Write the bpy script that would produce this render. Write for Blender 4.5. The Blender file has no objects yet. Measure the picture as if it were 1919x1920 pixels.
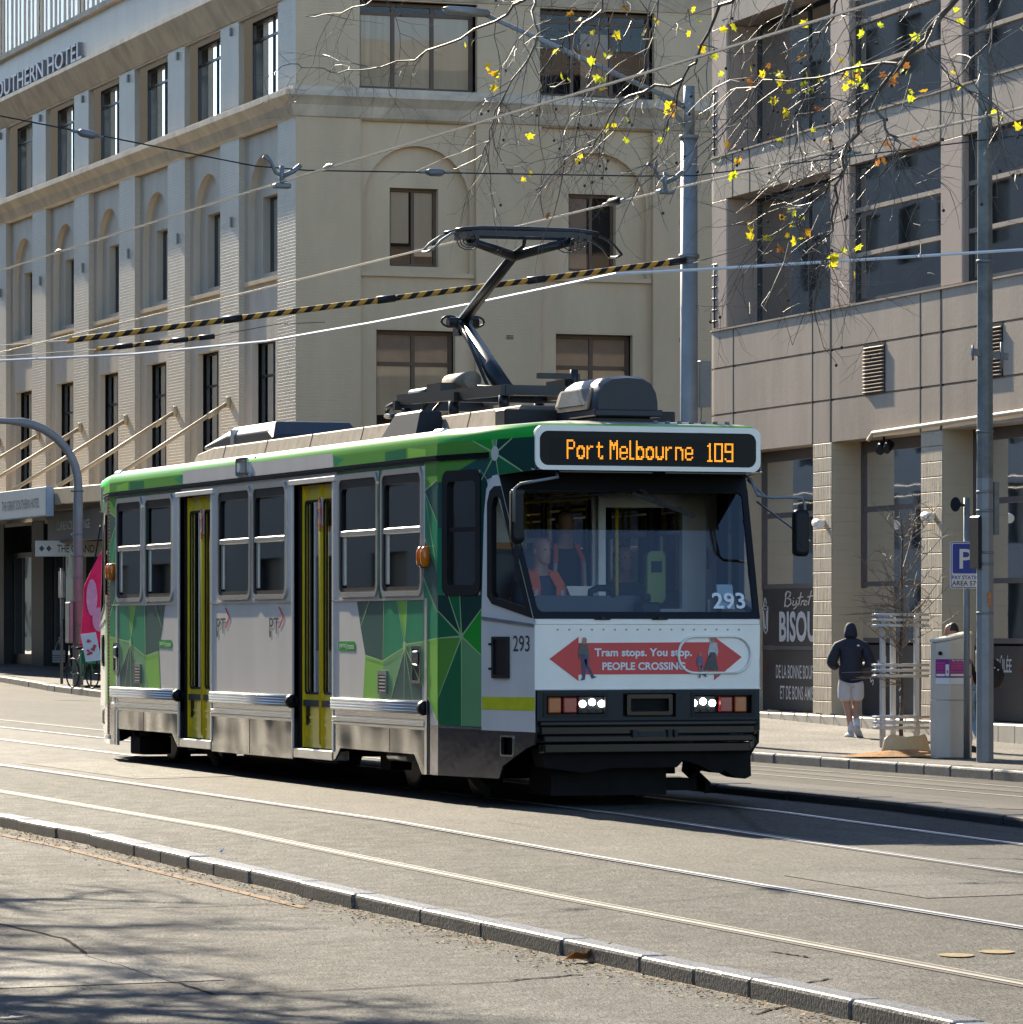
import bpy, bmesh, math, random
from mathutils import Vector, Matrix
from mathutils.geometry import tessellate_polygon
random.seed(7)
R = math.radians
C = bpy.context.scene.collection
sc = bpy.context.scene

# ------------------------------------------------------------------ camera, sky, sun, exposure
F_PX, HC, HOR = 8500.0, 1.517, 1180.0        # focal length and horizon of the photograph (in 1920 px), eye height (m)
cam_d = bpy.data.cameras.new('camera')
cam = bpy.data.objects.new('camera', cam_d); C.objects.link(cam)
cam.location = (0, 0, HC)
cam.rotation_euler = (R(90), 0, R(-19.497))
cam_d.sensor_fit = 'VERTICAL'; cam_d.sensor_height = 36.0
cam_d.lens = F_PX / 1920 * 36
cam_d.shift_y = (HOR - 960) / 1920
cam_d.clip_start = 0.5; cam_d.clip_end = 3000
sc.camera = cam

SUN_EL, SUN_AZ = 31.0, 4.2                    # the sun stands ahead of the camera, a little to the left of the street
w = bpy.data.worlds.new('World'); sc.world = w; w.use_nodes = True
nt = w.node_tree
sky = nt.nodes.new('ShaderNodeTexSky'); sky.sky_type = 'NISHITA'; sky.sun_disc = False
sky.sun_elevation = R(SUN_EL); sky.sun_rotation = R(-SUN_AZ)
sky.air_density = 1.0; sky.dust_density = 0.25; sky.ozone_density = 3.5
bg = nt.nodes['Background']; bg.inputs['Strength'].default_value = 0.115
nt.links.new(sky.outputs[0], bg.inputs['Color'])
sun_d = bpy.data.lights.new('sun', 'SUN'); sun_d.energy = 5.0; sun_d.angle = R(0.6); sun_d.color = (1.0, 0.87, 0.66)
sun = bpy.data.objects.new('sun', sun_d); C.objects.link(sun)
sun.rotation_euler = Vector((-math.sin(R(SUN_AZ))*math.cos(R(SUN_EL)), math.cos(R(SUN_AZ))*math.cos(R(SUN_EL)), math.sin(R(SUN_EL)))).to_track_quat('Z', 'Y').to_euler()
vs = sc.view_settings
vs.view_transform = 'Standard'; vs.look = 'None'; vs.gamma = 1.0; vs.use_curve_mapping = False
vs.exposure = 1.32
sc.render.engine = 'CYCLES'
sc.cycles.use_denoising = True
sc.cycles.max_bounces = 8; sc.cycles.transparent_max_bounces = 16; sc.cycles.caustics_reflective = False; sc.cycles.caustics_refractive = False

# ------------------------------------------------------------------ helpers
def interp(tab, x):
    if x <= tab[0][0]: return tab[0][1]
    for (a, b), (c, d) in zip(tab, tab[1:]):
        if x <= c: return b + (d-b)*(x-a)/(c-a)
    return tab[-1][1]

class MB:
    """collects faces of one mesh"""
    def __init__(s): s.v = []; s.f = []; s.m = []; s.sm = []
    def poly(s, pts, m=0, smooth=False):
        n = len(s.v); s.v += [tuple(p) for p in pts]; s.f.append(tuple(range(n, n+len(pts)))); s.m.append(m); s.sm.append(smooth)
    def box(s, x0, x1, y0, y1, z0, z1, m=0):
        s.hexa([(x0,y0,z0),(x1,y0,z0),(x1,y1,z0),(x0,y1,z0),(x0,y0,z1),(x1,y0,z1),(x1,y1,z1),(x0,y1,z1)], m)
    def hexa(s, p, m=0):
        n = len(s.v); s.v += [tuple(q) for q in p]
        for f in ((0,3,2,1),(4,5,6,7),(0,1,5,4),(1,2,6,5),(2,3,7,6),(3,0,4,7)):
            s.f.append(tuple(n+i for i in f)); s.m.append(m); s.sm.append(False)
    def bar(s, a, b, wx, wz, m=0, up=(0,0,1)):
        a, b = Vector(a), Vector(b); d = (b-a).normalized(); u = Vector(up)
        x = d.cross(u)
        if x.length < 1e-4: x = Vector((1,0,0))
        x.normalize(); z = x.cross(d).normalized()
        p = []
        for q in (a, b):
            for i, j in ((-1,-1),(1,-1),(1,1),(-1,1)): p.append(q + x*(i*wx/2) + z*(j*wz/2))
        s.hexa([p[0],p[1],p[2],p[3],p[4],p[5],p[6],p[7]], m)
    def tube(s, pts, r, n=8, m=0, cap=True, closed=False):
        pts = [Vector(p) for p in pts]; k = len(pts)
        rr = r if isinstance(r, (list, tuple)) else [r]*k
        base = len(s.v); up = None
        for i, p in enumerate(pts):
            if closed: t = pts[(i+1) % k] - pts[i-1]
            else: t = pts[min(i+1, k-1)] - pts[max(i-1, 0)]
            if t.length < 1e-9: t = Vector((0,0,1))
            t.normalize()
            if up is None:
                up = Vector((0,0,1)) if abs(t.z) < .9 else Vector((1,0,0))
            x = t.cross(up)
            if x.length < 1e-5: x = t.orthogonal()
            x.normalize(); up = x.cross(t).normalized()
            for j in range(n):
                a = 2*math.pi*j/n
                s.v.append(tuple(p + (x*math.cos(a) + up*math.sin(a))*rr[i]))
        for i in range(k if closed else k-1):
            i2 = (i+1) % k
            for j in range(n):
                s.f.append((base+i*n+j, base+i*n+(j+1)%n, base+i2*n+(j+1)%n, base+i2*n+j)); s.m.append(m); s.sm.append(n > 5)
        if cap and not closed:
            s.f.append(tuple(base+j for j in range(n))[::-1]); s.m.append(m); s.sm.append(False)
            s.f.append(tuple(base+(k-1)*n+j for j in range(n))); s.m.append(m); s.sm.append(False)
    def cyl(s, a, b, r, n=16, m=0, r2=None): s.tube([a, b], [r, r if r2 is None else r2], n, m)
    def loft(s, rings, m=0, cap=(True, True), smooth=True, closed=True):
        n = len(rings[0]); base = len(s.v)
        for r in rings: s.v += [tuple(p) for p in r]
        for i in range(len(rings)-1):
            for j in range(n if closed else n-1):
                j2 = (j+1) % n
                s.f.append((base+i*n+j, base+i*n+j2, base+(i+1)*n+j2, base+(i+1)*n+j)); s.m.append(m); s.sm.append(smooth)
        if cap[0]: s.f.append(tuple(range(base, base+n))[::-1]); s.m.append(m); s.sm.append(False)
        if cap[1]: s.f.append(tuple(range(base+(len(rings)-1)*n, base+len(rings)*n))); s.m.append(m); s.sm.append(False)
    def plate(s, outer, holes, fmap, depth=0.0, m=0, mr=None, back=False, edge=True):
        """flat polygon with holes; fmap(a,b,w) -> 3D, w = depth behind the face; edges of holes and outline get reveals"""
        loops = [outer] + list(holes)
        flat = [q for l in loops for q in l]
        tris = tessellate_polygon([[Vector((q[0], q[1], 0)) for q in l] for l in loops])
        n = len(s.v); s.v += [tuple(fmap(a, b, 0)) for a, b in flat]
        for t in tris: s.f.append((n+t[0], n+t[1], n+t[2])); s.m.append(m); s.sm.append(False)
        if depth:
            nb = len(s.v); s.v += [tuple(fmap(a, b, depth)) for a, b in flat]
            k = 0
            for li, l in enumerate(loops):
                for i in range(len(l) if (li or edge) else 0):
                    i2 = (i+1) % len(l)
                    s.f.append((n+k+i, n+k+i2, nb+k+i2, nb+k+i)); s.m.append(m if mr is None else mr); s.sm.append(False)
                k += len(l)
            if back:
                for t in tris: s.f.append((nb+t[2], nb+t[1], nb+t[0])); s.m.append(m); s.sm.append(False)
    def prism(s, pts, fmap, depth, m=0):
        s.plate(pts, [], fmap, depth, m, back=True)
    def text(s, body, o, ax, ay, w=None, h=None, m=0, bold=0.0, shear=0.0, depth=0.0):
        cu = bpy.data.curves.new('t', 'FONT'); cu.body = body; cu.size = 1; cu.offset = bold; cu.resolution_u = 3; cu.shear = shear
        cu.extrude = 0
        ob = bpy.data.objects.new('t', cu); C.objects.link(ob)
        me = bpy.data.meshes.new_from_object(ob.evaluated_get(bpy.context.evaluated_depsgraph_get()))
        xs = [v.co.x for v in me.vertices]; ys = [v.co.y for v in me.vertices]
        x0, x1, y0, y1 = min(xs), max(xs), min(ys), max(ys)
        kx = w/(x1-x0) if w else None; ky = h/(y1-y0) if h else None
        kx = kx or ky; ky = ky or kx
        o, ax, ay = Vector(o), Vector(ax).normalized(), Vector(ay).normalized(); nrm = ax.cross(ay)
        n = len(s.v)
        s.v += [tuple(o + ax*((v.co.x-x0)*kx) + ay*((v.co.y-y0)*ky)) for v in me.vertices]
        for p in me.polygons: s.f.append(tuple(n+i for i in p.vertices)); s.m.append(m); s.sm.append(False)
        if depth:
            nb = len(s.v); s.v += [tuple(Vector(v) - nrm*depth) for v in s.v[n:nb]]
            cnt = {}
            for p in me.polygons:
                vv = list(p.vertices)
                for i in range(len(vv)):
                    e = (vv[i], vv[(i+1) % len(vv)]); cnt[tuple(sorted(e))] = cnt.get(tuple(sorted(e)), []) + [e]
            for e in cnt.values():
                if len(e) == 1:
                    a, b = e[0]; s.f.append((n+b, n+a, nb+a, nb+b)); s.m.append(m); s.sm.append(False)
        bpy.data.objects.remove(ob); bpy.data.curves.remove(cu); bpy.data.meshes.remove(me)
    def build(s, name, mats, parent=None, bevel=0.0, merge=False, seg=1, auto=None, off=None):
        me = bpy.data.meshes.new(name)
        v = s.v if off is None else [(a-off[0], b-off[1], c-off[2]) for a, b, c in s.v]
        me.from_pydata(v, [], s.f)
        if not isinstance(mats, (list, tuple)): mats = [mats]
        for m in mats: me.materials.append(m)
        me.polygons.foreach_set('material_index', s.m)
        me.polygons.foreach_set('use_smooth', s.sm)
        me.validate()
        if merge:
            bm = bmesh.new(); bm.from_mesh(me); bmesh.ops.remove_doubles(bm, verts=bm.verts, dist=1e-4)
            bmesh.ops.recalc_face_normals(bm, faces=bm.faces); bm.to_mesh(me); bm.free()
        o = bpy.data.objects.new(name, me); C.objects.link(o)
        if parent: o.parent = parent
        if bevel:
            b = o.modifiers.new('bevel', 'BEVEL'); b.width = bevel; b.segments = seg; b.limit_method = 'ANGLE'; b.angle_limit = R(35)
        if auto:
            for p in me.polygons: p.use_smooth = True
            md = o.modifiers.new('es', 'EDGE_SPLIT'); md.split_angle = R(auto)
        return o

def thing(name, label, cat, loc=(0,0,0), rz=0.0, group=None):
    o = bpy.data.objects.new(name, None); C.objects.link(o); o.empty_display_size = .2
    o.location = loc; o.rotation_euler = (0, 0, rz); o['label'] = label; o['category'] = cat
    if group: o['group'] = group
    return o
def tag(o, label, cat, group=None):
    o['label'] = label; o['category'] = cat
    if group: o['group'] = group
    return o
def struct(o, kind='structure'): o['kind'] = kind; return o
def copy_tree(o, parent=None):
    c = o.copy(); C.objects.link(c)
    if parent: c.parent = parent
    for ch in list(o.children): copy_tree(ch, c)
    return c
def rrect(x0, x1, y0, y1, r, n=4):
    p = []
    for cx, cy, a0 in ((x1-r, y0+r, -90), (x1-r, y1-r, 0), (x0+r, y1-r, 90), (x0+r, y0+r, 180)):
        for i in range(n+1):
            a = R(a0 + 90*i/n); p.append((cx + r*math.cos(a), cy + r*math.sin(a)))
    return p
def rect(x0, x1, y0, y1): return [(x0,y0),(x1,y0),(x1,y1),(x0,y1)]

# ------------------------------------------------------------------ materials
def mat(name, col, rough=.6, metal=0.0, var=.12, vs=2.0, bump=0.0, bs=40.0, spec=.5, emit=None, es=0.0, coat=0.0, streak=0.0, tint=None, alpha=None, fine=0.0):
    m = bpy.data.materials.new(name); m.use_nodes = True
    t = m.node_tree; N = t.nodes; L = t.links; b = N['Principled BSDF']
    b.inputs['Roughness'].default_value = rough; b.inputs['Metallic'].default_value = metal
    b.inputs['Specular IOR Level'].default_value = spec
    b.inputs['Coat Weight'].default_value = coat; b.inputs['Coat Roughness'].default_value = .08
    b.inputs['Base Color'].default_value = (*col, 1)
    if emit: b.inputs['Emission Color'].default_value = (*emit, 1); b.inputs['Emission Strength'].default_value = es
    tc = N.new('ShaderNodeTexCoord')
    if var or fine:
        no = N.new('ShaderNodeTexNoise'); no.inputs['Scale'].default_value = vs; no.inputs['Detail'].default_value = 6; no.inputs['Roughness'].default_value = .65
        if streak:
            mp = N.new('ShaderNodeMapping'); mp.inputs['Scale'].default_value = (1, 1, streak); L.new(tc.outputs['Object'], mp.inputs[0]); L.new(mp.outputs[0], no.inputs['Vector'])
        else: L.new(tc.outputs['Object'], no.inputs['Vector'])
        mr = N.new('ShaderNodeMapRange'); mr.inputs['From Min'].default_value = .3; mr.inputs['From Max'].default_value = .7
        mr.inputs['To Min'].default_value = 1-var; mr.inputs['To Max'].default_value = 1+var
        L.new(no.outputs['Fac'], mr.inputs[0])
        mx = N.new('ShaderNodeMix'); mx.data_type = 'RGBA'; mx.blend_type = 'MULTIPLY'; mx.inputs['Factor'].default_value = 1
        mx.inputs['A'].default_value = (*col, 1); L.new(mr.outputs[0], mx.inputs['B'])
        out = mx.outputs['Result']
        if fine:
            n2 = N.new('ShaderNodeTexNoise'); n2.inputs['Scale'].default_value = bs; n2.inputs['Detail'].default_value = 3; L.new(tc.outputs['Object'], n2.inputs['Vector'])
            m2 = N.new('ShaderNodeMapRange'); m2.inputs['From Min'].default_value = .35; m2.inputs['From Max'].default_value = .65; m2.inputs['To Min'].default_value = 1-fine; m2.inputs['To Max'].default_value = 1+fine
            L.new(n2.outputs['Fac'], m2.inputs[0])
            mm = N.new('ShaderNodeMix'); mm.data_type = 'RGBA'; mm.blend_type = 'MULTIPLY'; mm.inputs['Factor'].default_value = 1
            L.new(out, mm.inputs['A']); L.new(m2.outputs[0], mm.inputs['B']); out = mm.outputs['Result']
        L.new(out, b.inputs['Base Color'])
    if bump:
        nb = N.new('ShaderNodeTexNoise'); nb.inputs['Scale'].default_value = bs; nb.inputs['Detail'].default_value = 4; L.new(tc.outputs['Object'], nb.inputs['Vector'])
        bp = N.new('ShaderNodeBump'); bp.inputs['Strength'].default_value = 1.0; bp.inputs['Distance'].default_value = bump
        L.new(nb.outputs['Fac'], bp.inputs['Height']); L.new(bp.outputs[0], b.inputs['Normal'])
    return m

def glass(name, tint=(.5,.55,.55), gloss=1.0, rough=.02, wave=0.0, ior=1.5):
    m = bpy.data.materials.new(name); m.use_nodes = True
    t = m.node_tree; N = t.nodes; L = t.links; N.remove(N['Principled BSDF'])
    tr = N.new('ShaderNodeBsdfTransparent'); tr.inputs[0].default_value = (*tint, 1)
    gl = N.new('ShaderNodeBsdfGlossy'); gl.inputs['Roughness'].default_value = rough; gl.inputs[0].default_value = (gloss, gloss, gloss, 1)
    fr = N.new('ShaderNodeFresnel'); fr.inputs['IOR'].default_value = ior
    mx = N.new('ShaderNodeMixShader'); L.new(fr.outputs[0], mx.inputs[0]); L.new(tr.outputs[0], mx.inputs[1]); L.new(gl.outputs[0], mx.inputs[2])
    if wave:
        tc = N.new('ShaderNodeTexCoord'); nb = N.new('ShaderNodeTexNoise'); nb.inputs['Scale'].default_value = 1.2; nb.inputs['Detail'].default_value = 1; L.new(tc.outputs['Object'], nb.inputs['Vector'])
        bp = N.new('ShaderNodeBump'); bp.inputs['Strength'].default_value = 1; bp.inputs['Distance'].default_value = wave
        L.new(nb.outputs['Fac'], bp.inputs['Height']); L.new(bp.outputs[0], gl.inputs['Normal'])
    L.new(mx.outputs[0], N['Material Output'].inputs['Surface'])
    return m

M = {}
M['white'] = mat('white paint', (.84,.81,.74), .30, var=.06, coat=.3)
M['silver_body'] = mat('light grey body paint', (.80,.755,.67), .30, var=.09, coat=.3, vs=1.4, streak=.2)
M['black'] = mat('black rubber', (.009,.010,.012), .5, var=.2, spec=.25)
M['black_gloss'] = mat('black gloss', (.006,.007,.009), .18, var=.1, spec=.3)
M['dark'] = mat('dark grey metal', (.013,.015,.018), .5, var=.25, vs=4, spec=.3)
M['under'] = mat('underframe grime', (.011,.0105,.010), .85, var=.3, vs=5, spec=.15)
M['steel'] = mat('brushed stainless steel', (.55,.55,.55), .16, 1.0, var=.08, vs=1.5)
M['alu'] = mat('anodised aluminium', (.70,.70,.69), .32, .9, var=.06)
M['yellow'] = mat('yellow door paint', (.95,.72,.012), .35, var=.08, coat=.3)
M['amber'] = mat('amber lens', (.80,.20,.005), .2, var=.05, coat=.6)
M['red_lens'] = mat('red lens', (.30,.012,.02), .2, var=.1, coat=.6)
M['orange_lens'] = mat('orange lens', (.42,.09,.01), .25, var=.1, coat=.5)
M['red'] = mat('red vinyl', (.62,.025,.03), .35, var=.05)
M['text_white'] = mat('white vinyl', (.75,.75,.74), .4, var=.03)
M['text_dark'] = mat('charcoal vinyl', (.03,.04,.05), .4, var=.03)
M['hivis'] = mat('fluorescent yellow strip', (.65,.68,.0), .45, var=.12, vs=8)
M['galv'] = mat('galvanised steel', (.20,.22,.23), .5, .35, var=.18, vs=3)
M['tint_glass'] = glass('tinted tram glass', (.20,.21,.22), .45)
M['wind_glass'] = glass('windscreen glass', (.97,.98,.98), 1.0, ior=1.8)
M['glass'] = glass('window glass', (.92,.92,.90), .85, wave=.0012)
def greenm(n, c): return mat(n, c, .38, var=.05, coat=.0, spec=.14)
M['g_dark'] = greenm('very dark green vinyl', (.007,.055,.045)); M['g_navy'] = greenm('slate green vinyl', (.022,.10,.09))
M['g_forest'] = greenm('forest green vinyl', (.008,.17,.065)); M['g_mid'] = greenm('mid green vinyl', (.016,.36,.035))
M['g_teal'] = greenm('emerald green vinyl', (.008,.27,.125)); M['g_olive'] = greenm('olive green vinyl', (.12,.36,.05))
M['g_lime'] = greenm('lime green vinyl', (.24,.56,.075)); M['g_pale'] = greenm('pale green vinyl', (.17,.40,.17)); M['g_line'] = greenm('light green lines', (.40,.62,.28))
# ------------------------------------------------------------------ ground (x = across the street, y = along it, z up)
PU = [(-60,-.62),(10,-.27),(20,-.17),(23,-.145),(27,-.107),(31,-.055),(34.7,0),(42,.035),(49,.063),(57,.10),(80,.2),(110,.35),(150,.5),(400,.5)]
ZG = [(-60,-.6),(40,-.42),(52,-.39),(60,-.38),(75,-.14),(81,-.06),(88,-.05),(104,.05),(115,.15),(150,.40),(400,.40)]
LD = [(-60,-.6),(-10,-.4),(5,-.22),(8.75,-.185),(8.93,-.105),(9.87,-.075),(11.3,-.03),(13.2,0),(16,0)]
def G(d, u):
    if d <= 16: return interp(PU, u) + interp(LD, d)
    k = min(1.0, (d-16)/8.9)
    return interp(PU, u)*(1-k) + interp(ZG, u)*k
UN = [-60,-30,-10,0,6,10,13,16,18,20,21.5,23,25,27,29,31,33,34.7,36,38,40,42,44,46,49,52,55,57,60,63,66,70,75,78,80,81,84.5,88,92,96,100,104,110,115,122,130,140,150,200,300,500]
DN = [-400,-120,-60,-35,-20,-10,-4,0,3,5,7,8.75,8.93,9.865,10.6,11.3,12.2,13.2,14,14.66,15.4,16,18,20,22,24.9,27,30,36,50,90,200,500]

def asphalt(name, c1, c2, rough, bump, tar=True, spec=.5):
    m = bpy.data.materials.new(name); m.use_nodes = True; t = m.node_tree; N = t.nodes; L = t.links; b = N['Principled BSDF']
    tc = N.new('ShaderNodeTexCoord')
    def noise(s, d=4, r=.6, scale=None):
        n = N.new('ShaderNodeTexNoise'); n.inputs['Scale'].default_value = s; n.inputs['Detail'].default_value = d; n.inputs['Roughness'].default_value = r
        if scale:
            mp = N.new('ShaderNodeMapping'); mp.inputs['Scale'].default_value = scale; L.new(tc.outputs['Object'], mp.inputs[0]); L.new(mp.outputs[0], n.inputs['Vector'])
        else: L.new(tc.outputs['Object'], n.inputs['Vector'])
        return n
    big = noise(.35, 5, .6); streak = noise(1.6, 5, .65, (1.0, .07, 1)); grain = noise(48, 3, .75, (1.0,.28,1.0)); mid = noise(6, 5, .6)
    def rng(n, a, b_, lo, hi):
        r = N.new('ShaderNodeMapRange'); r.inputs['From Min'].default_value = a; r.inputs['From Max'].default_value = b_; r.inputs['To Min'].default_value = lo; r.inputs['To Max'].default_value = hi
        L.new(n.outputs[0], r.inputs[0]); return r
    cm = N.new('ShaderNodeMix'); cm.data_type = 'RGBA'; cm.inputs['A'].default_value = (*c1, 1); cm.inputs['B'].default_value = (*c2, 1)
    L.new(rng(streak, .3, .72, 0, 1).outputs[0], cm.inputs['Factor']); out = cm.outputs['Result']
    for n, lo, hi in ((rng(big, .3, .7, .62, 1.35), 0, 0), (rng(grain, .32, .68, .20, 2.4), 0, 0), (rng(mid, .3, .7, .85, 1.15), 0, 0)):
        mm = N.new('ShaderNodeMix'); mm.data_type = 'RGBA'; mm.blend_type = 'MULTIPLY'; mm.inputs['Factor'].default_value = 1
        L.new(out, mm.inputs['A']); L.new(n.outputs[0], mm.inputs['B']); out = mm.outputs['Result']
    vp = N.new('ShaderNodeTexVoronoi'); vp.inputs['Scale'].default_value = .22; mpv = N.new('ShaderNodeMapping'); mpv.inputs['Scale'].default_value = (1.0,.35,1); L.new(tc.outputs['Object'], mpv.inputs[0]); L.new(mpv.outputs[0], vp.inputs['Vector'])
    sp_ = N.new('ShaderNodeSeparateColor'); L.new(vp.outputs['Color'], sp_.inputs[0]); pr_ = N.new('ShaderNodeMapRange'); pr_.inputs['To Min'].default_value = .70; pr_.inputs['To Max'].default_value = 1.25; L.new(sp_.outputs[0], pr_.inputs[0])
    st_ = noise(.9, 3, .5, (1.0,.22,1)); sr_ = rng(st_, .60, .72, 1.0, .62)
    for q_ in (pr_, sr_):
        mm = N.new('ShaderNodeMix'); mm.data_type = 'RGBA'; mm.blend_type = 'MULTIPLY'; mm.inputs['Factor'].default_value = 1
        L.new(out, mm.inputs['A']); L.new(q_.outputs[0], mm.inputs['B']); out = mm.outputs['Result']
    if tar:                                            # thin dark cracks and sealed joints
        vo = N.new('ShaderNodeTexVoronoi'); vo.feature = 'DISTANCE_TO_EDGE'; vo.inputs['Scale'].default_value = .16
        wn = noise(1.3, 4); ad = N.new('ShaderNodeMixRGB'); ad.inputs[0].default_value = .10; L.new(tc.outputs['Object'], ad.inputs[1]); L.new(wn.outputs['Color'], ad.inputs[2]); L.new(ad.outputs[0], vo.inputs['Vector'])
        rr = N.new('ShaderNodeMapRange'); rr.inputs['From Min'].default_value = .0015; rr.inputs['From Max'].default_value = .0045; rr.inputs['To Min'].default_value = .45; rr.inputs['To Max'].default_value = 1; L.new(vo.outputs['Distance'], rr.inputs[0])
        mm = N.new('ShaderNodeMix'); mm.data_type = 'RGBA'; mm.blend_type = 'MULTIPLY'; mm.inputs['Factor'].default_value = 1
        L.new(out, mm.inputs['A']); L.new(rr.outputs[0], mm.inputs['B']); out = mm.outputs['Result']
    L.new(out, b.inputs['Base Color'])
    L.new(rng(mid, .3, .7, rough-.06, rough+.08).outputs[0], b.inputs['Roughness']); b.inputs['Specular IOR Level'].default_value = spec
    bp = N.new('ShaderNodeBump'); bp.inputs['Strength'].default_value = 1; bp.inputs['Distance'].default_value = bump
    L.new(grain.outputs['Fac'], bp.inputs['Height']); L.new(bp.outputs[0], b.inputs['Normal'])
    return m
M['asphalt'] = asphalt('coarse asphalt', (.017,.0167,.016), (.036,.035,.0325), .74, .022, spec=.20)
M['trackbed'] = asphalt('worn track surface', (.030,.0285,.0255), (.056,.0525,.045), .72, .010, spec=.22)
M['paving'] = asphalt('bluestone paving', (.105,.10,.093), (.14,.132,.12), .8, .002, False, spec=.25)
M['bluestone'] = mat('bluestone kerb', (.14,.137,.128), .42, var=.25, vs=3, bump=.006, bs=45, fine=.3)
M['bluestone_shade'] = mat('shade-darkened median kerb', (.035,.035,.036), .6, var=.3, vs=3, bump=.004, bs=45, spec=.2)  # tram shadow over the median is put into the stone colour
M['rail'] = mat('polished rail steel', (.72,.72,.72), .40, .85, var=.1, vs=6)
M['rail_worn'] = mat('dull rail steel', (.40,.36,.29), .5, .7, var=.15, vs=6)
M['groove'] = mat('rail groove dirt', (.035,.028,.022), .7, var=.2)
M['paint'] = mat('worn road paint', (.36,.35,.32), .7, var=.4, vs=6, fine=.35, bs=45)
M['paint_y'] = mat('worn yellow road paint', (.17,.085,.03), .85, var=.5, vs=5, fine=.5, bs=30)

g = MB(); nd, nu = len(DN), len(UN)
g.v = [(d, u, G(d, u)) for u in UN for d in DN]
for j in range(nu-1):
    for i in range(nd-1):
        g.f.append((j*nd+i, j*nd+i+1, (j+1)*nd+i+1, (j+1)*nd+i)); g.sm.append(False)
        g.m.append(1 if 11.3 <= DN[i] < 14.6 else 0)
struct(g.build('road', [M['asphalt'], M['trackbed']]))

def strip(mb, d0, d1, u0, u1, lift, m=0, zf=None):
    us = [u0] + [u for u in UN if u0 < u < u1] + [u1]
    zf = zf or G
    for a, b in zip(us, us[1:]):
        mb.poly([(d0, a, zf(d0,a)+lift), (d1, a, zf(d1,a)+lift), (d1, b, zf(d1,b)+lift), (d0, b, zf(d0,b)+lift)], m)
# tram rails: running head, groove and guard lip, four of them
RL = {9.865: 'worn outer tram rail beside the near bluestone kerb', 11.3: 'brightest polished tram rail, in front of the tram', 13.225: 'tram rail along the near edge of the tram shadow', 14.66: 'tram rail under the far side of the tram beside the median'}
for k, (d, lab) in enumerate(RL.items()):
    mb = MB(); s = 1 if d in (9.865, 13.225) else -1      # the groove lies on the inner side
    strip(mb, d-.019, d+.019, 0, 200, .007, 0)
    strip(mb, *sorted((d+s*.019, d+s*.058)), 0, 200, .004, 1)
    strip(mb, *sorted((d+s*.058, d+s*.070)), 0, 200, .007, 0)
    strip(mb, *sorted((d-s*.019, d-s*.06)), 0, 200, .004, 1)
    tag(mb.build('tram_rail', [M['rail'] if d != 9.865 else M['rail_worn'], M['groove']]), lab, 'rail', 'tram rails in the road')

def kerb_row(name, front, back, topf, basef, u0, u1, L=1.0, gap=.007):
    """kerb stones laid end to end as one kerb"""
    mb = MB(); u = u0
    while u < u1:
        L0 = L*random.uniform(.6,1.35); a, b = u+gap/2, min(u+L0, u1)-gap/2
        o = random.uniform(-.007, .007); t = random.uniform(-.005, .005)
        f0, f1 = front(a)+o, front(b)+o
        z0, z1 = topf(a)+t, topf(b)+t
        mb.hexa([(f0,a,basef(a)-.2),(back(a),a,basef(a)-.2),(back(b),b,basef(b)-.2),(f1,b,basef(b)-.2),(f0,a,z0),(back(a),a,z0),(back(b),b,z1),(f1,b,z1)])
        u += L0
    return struct(mb.build(name, M['bluestone_shade'] if 'median' in name else M['bluestone'], bevel=.028, seg=2))
PK = lambda u: interp(PU, u)
kerb_row('kerb', lambda u: 8.76, lambda u: 8.94, lambda u: PK(u)-.085, lambda u: PK(u)-.2, 4, 130, 1.1)
# narrow median beyond the tram
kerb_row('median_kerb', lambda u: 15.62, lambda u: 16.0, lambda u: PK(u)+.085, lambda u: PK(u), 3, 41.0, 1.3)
# far pavement, right block
PR = lambda d, u: interp(ZG, u) + .14 + .012*(d-24.9)
kerb_row('kerb', lambda u: 24.88, lambda u: 25.24, lambda u: interp(ZG, u)+.14, lambda u: interp(ZG, u), -20, 76, 1.25)
mb = MB(); us = [u for u in UN if -30 <= u < 78] + [77]
for a, b in zip(us, us[1:]):
    for d0, d1 in ((25.22, 27), (27, 30), (30, 60)):
        mb.poly([(d0,a,PR(d0,a)-.006),(d1,a,PR(d1,a)-.006),(d1,b,PR(d1,b)-.006),(d0,b,PR(d0,b)-.006)])
struct(mb.build('pavement', M['paving']))
# far pavement, hotel block; its kerb leans out toward the corner
KL = [(86,23.7),(88,24.0),(104,25.4),(115,26.7),(140,27.5),(300,28)]
kl = lambda u: interp(KL, u)
ZL = lambda u: interp(ZG, u)+.15
PL = lambda d, u: ZL(u) + .03*(d-kl(u))
kerb_row('kerb', lambda u: kl(u), lambda u: kl(u)+.34, ZL, lambda u: interp(ZG, u), 86, 190, 1.4)
mb = MB(); us = [86] + [u for u in UN if 86 < u <= 200]
for a, b in zip(us, us[1:]):
    for e0, e1 in ((.32, 3), (3, 8), (8, 40)):
        mb.poly([(kl(a)+e0,a,PL(kl(a)+e0,a)-.006),(kl(a)+e1,a,PL(kl(a)+e1,a)-.006),(kl(b)+e1,b,PL(kl(b)+e1,b)-.006),(kl(b)+e0,b,PL(kl(b)+e0,b)-.006)])
struct(mb.build('pavement', M['paving']))
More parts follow.
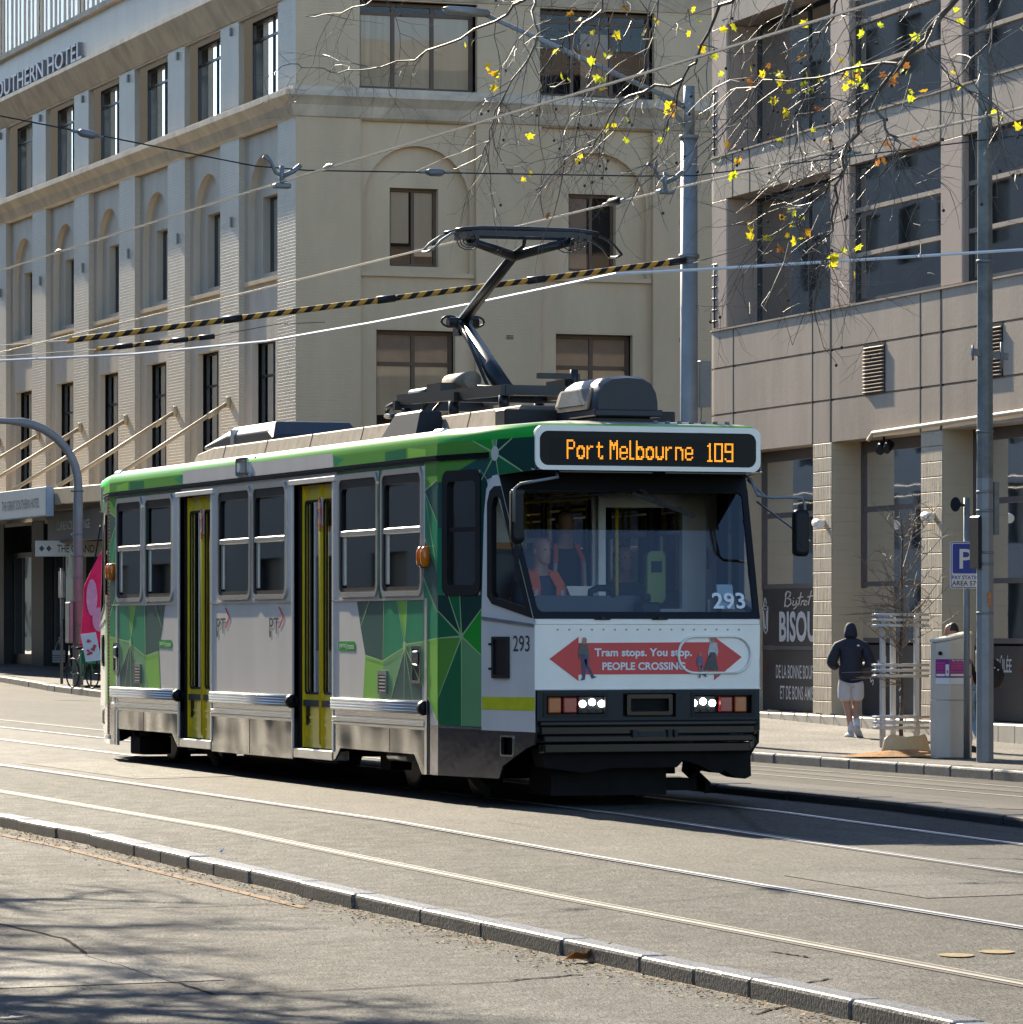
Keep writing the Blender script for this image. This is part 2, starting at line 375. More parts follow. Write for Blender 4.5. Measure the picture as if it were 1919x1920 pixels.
# painted lines
mb = MB()
strip(mb, 20.05, 20.16, 3, 66, .005); strip(mb, 22.85, 22.97, 58.5, 80, .005); strip(mb, 22.75, 22.87, 20, 56.6, .005)
strip(mb, 15.57, 15.65, 46, 190, .005)
for k in range(7): mb.poly([(17.6+.55*k, 84+1.2*k, G(17.6+.55*k, 84)+.006+.0), (17.75+.55*k, 84+1.2*k, G(17.75+.55*k, 84)+.006), (17.75+.55*k+.9, 92+1.2*k, G(18.65+.55*k, 92)+.006), (17.6+.55*k+.9, 92+1.2*k, G(18.5+.55*k, 92)+.006)])
struct(mb.build('road_marking', M['paint']))
mb = MB(); strip(mb, 8.46, 8.54, 28.0, 60, .005)
struct(mb.build('road_marking', M['paint_y']))
mb = MB()
for d, u in ((10.26, 21.9), (10.52, 21.95)):
    mb.poly([(d+.085*math.cos(2*math.pi*i/20), u+.13*math.sin(2*math.pi*i/20), G(d+.085*math.cos(2*math.pi*i/20), u)+.006) for i in range(20)])
struct(mb.build('road_marking', mat('yellow survey paint', (.22,.15,.055), .85, var=.5, vs=14)))

# tar-sealed cracks and darker trench patches
def gp(x, y):
    Z = 25.0; c, s_ = math.cos(R(19.497)), math.sin(R(19.497))
    for _ in range(12):
        X = (x-959.5)*Z/F_PX; d, u = X*c+Z*s_, -X*s_+Z*c; Z = F_PX*(HC-G(d, u))/(y-HOR)
    X = (x-959.5)*Z/F_PX; return X*c+Z*s_, -X*s_+Z*c
M['tar'] = mat('black crack sealant', (.010,.009,.008), .95, var=.4, vs=9, spec=.05); M['patch'] = asphalt('newer asphalt patch', (.024,.023,.022), (.040,.038,.034), .70, .012, False, spec=.27)
mb = MB(); rc_ = random.Random(8)
for pl in ([(165,1792),(290,1832),(365,1852),(400,1865)], [(400,1865),(620,1858),(960,1840),(1090,1829)], [(100,1707),(260,1702),(430,1700)], [(0,1732),(120,1760),(165,1792)], [(960,1838),(1000,1836),(1090,1828)], [(1415,1902),(1500,1880),(1560,1872)], [(1810,1610),(1919,1612)], [(1440,1345+440),(1480,1790),(1520,1796)]):
    P_ = []
    for (x0, y0), (x1, y1) in zip(pl, pl[1:]):
        for k in range(6): P_.append(gp(x0+(x1-x0)*k/6+rc_.uniform(-3,3), y0+(y1-y0)*k/6+rc_.uniform(-1.2,1.2)))
    P_.append(gp(*pl[-1]))
    for a, b in zip(P_, P_[1:]):
        dx, dy = b[0]-a[0], b[1]-a[1]; l = math.hypot(dx, dy) or 1; ox, oy = -dy/l, dx/l; w0, w1 = rc_.uniform(.006,.014), rc_.uniform(.006,.014)
        mb.poly([(a[0]+ox*w0, a[1]+oy*w0, G(*a)+.004), (a[0]-ox*w0, a[1]-oy*w0, G(*a)+.004), (b[0]-ox*w1, b[1]-oy*w1, G(*b)+.004), (b[0]+ox*w1, b[1]+oy*w1, G(*b)+.004)])
struct(mb.build('road_crack', M['tar']))
mb = MB()
for d0, d1, u0, u1 in ((16.9,18.6,36,52), (17.2,18.0,18,30), (11.75,12.6,25.5,27.8), (5.2,6.6,23.2,25.1), (21.2,21.9,40,58), (11.6,12.9,44,49)):
    us = [u0] + [u for u in UN if u0 < u < u1] + [u1]; ds = [d0] + [d for d in DN if d0 < d < d1] + [d1]
    for a, b in zip(us, us[1:]):
        for e, f_ in zip(ds, ds[1:]): mb.poly([(e,a,G(e,a)+.004),(f_,a,G(f_,a)+.004),(f_,b,G(f_,b)+.004),(e,b,G(e,b)+.004)])
struct(mb.build('road_patch', M['patch']))
# ------------------------------------------------------------------ the tram: x = across, y = from the front face back, z = above the rail
XC, YF, LEN = 13.94, 35.89, 14.71
HW, FW, TP = 1.335, 1.02, 1.63            # half width, half width of the front, length of the tapered cab
tram = thing('tram', 'green white and grey tram with yellow doors showing Port Melbourne 109', 'tram', (XC, YF, 0))
S0, S1 = TP, LEN-TP
TAP = (HW-FW)/TP
WIN = [(2.03,3.22),(3.31,4.52),(6.20,7.38),(7.45,8.65),(10.39,11.53),(11.65,12.76)]
DOOR = [(4.73,5.99),(8.93,10.14)]
def side(sg, out=0.0):                       # (s, z, depth) -> tram coordinates, for the flat sides
    return lambda s, z, w=0: (sg*(HW+out-w), s, z)
def taper(sg, front=True, out=0.0):          # the four slanting cab walls
    nx, ny = 1/math.hypot(1, TAP), TAP/math.hypot(1, TAP)
    def f(s, z, w=0):
        x = FW + TAP*s + nx*(out-w); y = s - ny*(out-w)
        return (sg*x, y if front else LEN-y, z)
    return f

bm_ = MB()   # slots: 0 white, 1 grey, 2.. greens
BODY = ['white','silver_body','g_dark','g_navy','g_forest','g_mid','g_teal','g_olive','g_lime','g_pale','g_line','black','steel']
BI = {n: i for i, n in enumerate(BODY)}
for sg in (-1, 1):
    holes = [rect(a+.05, b-.05, 1.86, 2.90) for a, b in WIN]
    cuts = [S0] + [q for d in DOOR for q in d] + [S1]
    f = side(sg)
    for a, b in zip(cuts[::2], cuts[1::2]):
        bm_.plate(rect(a, b, .66, 2.905), [h for h in holes if a < h[0][0] < b], f, .05, BI['silver_body'], BI['black'])
    bm_.plate(rect(S0, S1, 2.905, 3.14), [], f, .05, BI['silver_body'])
    for front in (True, False):
        f = taper(sg, front)
        hs = [rrect(.905, 1.535, 1.82, 2.885, .08), [(.70,1.735),(.035,1.612),(.565,2.74),(.66,2.74),(.735,2.70),(.777,2.60),(.777,1.80)]]
        bm_.plate([(TP,.66),(TP,3.14),(0,3.14),(0,2.862),(.60,2.835),(.02,1.60),(0,1.55),(0,.65)], hs, f, .045, BI['silver_body'], BI['black'])
        def dec(pts, c, lift=.0025): bm_.poly([f(a, z, -lift) for a, z in pts], BI[c])
        st = (1.218, 1.456)
        ring = [(1.628,1.68),(1.45,1.815),(1.25,1.815),(.875,1.697),(.875,1.29),(1.218,.68),(1.628,.912),(1.628,1.439)]
        cols = ['g_dark','g_forest','g_dark','g_mid','g_pale','g_forest','g_olive','g_forest']
        for i, c in enumerate(cols):
            p, q = ring[i], ring[(i+1) % 8]; pts = [st, p, q]
            if i == 0: pts = [st, p, (1.628,1.815), q]
            if i == 2: pts = [st, p, (.875,1.815), q]
            if i == 4: pts = [st, p, (.875,.68), q]
            if i == 5: pts = [st, p, (1.628,.68), q]
            dec(pts, c)
        L2 = lambda a, b, wd=.012: dec([(a[0]+wd*((b[1]-a[1])/math.hypot(b[0]-a[0], b[1]-a[1])), a[1]-wd*((b[0]-a[0])/math.hypot(b[0]-a[0], b[1]-a[1]))), (b[0]+wd*.5*((b[1]-a[1])/math.hypot(b[0]-a[0], b[1]-a[1])), b[1]-wd*.5*((b[0]-a[0])/math.hypot(b[0]-a[0], b[1]-a[1]))), (b[0]-wd*.5*((b[1]-a[1])/math.hypot(b[0]-a[0], b[1]-a[1])), b[1]+wd*.5*((b[0]-a[0])/math.hypot(b[0]-a[0], b[1]-a[1]))), (a[0]-wd*((b[1]-a[1])/math.hypot(b[0]-a[0], b[1]-a[1])), a[1]+wd*((b[0]-a[0])/math.hypot(b[0]-a[0], b[1]-a[1])))], 'g_line', .005)
        for q in ring: L2(st, q, .010)
        dec([(st[0]+.035*math.cos(a*.5), st[1]+.035*math.sin(a*.5)) for a in range(12)], 'g_line', .0075)
        # around the side window of the cab
        dec(rect(1.54, 1.628, 1.815, 2.40), 'g_teal'); dec(rect(1.54, 1.628, 2.40, 2.80), 'g_navy')
        dec([(.905,1.815),(.905,2.885),(.80,2.80),(.78,2.76),(.83,2.55),(.83,1.9),(.875,1.815)], 'g_dark')
        dec([(1.54,2.80),(1.628,2.80),(1.628,2.98),(.95,2.98),(1.30,2.885),(1.54,2.86)], 'g_olive')
        dec([(1.30,2.887),(.95,2.98),(.62,2.98),(.60,2.84),(.79,2.80),(.90,2.887)], 'g_navy')
        s2 = (.651, 3.02)
        up = [(1.628,2.98),(1.628,3.14),(1.03,3.14),(.71,3.14),(.62,3.14),(.37,3.14),(.0,3.14),(.0,2.864),(.20,2.853),(.60,2.837),(.66,2.98)]
        uc = ['g_olive','g_olive','g_mid','g_pale','g_dark','g_dark','g_dark','g_dark','g_forest','g_dark','g_olive']
        for i, c in enumerate(uc): dec([s2, up[i], up[(i+1) % 11]], c, .0032)
        for q in ((1.03,3.14),(.71,3.14),(.62,3.14),(.37,3.14),(.20,2.853),(.60,2.84)): L2(s2, q, .010)
        L2(s2, (.88,2.80), .010)
        dec([(s2[0]+.065*math.cos(a*.5236), s2[1]+.065*math.sin(a*.5236)) for a in range(12)], 'silver_body', .0078)
    # livery of the flat sides (mirrored for both ends)
    P = [('g_navy',[(3.98,1.775),(3.59,1.775),(3.86,1.53)]),('g_navy',[(3.59,1.775),(3.15,1.775),(3.18,1.23),(3.72,1.28),(3.86,1.53)]),
         ('g_teal',[(3.15,1.775),(2.76,1.775),(2.55,1.41),(2.55,1.36),(3.18,1.23)]),('g_lime',[(2.76,1.775),(2.48,1.775),(2.55,1.41)]),
         ('g_teal',[(2.48,1.775),(2.04,1.775),(2.04,1.41),(2.45,1.38),(2.55,1.41)]),('g_lime',[(3.72,1.28),(3.18,1.23),(3.2,1.07),(3.33,.87),(3.79,.87)]),
         ('g_pale',[(3.18,1.23),(2.58,1.35),(2.97,.87),(3.33,.87),(3.2,1.07)]),('g_navy',[(2.55,1.34),(2.97,.87),(2.08,.87),(2.08,1.03)]),
         ('g_pale',[(2.55,1.36),(2.45,1.38),(2.04,1.41),(2.04,1.03)]),
         ('g_teal',[(2.02,1.97),(1.635,1.66),(1.635,1.44),(2.02,1.41)]),('g_navy',[(2.02,1.985),(1.98,2.30),(1.635,2.01),(1.635,1.68)]),
         ('g_lime',[(2.02,1.41),(1.635,1.44),(1.635,.71),(1.9,.92),(2.02,1.03)]),
         ('g_olive',[(1.98,2.98),(1.635,2.98),(1.635,2.82),(1.98,2.74)]),('g_navy',[(1.98,2.73),(1.635,2.81),(1.635,2.45)]),('g_teal',[(1.98,2.71),(1.635,2.45),(1.635,2.01),(1.98,2.32)]),
         ('g_forest',[(4.6,2.96),(2.0,2.96),(2.0,2.985),(4.6,2.985)]),('g_forest',rect(3.225,3.305,1.80,2.98)),
         ('g_olive',rect(1.64,4.69,3.035,3.14)),('g_teal',[(4.69,3.14),(4.36,3.1),(4.64,3.038)]),('g_forest',[(3.12,3.12),(2.51,3.13),(2.51,3.038),(3.12,3.038)]),('g_lime',[(2.45,3.13),(1.95,3.10),(1.95,3.04),(2.45,3.04)])]
    for mir in (0, 1):
        for ip, (c, pts) in enumerate(P):
            bm_.poly([side(sg, .0015+.00022*ip)(LEN-a if mir else a, z) for a, z in pts], BI[c])
        f2 = side(sg, .0075)
        for a, b in (((3.59,1.775),(3.86,1.53)),((3.15,1.775),(3.18,1.23)),((3.72,1.28),(3.18,1.23)),((3.18,1.23),(2.55,1.36)),((2.76,1.775),(2.55,1.38)),((2.48,1.775),(2.55,1.38)),((2.55,1.36),(2.97,.87)),((2.55,1.36),(2.08,1.03)),((2.55,1.38),(2.02,1.41)),((2.02,1.41),(1.64,1.44)),((2.55,1.36),(2.57,.87)),((2.55,1.36),(2.30,.87)),((1.98,2.73),(1.64,2.45)),((1.98,2.72),(1.64,2.01)),((2.02,1.97),(1.64,1.66)),((1.98,2.74),(1.64,2.82)),((2.02,1.03),(1.64,.72))):
            dx, dz = b[0]-a[0], b[1]-a[1]; l = math.hypot(dx, dz); ox, oz = -dz/l*.007, dx/l*.007
            bm_.poly([f2(LEN-q if mir else q, z) for q, z in ((a[0]+ox,a[1]+oz),(b[0]+ox*.5,b[1]+oz*.5),(b[0]-ox*.5,b[1]-oz*.5),(a[0]-ox,a[1]-oz))], BI['g_line'])
        bm_.poly([side(sg, .0095)(LEN-q if mir else q, z) for q, z in [(2.55+.045*math.cos(i*.5236), 1.37+.045*math.sin(i*.5236)) for i in range(12)]], BI['g_line'])
body = bm_.build('body', [M[n] for n in BODY], tram)

# fronts: white lower panel, flared corner, frame of the lamp band
def front_map(front, out=0.0):
    return lambda t, z, w=0: (t, -out+w, z) if front else (t, LEN+out-w, z)
for front in (True, False):
    f = front_map(front); mb = MB()
    mb.plate(rect(-FW, FW, 1.01, 1.55), [], f, .04)
    if front:
        ss = 1
    mb.poly([f(-FW,1.55), f(FW,1.55), f(FW,1.605,.02), f(-FW,1.605,.02)])
    mb.hexa([f(-FW-.01,1.003,-.012), f(FW+.01,1.003,-.012), f(FW+.01,1.003,.03), f(-FW-.01,1.003,.03), f(-FW-.01,1.02,-.012), f(FW+.01,1.02,-.012), f(FW+.01,1.02,.03), f(-FW-.01,1.02,.03)])
    mb.box(-FW, FW, *(sorted((-.006, .01)) if front else sorted((LEN-.01, LEN+.006))), 1.555, 1.60)
    fp = mb.build('front_panel', M['white'], tram, bevel=.006)
    # row of small fixing screws
    if front:
        for i in range(17):
            mb = MB(); mb.cyl((-.82+i*.103, -.002, 1.515), (-.82+i*.103, -.006, 1.515), .008, 6); mb.build('screw', M['galv'], fp)
        for t in (-.42, .10):
            mb = MB(); mb.box(t-.07, t+.07, -.02, 0, 1.597, 1.606); mb.box(t-.02, t+.02, -.03, 0, 1.60, 1.622); mb.build('washer_jet', M['dark'], fp)
# roof shell with rounded shoulders
def plan(inset, z):
    pts = []
    for a, b in ((-FW, 0), (-HW, TP), (-HW, LEN-TP), (-FW, LEN), (FW, LEN), (HW, LEN-TP), (HW, TP), (FW, 0)):
        cx, cy = 0, LEN/2
        pts.append((a*(1-inset/HW), b + (inset if b < cy else -inset)*(1 if b in (0, LEN) else .6), z))
    return pts
mb = MB()
mb.loft([plan(i, z) for i, z in ((0,3.139),(.004,3.17),(.015,3.20),(.04,3.235),(.085,3.258),(.16,3.272),(.30,3.285),(.65,3.31))], 0, (False, False))
mb.poly(plan(.65, 3.31))
rc = MB()   # green lower half of the shoulder
M['roof'] = mat('dusty grey roof paint', (.30,.28,.25), .55, var=.25, vs=3)
ro = mb.build('roof', [M['roof']], tram, merge=True)
for p in ro.data.polygons: p.use_smooth = True
mb = MB()
mb.loft([[(x, y, z) for x, y, z in plan(i-.003, z)] for i, z in ((0,3.13),(.004,3.17),(.015,3.20),(.04,3.236),(.085,3.2605))], 0, (False, False))
cove = mb.build('roof_cove', [M['g_olive'], M['g_mid'], M['silver_body']], tram)
for p in cove.data.polygons:
    p.use_smooth = True; i = p.index % 8
    p.material_index = 1 if i in (0, 2, 4, 6) else 0
M['g_mid2'] = None
# white section of the cove between the doors, with the joint and marker box
for sg in (-1, 1):
    mb = MB(); f = side(sg, .004)
    mb.poly([f(4.70,3.038), f(10.12,3.038), f(10.0,3.175), f(4.72,3.17)])
    mb.build('cove_panel', M['silver_body'], cove)
    mb = MB()
    mb.bar((sg*(HW+.005), 7.42, 3.04), (sg*(HW-.03), 7.42, 3.24), .012, .01); mb.build('cove_joint', M['dark'], cove)
    mb = MB(); mb.plate(rrect(7.55, 7.96, 3.055, 3.235, .03), [rrect(7.60, 7.91, 3.085, 3.205, .02)], side(sg, .022), .02)
    mk = mb.build('marker_box', M['steel'], tram)
    mb = MB(); mb.poly([side(sg, .008)(a, z) for a, z in rect(7.59, 7.92, 3.08, 3.21)]); mb.build('pane', M['alu'], mk)
    # gutter trim: along the side and part of the cab
    mb = MB()
    for z0, z1, o in ((2.985, 3.0, .02), (3.0, 3.018, .012), (3.018, 3.034, .024)):
        for a, b in ((S0, S1),): mb.box(*sorted((sg*(HW-.01), sg*(HW+o))), a, b, z0, z1)
        for fr in (True, False):
            f = taper(sg, fr); mb.hexa([f(TP,z0,.01), f(TP,z0,-o), f(.757,z0,-o), f(.757,z0,.01), f(TP,z1,.01), f(TP,z1,-o), f(.757,z1,-o), f(.757,z1,.01)])
    mb.build('gutter_trim', M['black_gloss'], tram)

# roof step cap at the cab joint (white rounded bracket)
mb = MB()
for sg in (-1, 1):
    for s in (1.66, LEN-1.90): mb.hexa([(sg*(HW+.004),s,3.15),(sg*(HW-.02),s,3.15),(sg*(HW-.02),s+.24,3.15),(sg*(HW+.004),s+.24,3.15),(sg*(HW-.05),s,3.27),(sg*(HW-.12),s,3.28),(sg*(HW-.12),s+.24,3.28),(sg*(HW-.05),s+.24,3.27)])
mb.build('roof_bracket', M['alu'], tram, bevel=.02)

M['win_frame'] = mat('window frame aluminium', (.55,.55,.54), .30, .7, var=.08)
# side windows: rounded frame, glass, transom bar
def side_window(sg, a, b):
    mb = MB(); f = side(sg, .022)
    mb.plate(rrect(a, b, 1.815, 2.955, .11, 6), [rrect(a+.04, b-.04, 1.86, 2.905, .075, 6)], f, .05)
    fr = mb.build('window', [M['win_frame']], tram, bevel=.012, seg=2)
    mb = MB(); mb.plate(rrect(a+.03, b-.03, 1.85, 2.915, .08, 6), [rrect(a+.095, b-.095, 1.90, 2.82, .06, 6)], side(sg, .012), .03)
    mb.build('rubber_seal', M['black'], fr)
    mb = MB(); mb.poly([side(sg, -.012)(p, q) for p, q in rrect(a+.05, b-.05, 1.87, 2.88, .06)]); mb.build('pane', M['tint_glass'], fr)
    mb = MB(); mb.box(*sorted((sg*(HW-.02), sg*(HW+.018))), a+.06, b-.06, 2.375, 2.43); mb.build('transom', M['alu'], fr, bevel=.008)
    mb = MB(); mb.box(*sorted((sg*(HW-.03), sg*(HW+.004))), b-.15, b-.10, 1.92, 2.375); mb.build('sash', M['alu'], fr, bevel=.006)
for sg in (-1, 1):
    for a, b in WIN: side_window(sg, a, b)
# belt moulding, bumper rails, lower strips and mirror-bright skirts
def wavy_steel():
    m = mat('polished skirt steel', (.21,.205,.20), .14, 1.0, var=.05, vs=1.5)
    t = m.node_tree; N = t.nodes; L = t.links; tc = N.new('ShaderNodeTexCoord'); n = N.new('ShaderNodeTexNoise'); n.inputs['Scale'].default_value = 2.1; n.inputs['Detail'].default_value = 0
    L.new(tc.outputs['Object'], n.inputs['Vector']); b = N.new('ShaderNodeBump'); b.inputs['Strength'].default_value = 1; b.inputs['Distance'].default_value = .026
    L.new(n.outputs['Fac'], b.inputs['Height']); L.new(b.outputs[0], N['Principled BSDF'].inputs['Normal']); return m
M['skirt'] = wavy_steel()
M['skirt_smooth'] = mat('dark polished corner steel', (.22,.22,.25), .14, 1.0, var=.05, vs=1.5, bump=.006, bs=1.3)
SEG = [(S0+.36, DOOR[0][0]-.02), (DOOR[0][1]+.04, DOOR[1][0]-.02), (DOOR[1][1]+.04, S1-.36+.25)]
for sg in (-1, 1):
    for k, (a, b) in enumerate(SEG):
        mb = MB(); mb.box(*sorted((sg*(HW-.01), sg*(HW+.012))), a, b, 1.778, 1.792); mb.build('belt_moulding', M['alu'], tram)
        mb = MB()
        for i in range(4): mb.cyl((sg*(HW+.018), a, .785+i*.026), (sg*(HW+.018), b, .785+i*.026), .0165, 8)
        mb.box(*sorted((sg*HW, sg*(HW+.015))), a, b, .765, .885)
        br = mb.build('bumper_rail', M['alu'], tram)
        mb = MB(); mb.tube([(sg*(HW+.0), a-.005, .825), (sg*(HW+.02), a-.03, .825), (sg*(HW+.02), a-.06, .825), (sg*(HW+.01), a-.07, .825)], [.066,.07,.058,.03], 10); mb.build('end_cap', M['black'], br)
        mb = MB(); mb.box(*sorted((sg*(HW-.02), sg*(HW+.004))), a, b, .70, .766); mb.build('lower_panel', M['steel'], tram)
        mb = MB()
        mb.box(*sorted((sg*(HW-.02), sg*(HW+.016))), a, b, .660, .704, 0); mb.box(*sorted((sg*(HW-.02), sg*(HW+.010))), a, b, .628, .656, 0); mb.box(*sorted((sg*(HW-.02), sg*(HW+.006))), a, b, .715, .722, 1)
        mb.build('lower_strip', [M['alu'], M['black']], tram, bevel=.004)
        mb = MB(); f = side(sg, .001)
        if k == 1: out = rect(a, b, .27, .63)
        elif k == 0: out = [(a,.24),(a,.63),(b,.63),(b,.30),(b-.05,.30),(b-.22,.41),(a+.30,.41),(a+.09,.24)]
        else: out = [(b,.31),(b,.63),(a,.63),(a,.285),(a+.06,.285),(a+.28,.42),(b-.16,.42),(b-.07,.31)]
        mb.plate(out, [], f, .02, 0, back=True)
        sk = mb.build('skirt_panel', M['skirt'], tram)
        mb = MB(); mid = (a+b)/2 + (.05 if k else -.35); mb.box(*sorted((sg*(HW), sg*(HW+.003))), mid-.006, mid+.006, .285 if k == 1 else .42, .62); mb.build('joint', M['dark'], sk)
# vertical joint post and steel corner skirt of each cab
for sg in (-1, 1):
    for fr in (True, False):
        Y = lambda s: s if fr else LEN-s
        mb = MB(); mb.box(*sorted((sg*(HW-.02), sg*(HW+.010))), *sorted((Y(1.92), Y(1.98))), .24, 1.79); mb.build('joint_post', M['alu'], tram)
        mb = MB(); mb.box(*sorted((sg*(HW-.02), sg*(HW+.006))), *sorted((Y(1.86), Y(1.915))), .245, .90); mb.build('joint_gap', M['black'], tram)
        mb = MB(); mb.box(*sorted((sg*(HW-.02), sg*(HW+.002))), *sorted((Y(1.63), Y(1.86))), .243, .68)
        f = taper(sg, fr)
        mb.plate([(TP,.243),(TP,.68),(.89,.68),(.885,.655),(-.0,.648),(.02,.545),(.16,.508),(.532,.354),(.595,.244)], [rrect(.36, .55, .45, .60, .02)], f, .02)
        cs = mb.build('corner_skirt', M['skirt_smooth'], tram)
        mb = MB(); mb.plate(rrect(.345, .565, .435, .615, .02), [rrect(.36, .55, .45, .60, .02)], taper(sg, fr, .008), .03); mb.build('step_hole', M['steel'], cs)
        mb = MB(); mb.poly([f(a, z, .06) for a, z in rect(.35,.56,.44,.61)]); mb.build('step_recess', M['black'], cs)
        if fr: mb = MB(); mb.poly([taper(sg, fr, .008)(a, z) for a, z in ((.868,.832),(.868,.938),(.0,.945),(.0,.832))]); mb.build('reflective_strip', M['hivis'], tram)
        mb = MB(); mb.plate([(.885,.652),(.885,1.62),(.87,1.9),(.84,2.5),(.80,2.72),(.70,2.83),(.62,2.838),(.0,1.565),(.0,.65)], [[(.70,1.735),(.035,1.612),(.565,2.74),(.66,2.74),(.735,2.70),(.777,2.60),(.777,1.80)]], taper(sg, fr, .004), .002); wp = mb.build('cab_corner_panel', M['white'], tram)
        mb = MB(); mb.hexa([f(.868,1.602,-.004), f(.868,1.602,-.016), f(.0,1.540,-.016), f(.0,1.540,-.004), f(.868,1.628,-.004), f(.868,1.628,-.016), f(.0,1.562,-.016), f(.0,1.562,-.004)]); mb.build('rubbing_strip', M['galv'], tram)
# doors: recessed yellow two-leaf doors
M['door_glass'] = glass('door glass', (.10,.11,.12), 1.0)
for sg in (-1, 1):
    for a, b in DOOR:
        w = .085
        mb = MB(); f = side(sg)
        # black reveal with pillar seal
        for q in (a, b): mb.plate([(0,.37),(.0,2.905),(.12,2.905),(.12,.37)], [], lambda d_, z, w_=0, q=q: (sg*(HW-d_), q, z))
        mb.poly([f(a,2.905), f(b,2.905), f(b,2.905,.12), f(a,2.905,.12)])
        mb.box(*sorted((sg*(HW-.12), sg*(HW-.04))), b-.06, b, .37, 2.905)
        mb.build('door_reveal', M['black'], tram)
        mb = MB(); mb.box(*sorted((sg*(HW-.01), sg*(HW+.022))), a-.12, b+.12, 2.905, 2.955); mb.box(*sorted((sg*(HW-.01), sg*(HW+.018))), b+.0, b+.035, .37, 2.905); mb.box(*sorted((sg*(HW-.01), sg*(HW+.012))), a-.05, a, .37, 2.905); mb.build('door_header', M['silver_body'], tram, bevel=.006)
        c = b-.055; m_ = (a+.02+c)/2
        for l0, l1 in ((a+.02, m_-.012), (m_+.012, c)):
            gw = l1-l0
            mb = MB(); g_ = side(sg, -w)
            mb.plate(rect(l0, l1, .385, 2.895), [rrect(l0+.045, l1-.045, .90, 2.75, .045)], g_, .03)
            for z0, z1 in ((.47,.62),(.66,.84)): mb.plate(rect(l0+.05, l1-.05, z0, z1), [rect(l0+.075, l1-.075, z0+.025, z1-.025)], side(sg, -w+.008), .01)
            mb.box(*sorted((sg*(HW-w-.0), sg*(HW-w+.022))), l1-.022, l1-.004, .385, 2.895)
            lf = mb.build('door', M['yellow'], tram)
            mb = MB(); mb.plate(rrect(l0+.04, l1-.04, .895, 2.755, .05), [rrect(l0+.06, l1-.06, .915, 2.735, .04)], side(sg, -w+.006), .012); mb.build('rubber_seal', M['black'], lf)
            mb = MB(); mb.poly([side(sg, -w-.015)(p, q) for p, q in rect(l0+.04, l1-.04, .89, 2.76)]); mb.build('pane', M['door_glass'], lf)
            if l0 > a+.1:
                mb = MB(); mb.box(*sorted((sg*(HW-w), sg*(HW-w+.008))), l1-.19, l1-.09, .60, .80); mb.build('door_vent', M['black'], lf)
        mb = MB(); mb.cyl((sg*(HW-w+.02), m_, .42), (sg*(HW-w+.02), m_, 2.88), .014, 8); mb.build('door_edge', M['yellow'], tram)
        mb = MB(); mb.box(*sorted((sg*(HW-.16), sg*(HW+.008))), a+.0, b-.0, .285, .375); mb.build('step_plate', M['alu'], tram, bevel=.006)
        # red STOP sign on the leaf
        mb = MB(); o = -w+.03
        cx, cz, rx, rz = m_-.02, 2.61, .075, .165
        mb.poly([side(sg, o)(cx-.10+.0, z) if k_ in (0,3) else side(sg, o)(cx+.02, z) for k_, z in enumerate((2.50, 2.50, 2.77, 2.77))], 1)
        mb.poly([side(sg, o+.003)(cx+rx*math.cos(i*math.pi/12), cz+rz*math.sin(i*math.pi/12)) for i in range(24)], 0)
        if sg < 0:
            mb.text('STOP', (-(HW+o+.006), cx+.058, 2.665), (0,-1,0), (0,0,1), .116, .055, 1, .02)
            for d_ in (-1, 1): mb.bar((-(HW+o+.006), cx+d_*.008, 2.64), (-(HW+o+.006), cx+d_*.032, 2.52), .003, .014, 1)
        mb.build('stop_sign', [M['red'], M['text_white']], tram)
# amber side lamps, wall recess lamps, vents, badges
for sg in (-1, 1):
    for s in (1.95, LEN-1.77):
        mb = MB()
        for o, ww in ((.0, 1), ): pass
        for d_ in (-.055, .055):
            mb.loft([[ (sg*(HW+h), s+d_+ (.042*k_)*math.cos(i*math.pi/8), 2.155+.095*k_*math.sin(i*math.pi/8)) for i in range(16)] for h, k_ in ((-.005,1),(.05,.96),(.07,.7),(.074,.3))])
        sl = mb.build('side_indicator', M['amber'], tram)
        mb = MB(); mb.box(*sorted((sg*(HW-.01), sg*(HW+.05))), s-.018, s+.018, 2.06, 2.25); mb.build('lamp_base', M['black'], sl)
    for s in (2.215, LEN-2.0+.06):
        mb = MB(); mb.plate(rrect(s-.125, s+.125, 1.04, 1.37, .02), [rrect(s-.10, s+.10, 1.065, 1.345, .02)], side(sg, .014), .014)
        lt = mb.build('recess_lamp', M['steel'], tram, bevel=.004)
        mb = MB(); mb.poly([side(sg, .004)(p, q) for p, q in rect(s-.105, s+.105, 1.06, 1.35)]); mb.build('recess', M['black'], lt)
        mb = MB(); mb.box(*sorted((sg*HW, sg*(HW+.03))), s-.07, s+.07, 1.20, 1.33); mb.build('lens', M['steel'], lt, bevel=.02)
    for s in (3.195, LEN-2.86):
        mb = MB(); mb.plate(rrect(s-.135, s+.135, .93, 1.145, .01), [rect(s-.105, s+.105, .95, 1.105)], side(sg, .014), .014)
        vt = mb.build('vent', M['galv'], tram)
        mb = MB(); mb.poly([side(sg, .004)(p, q) for p, q in rect(s-.11, s+.11, .945, 1.11)], 1)
        for i in range(5): mb.box(*sorted((sg*HW, sg*(HW+.016))), s-.10, s+.08, .956+i*.031, .970+i*.031, 0)
        mb.build('louvre', [M['alu'], M['black']], vt)
sg = -1; f = lambda s, z: (-(HW+.004), s, z)
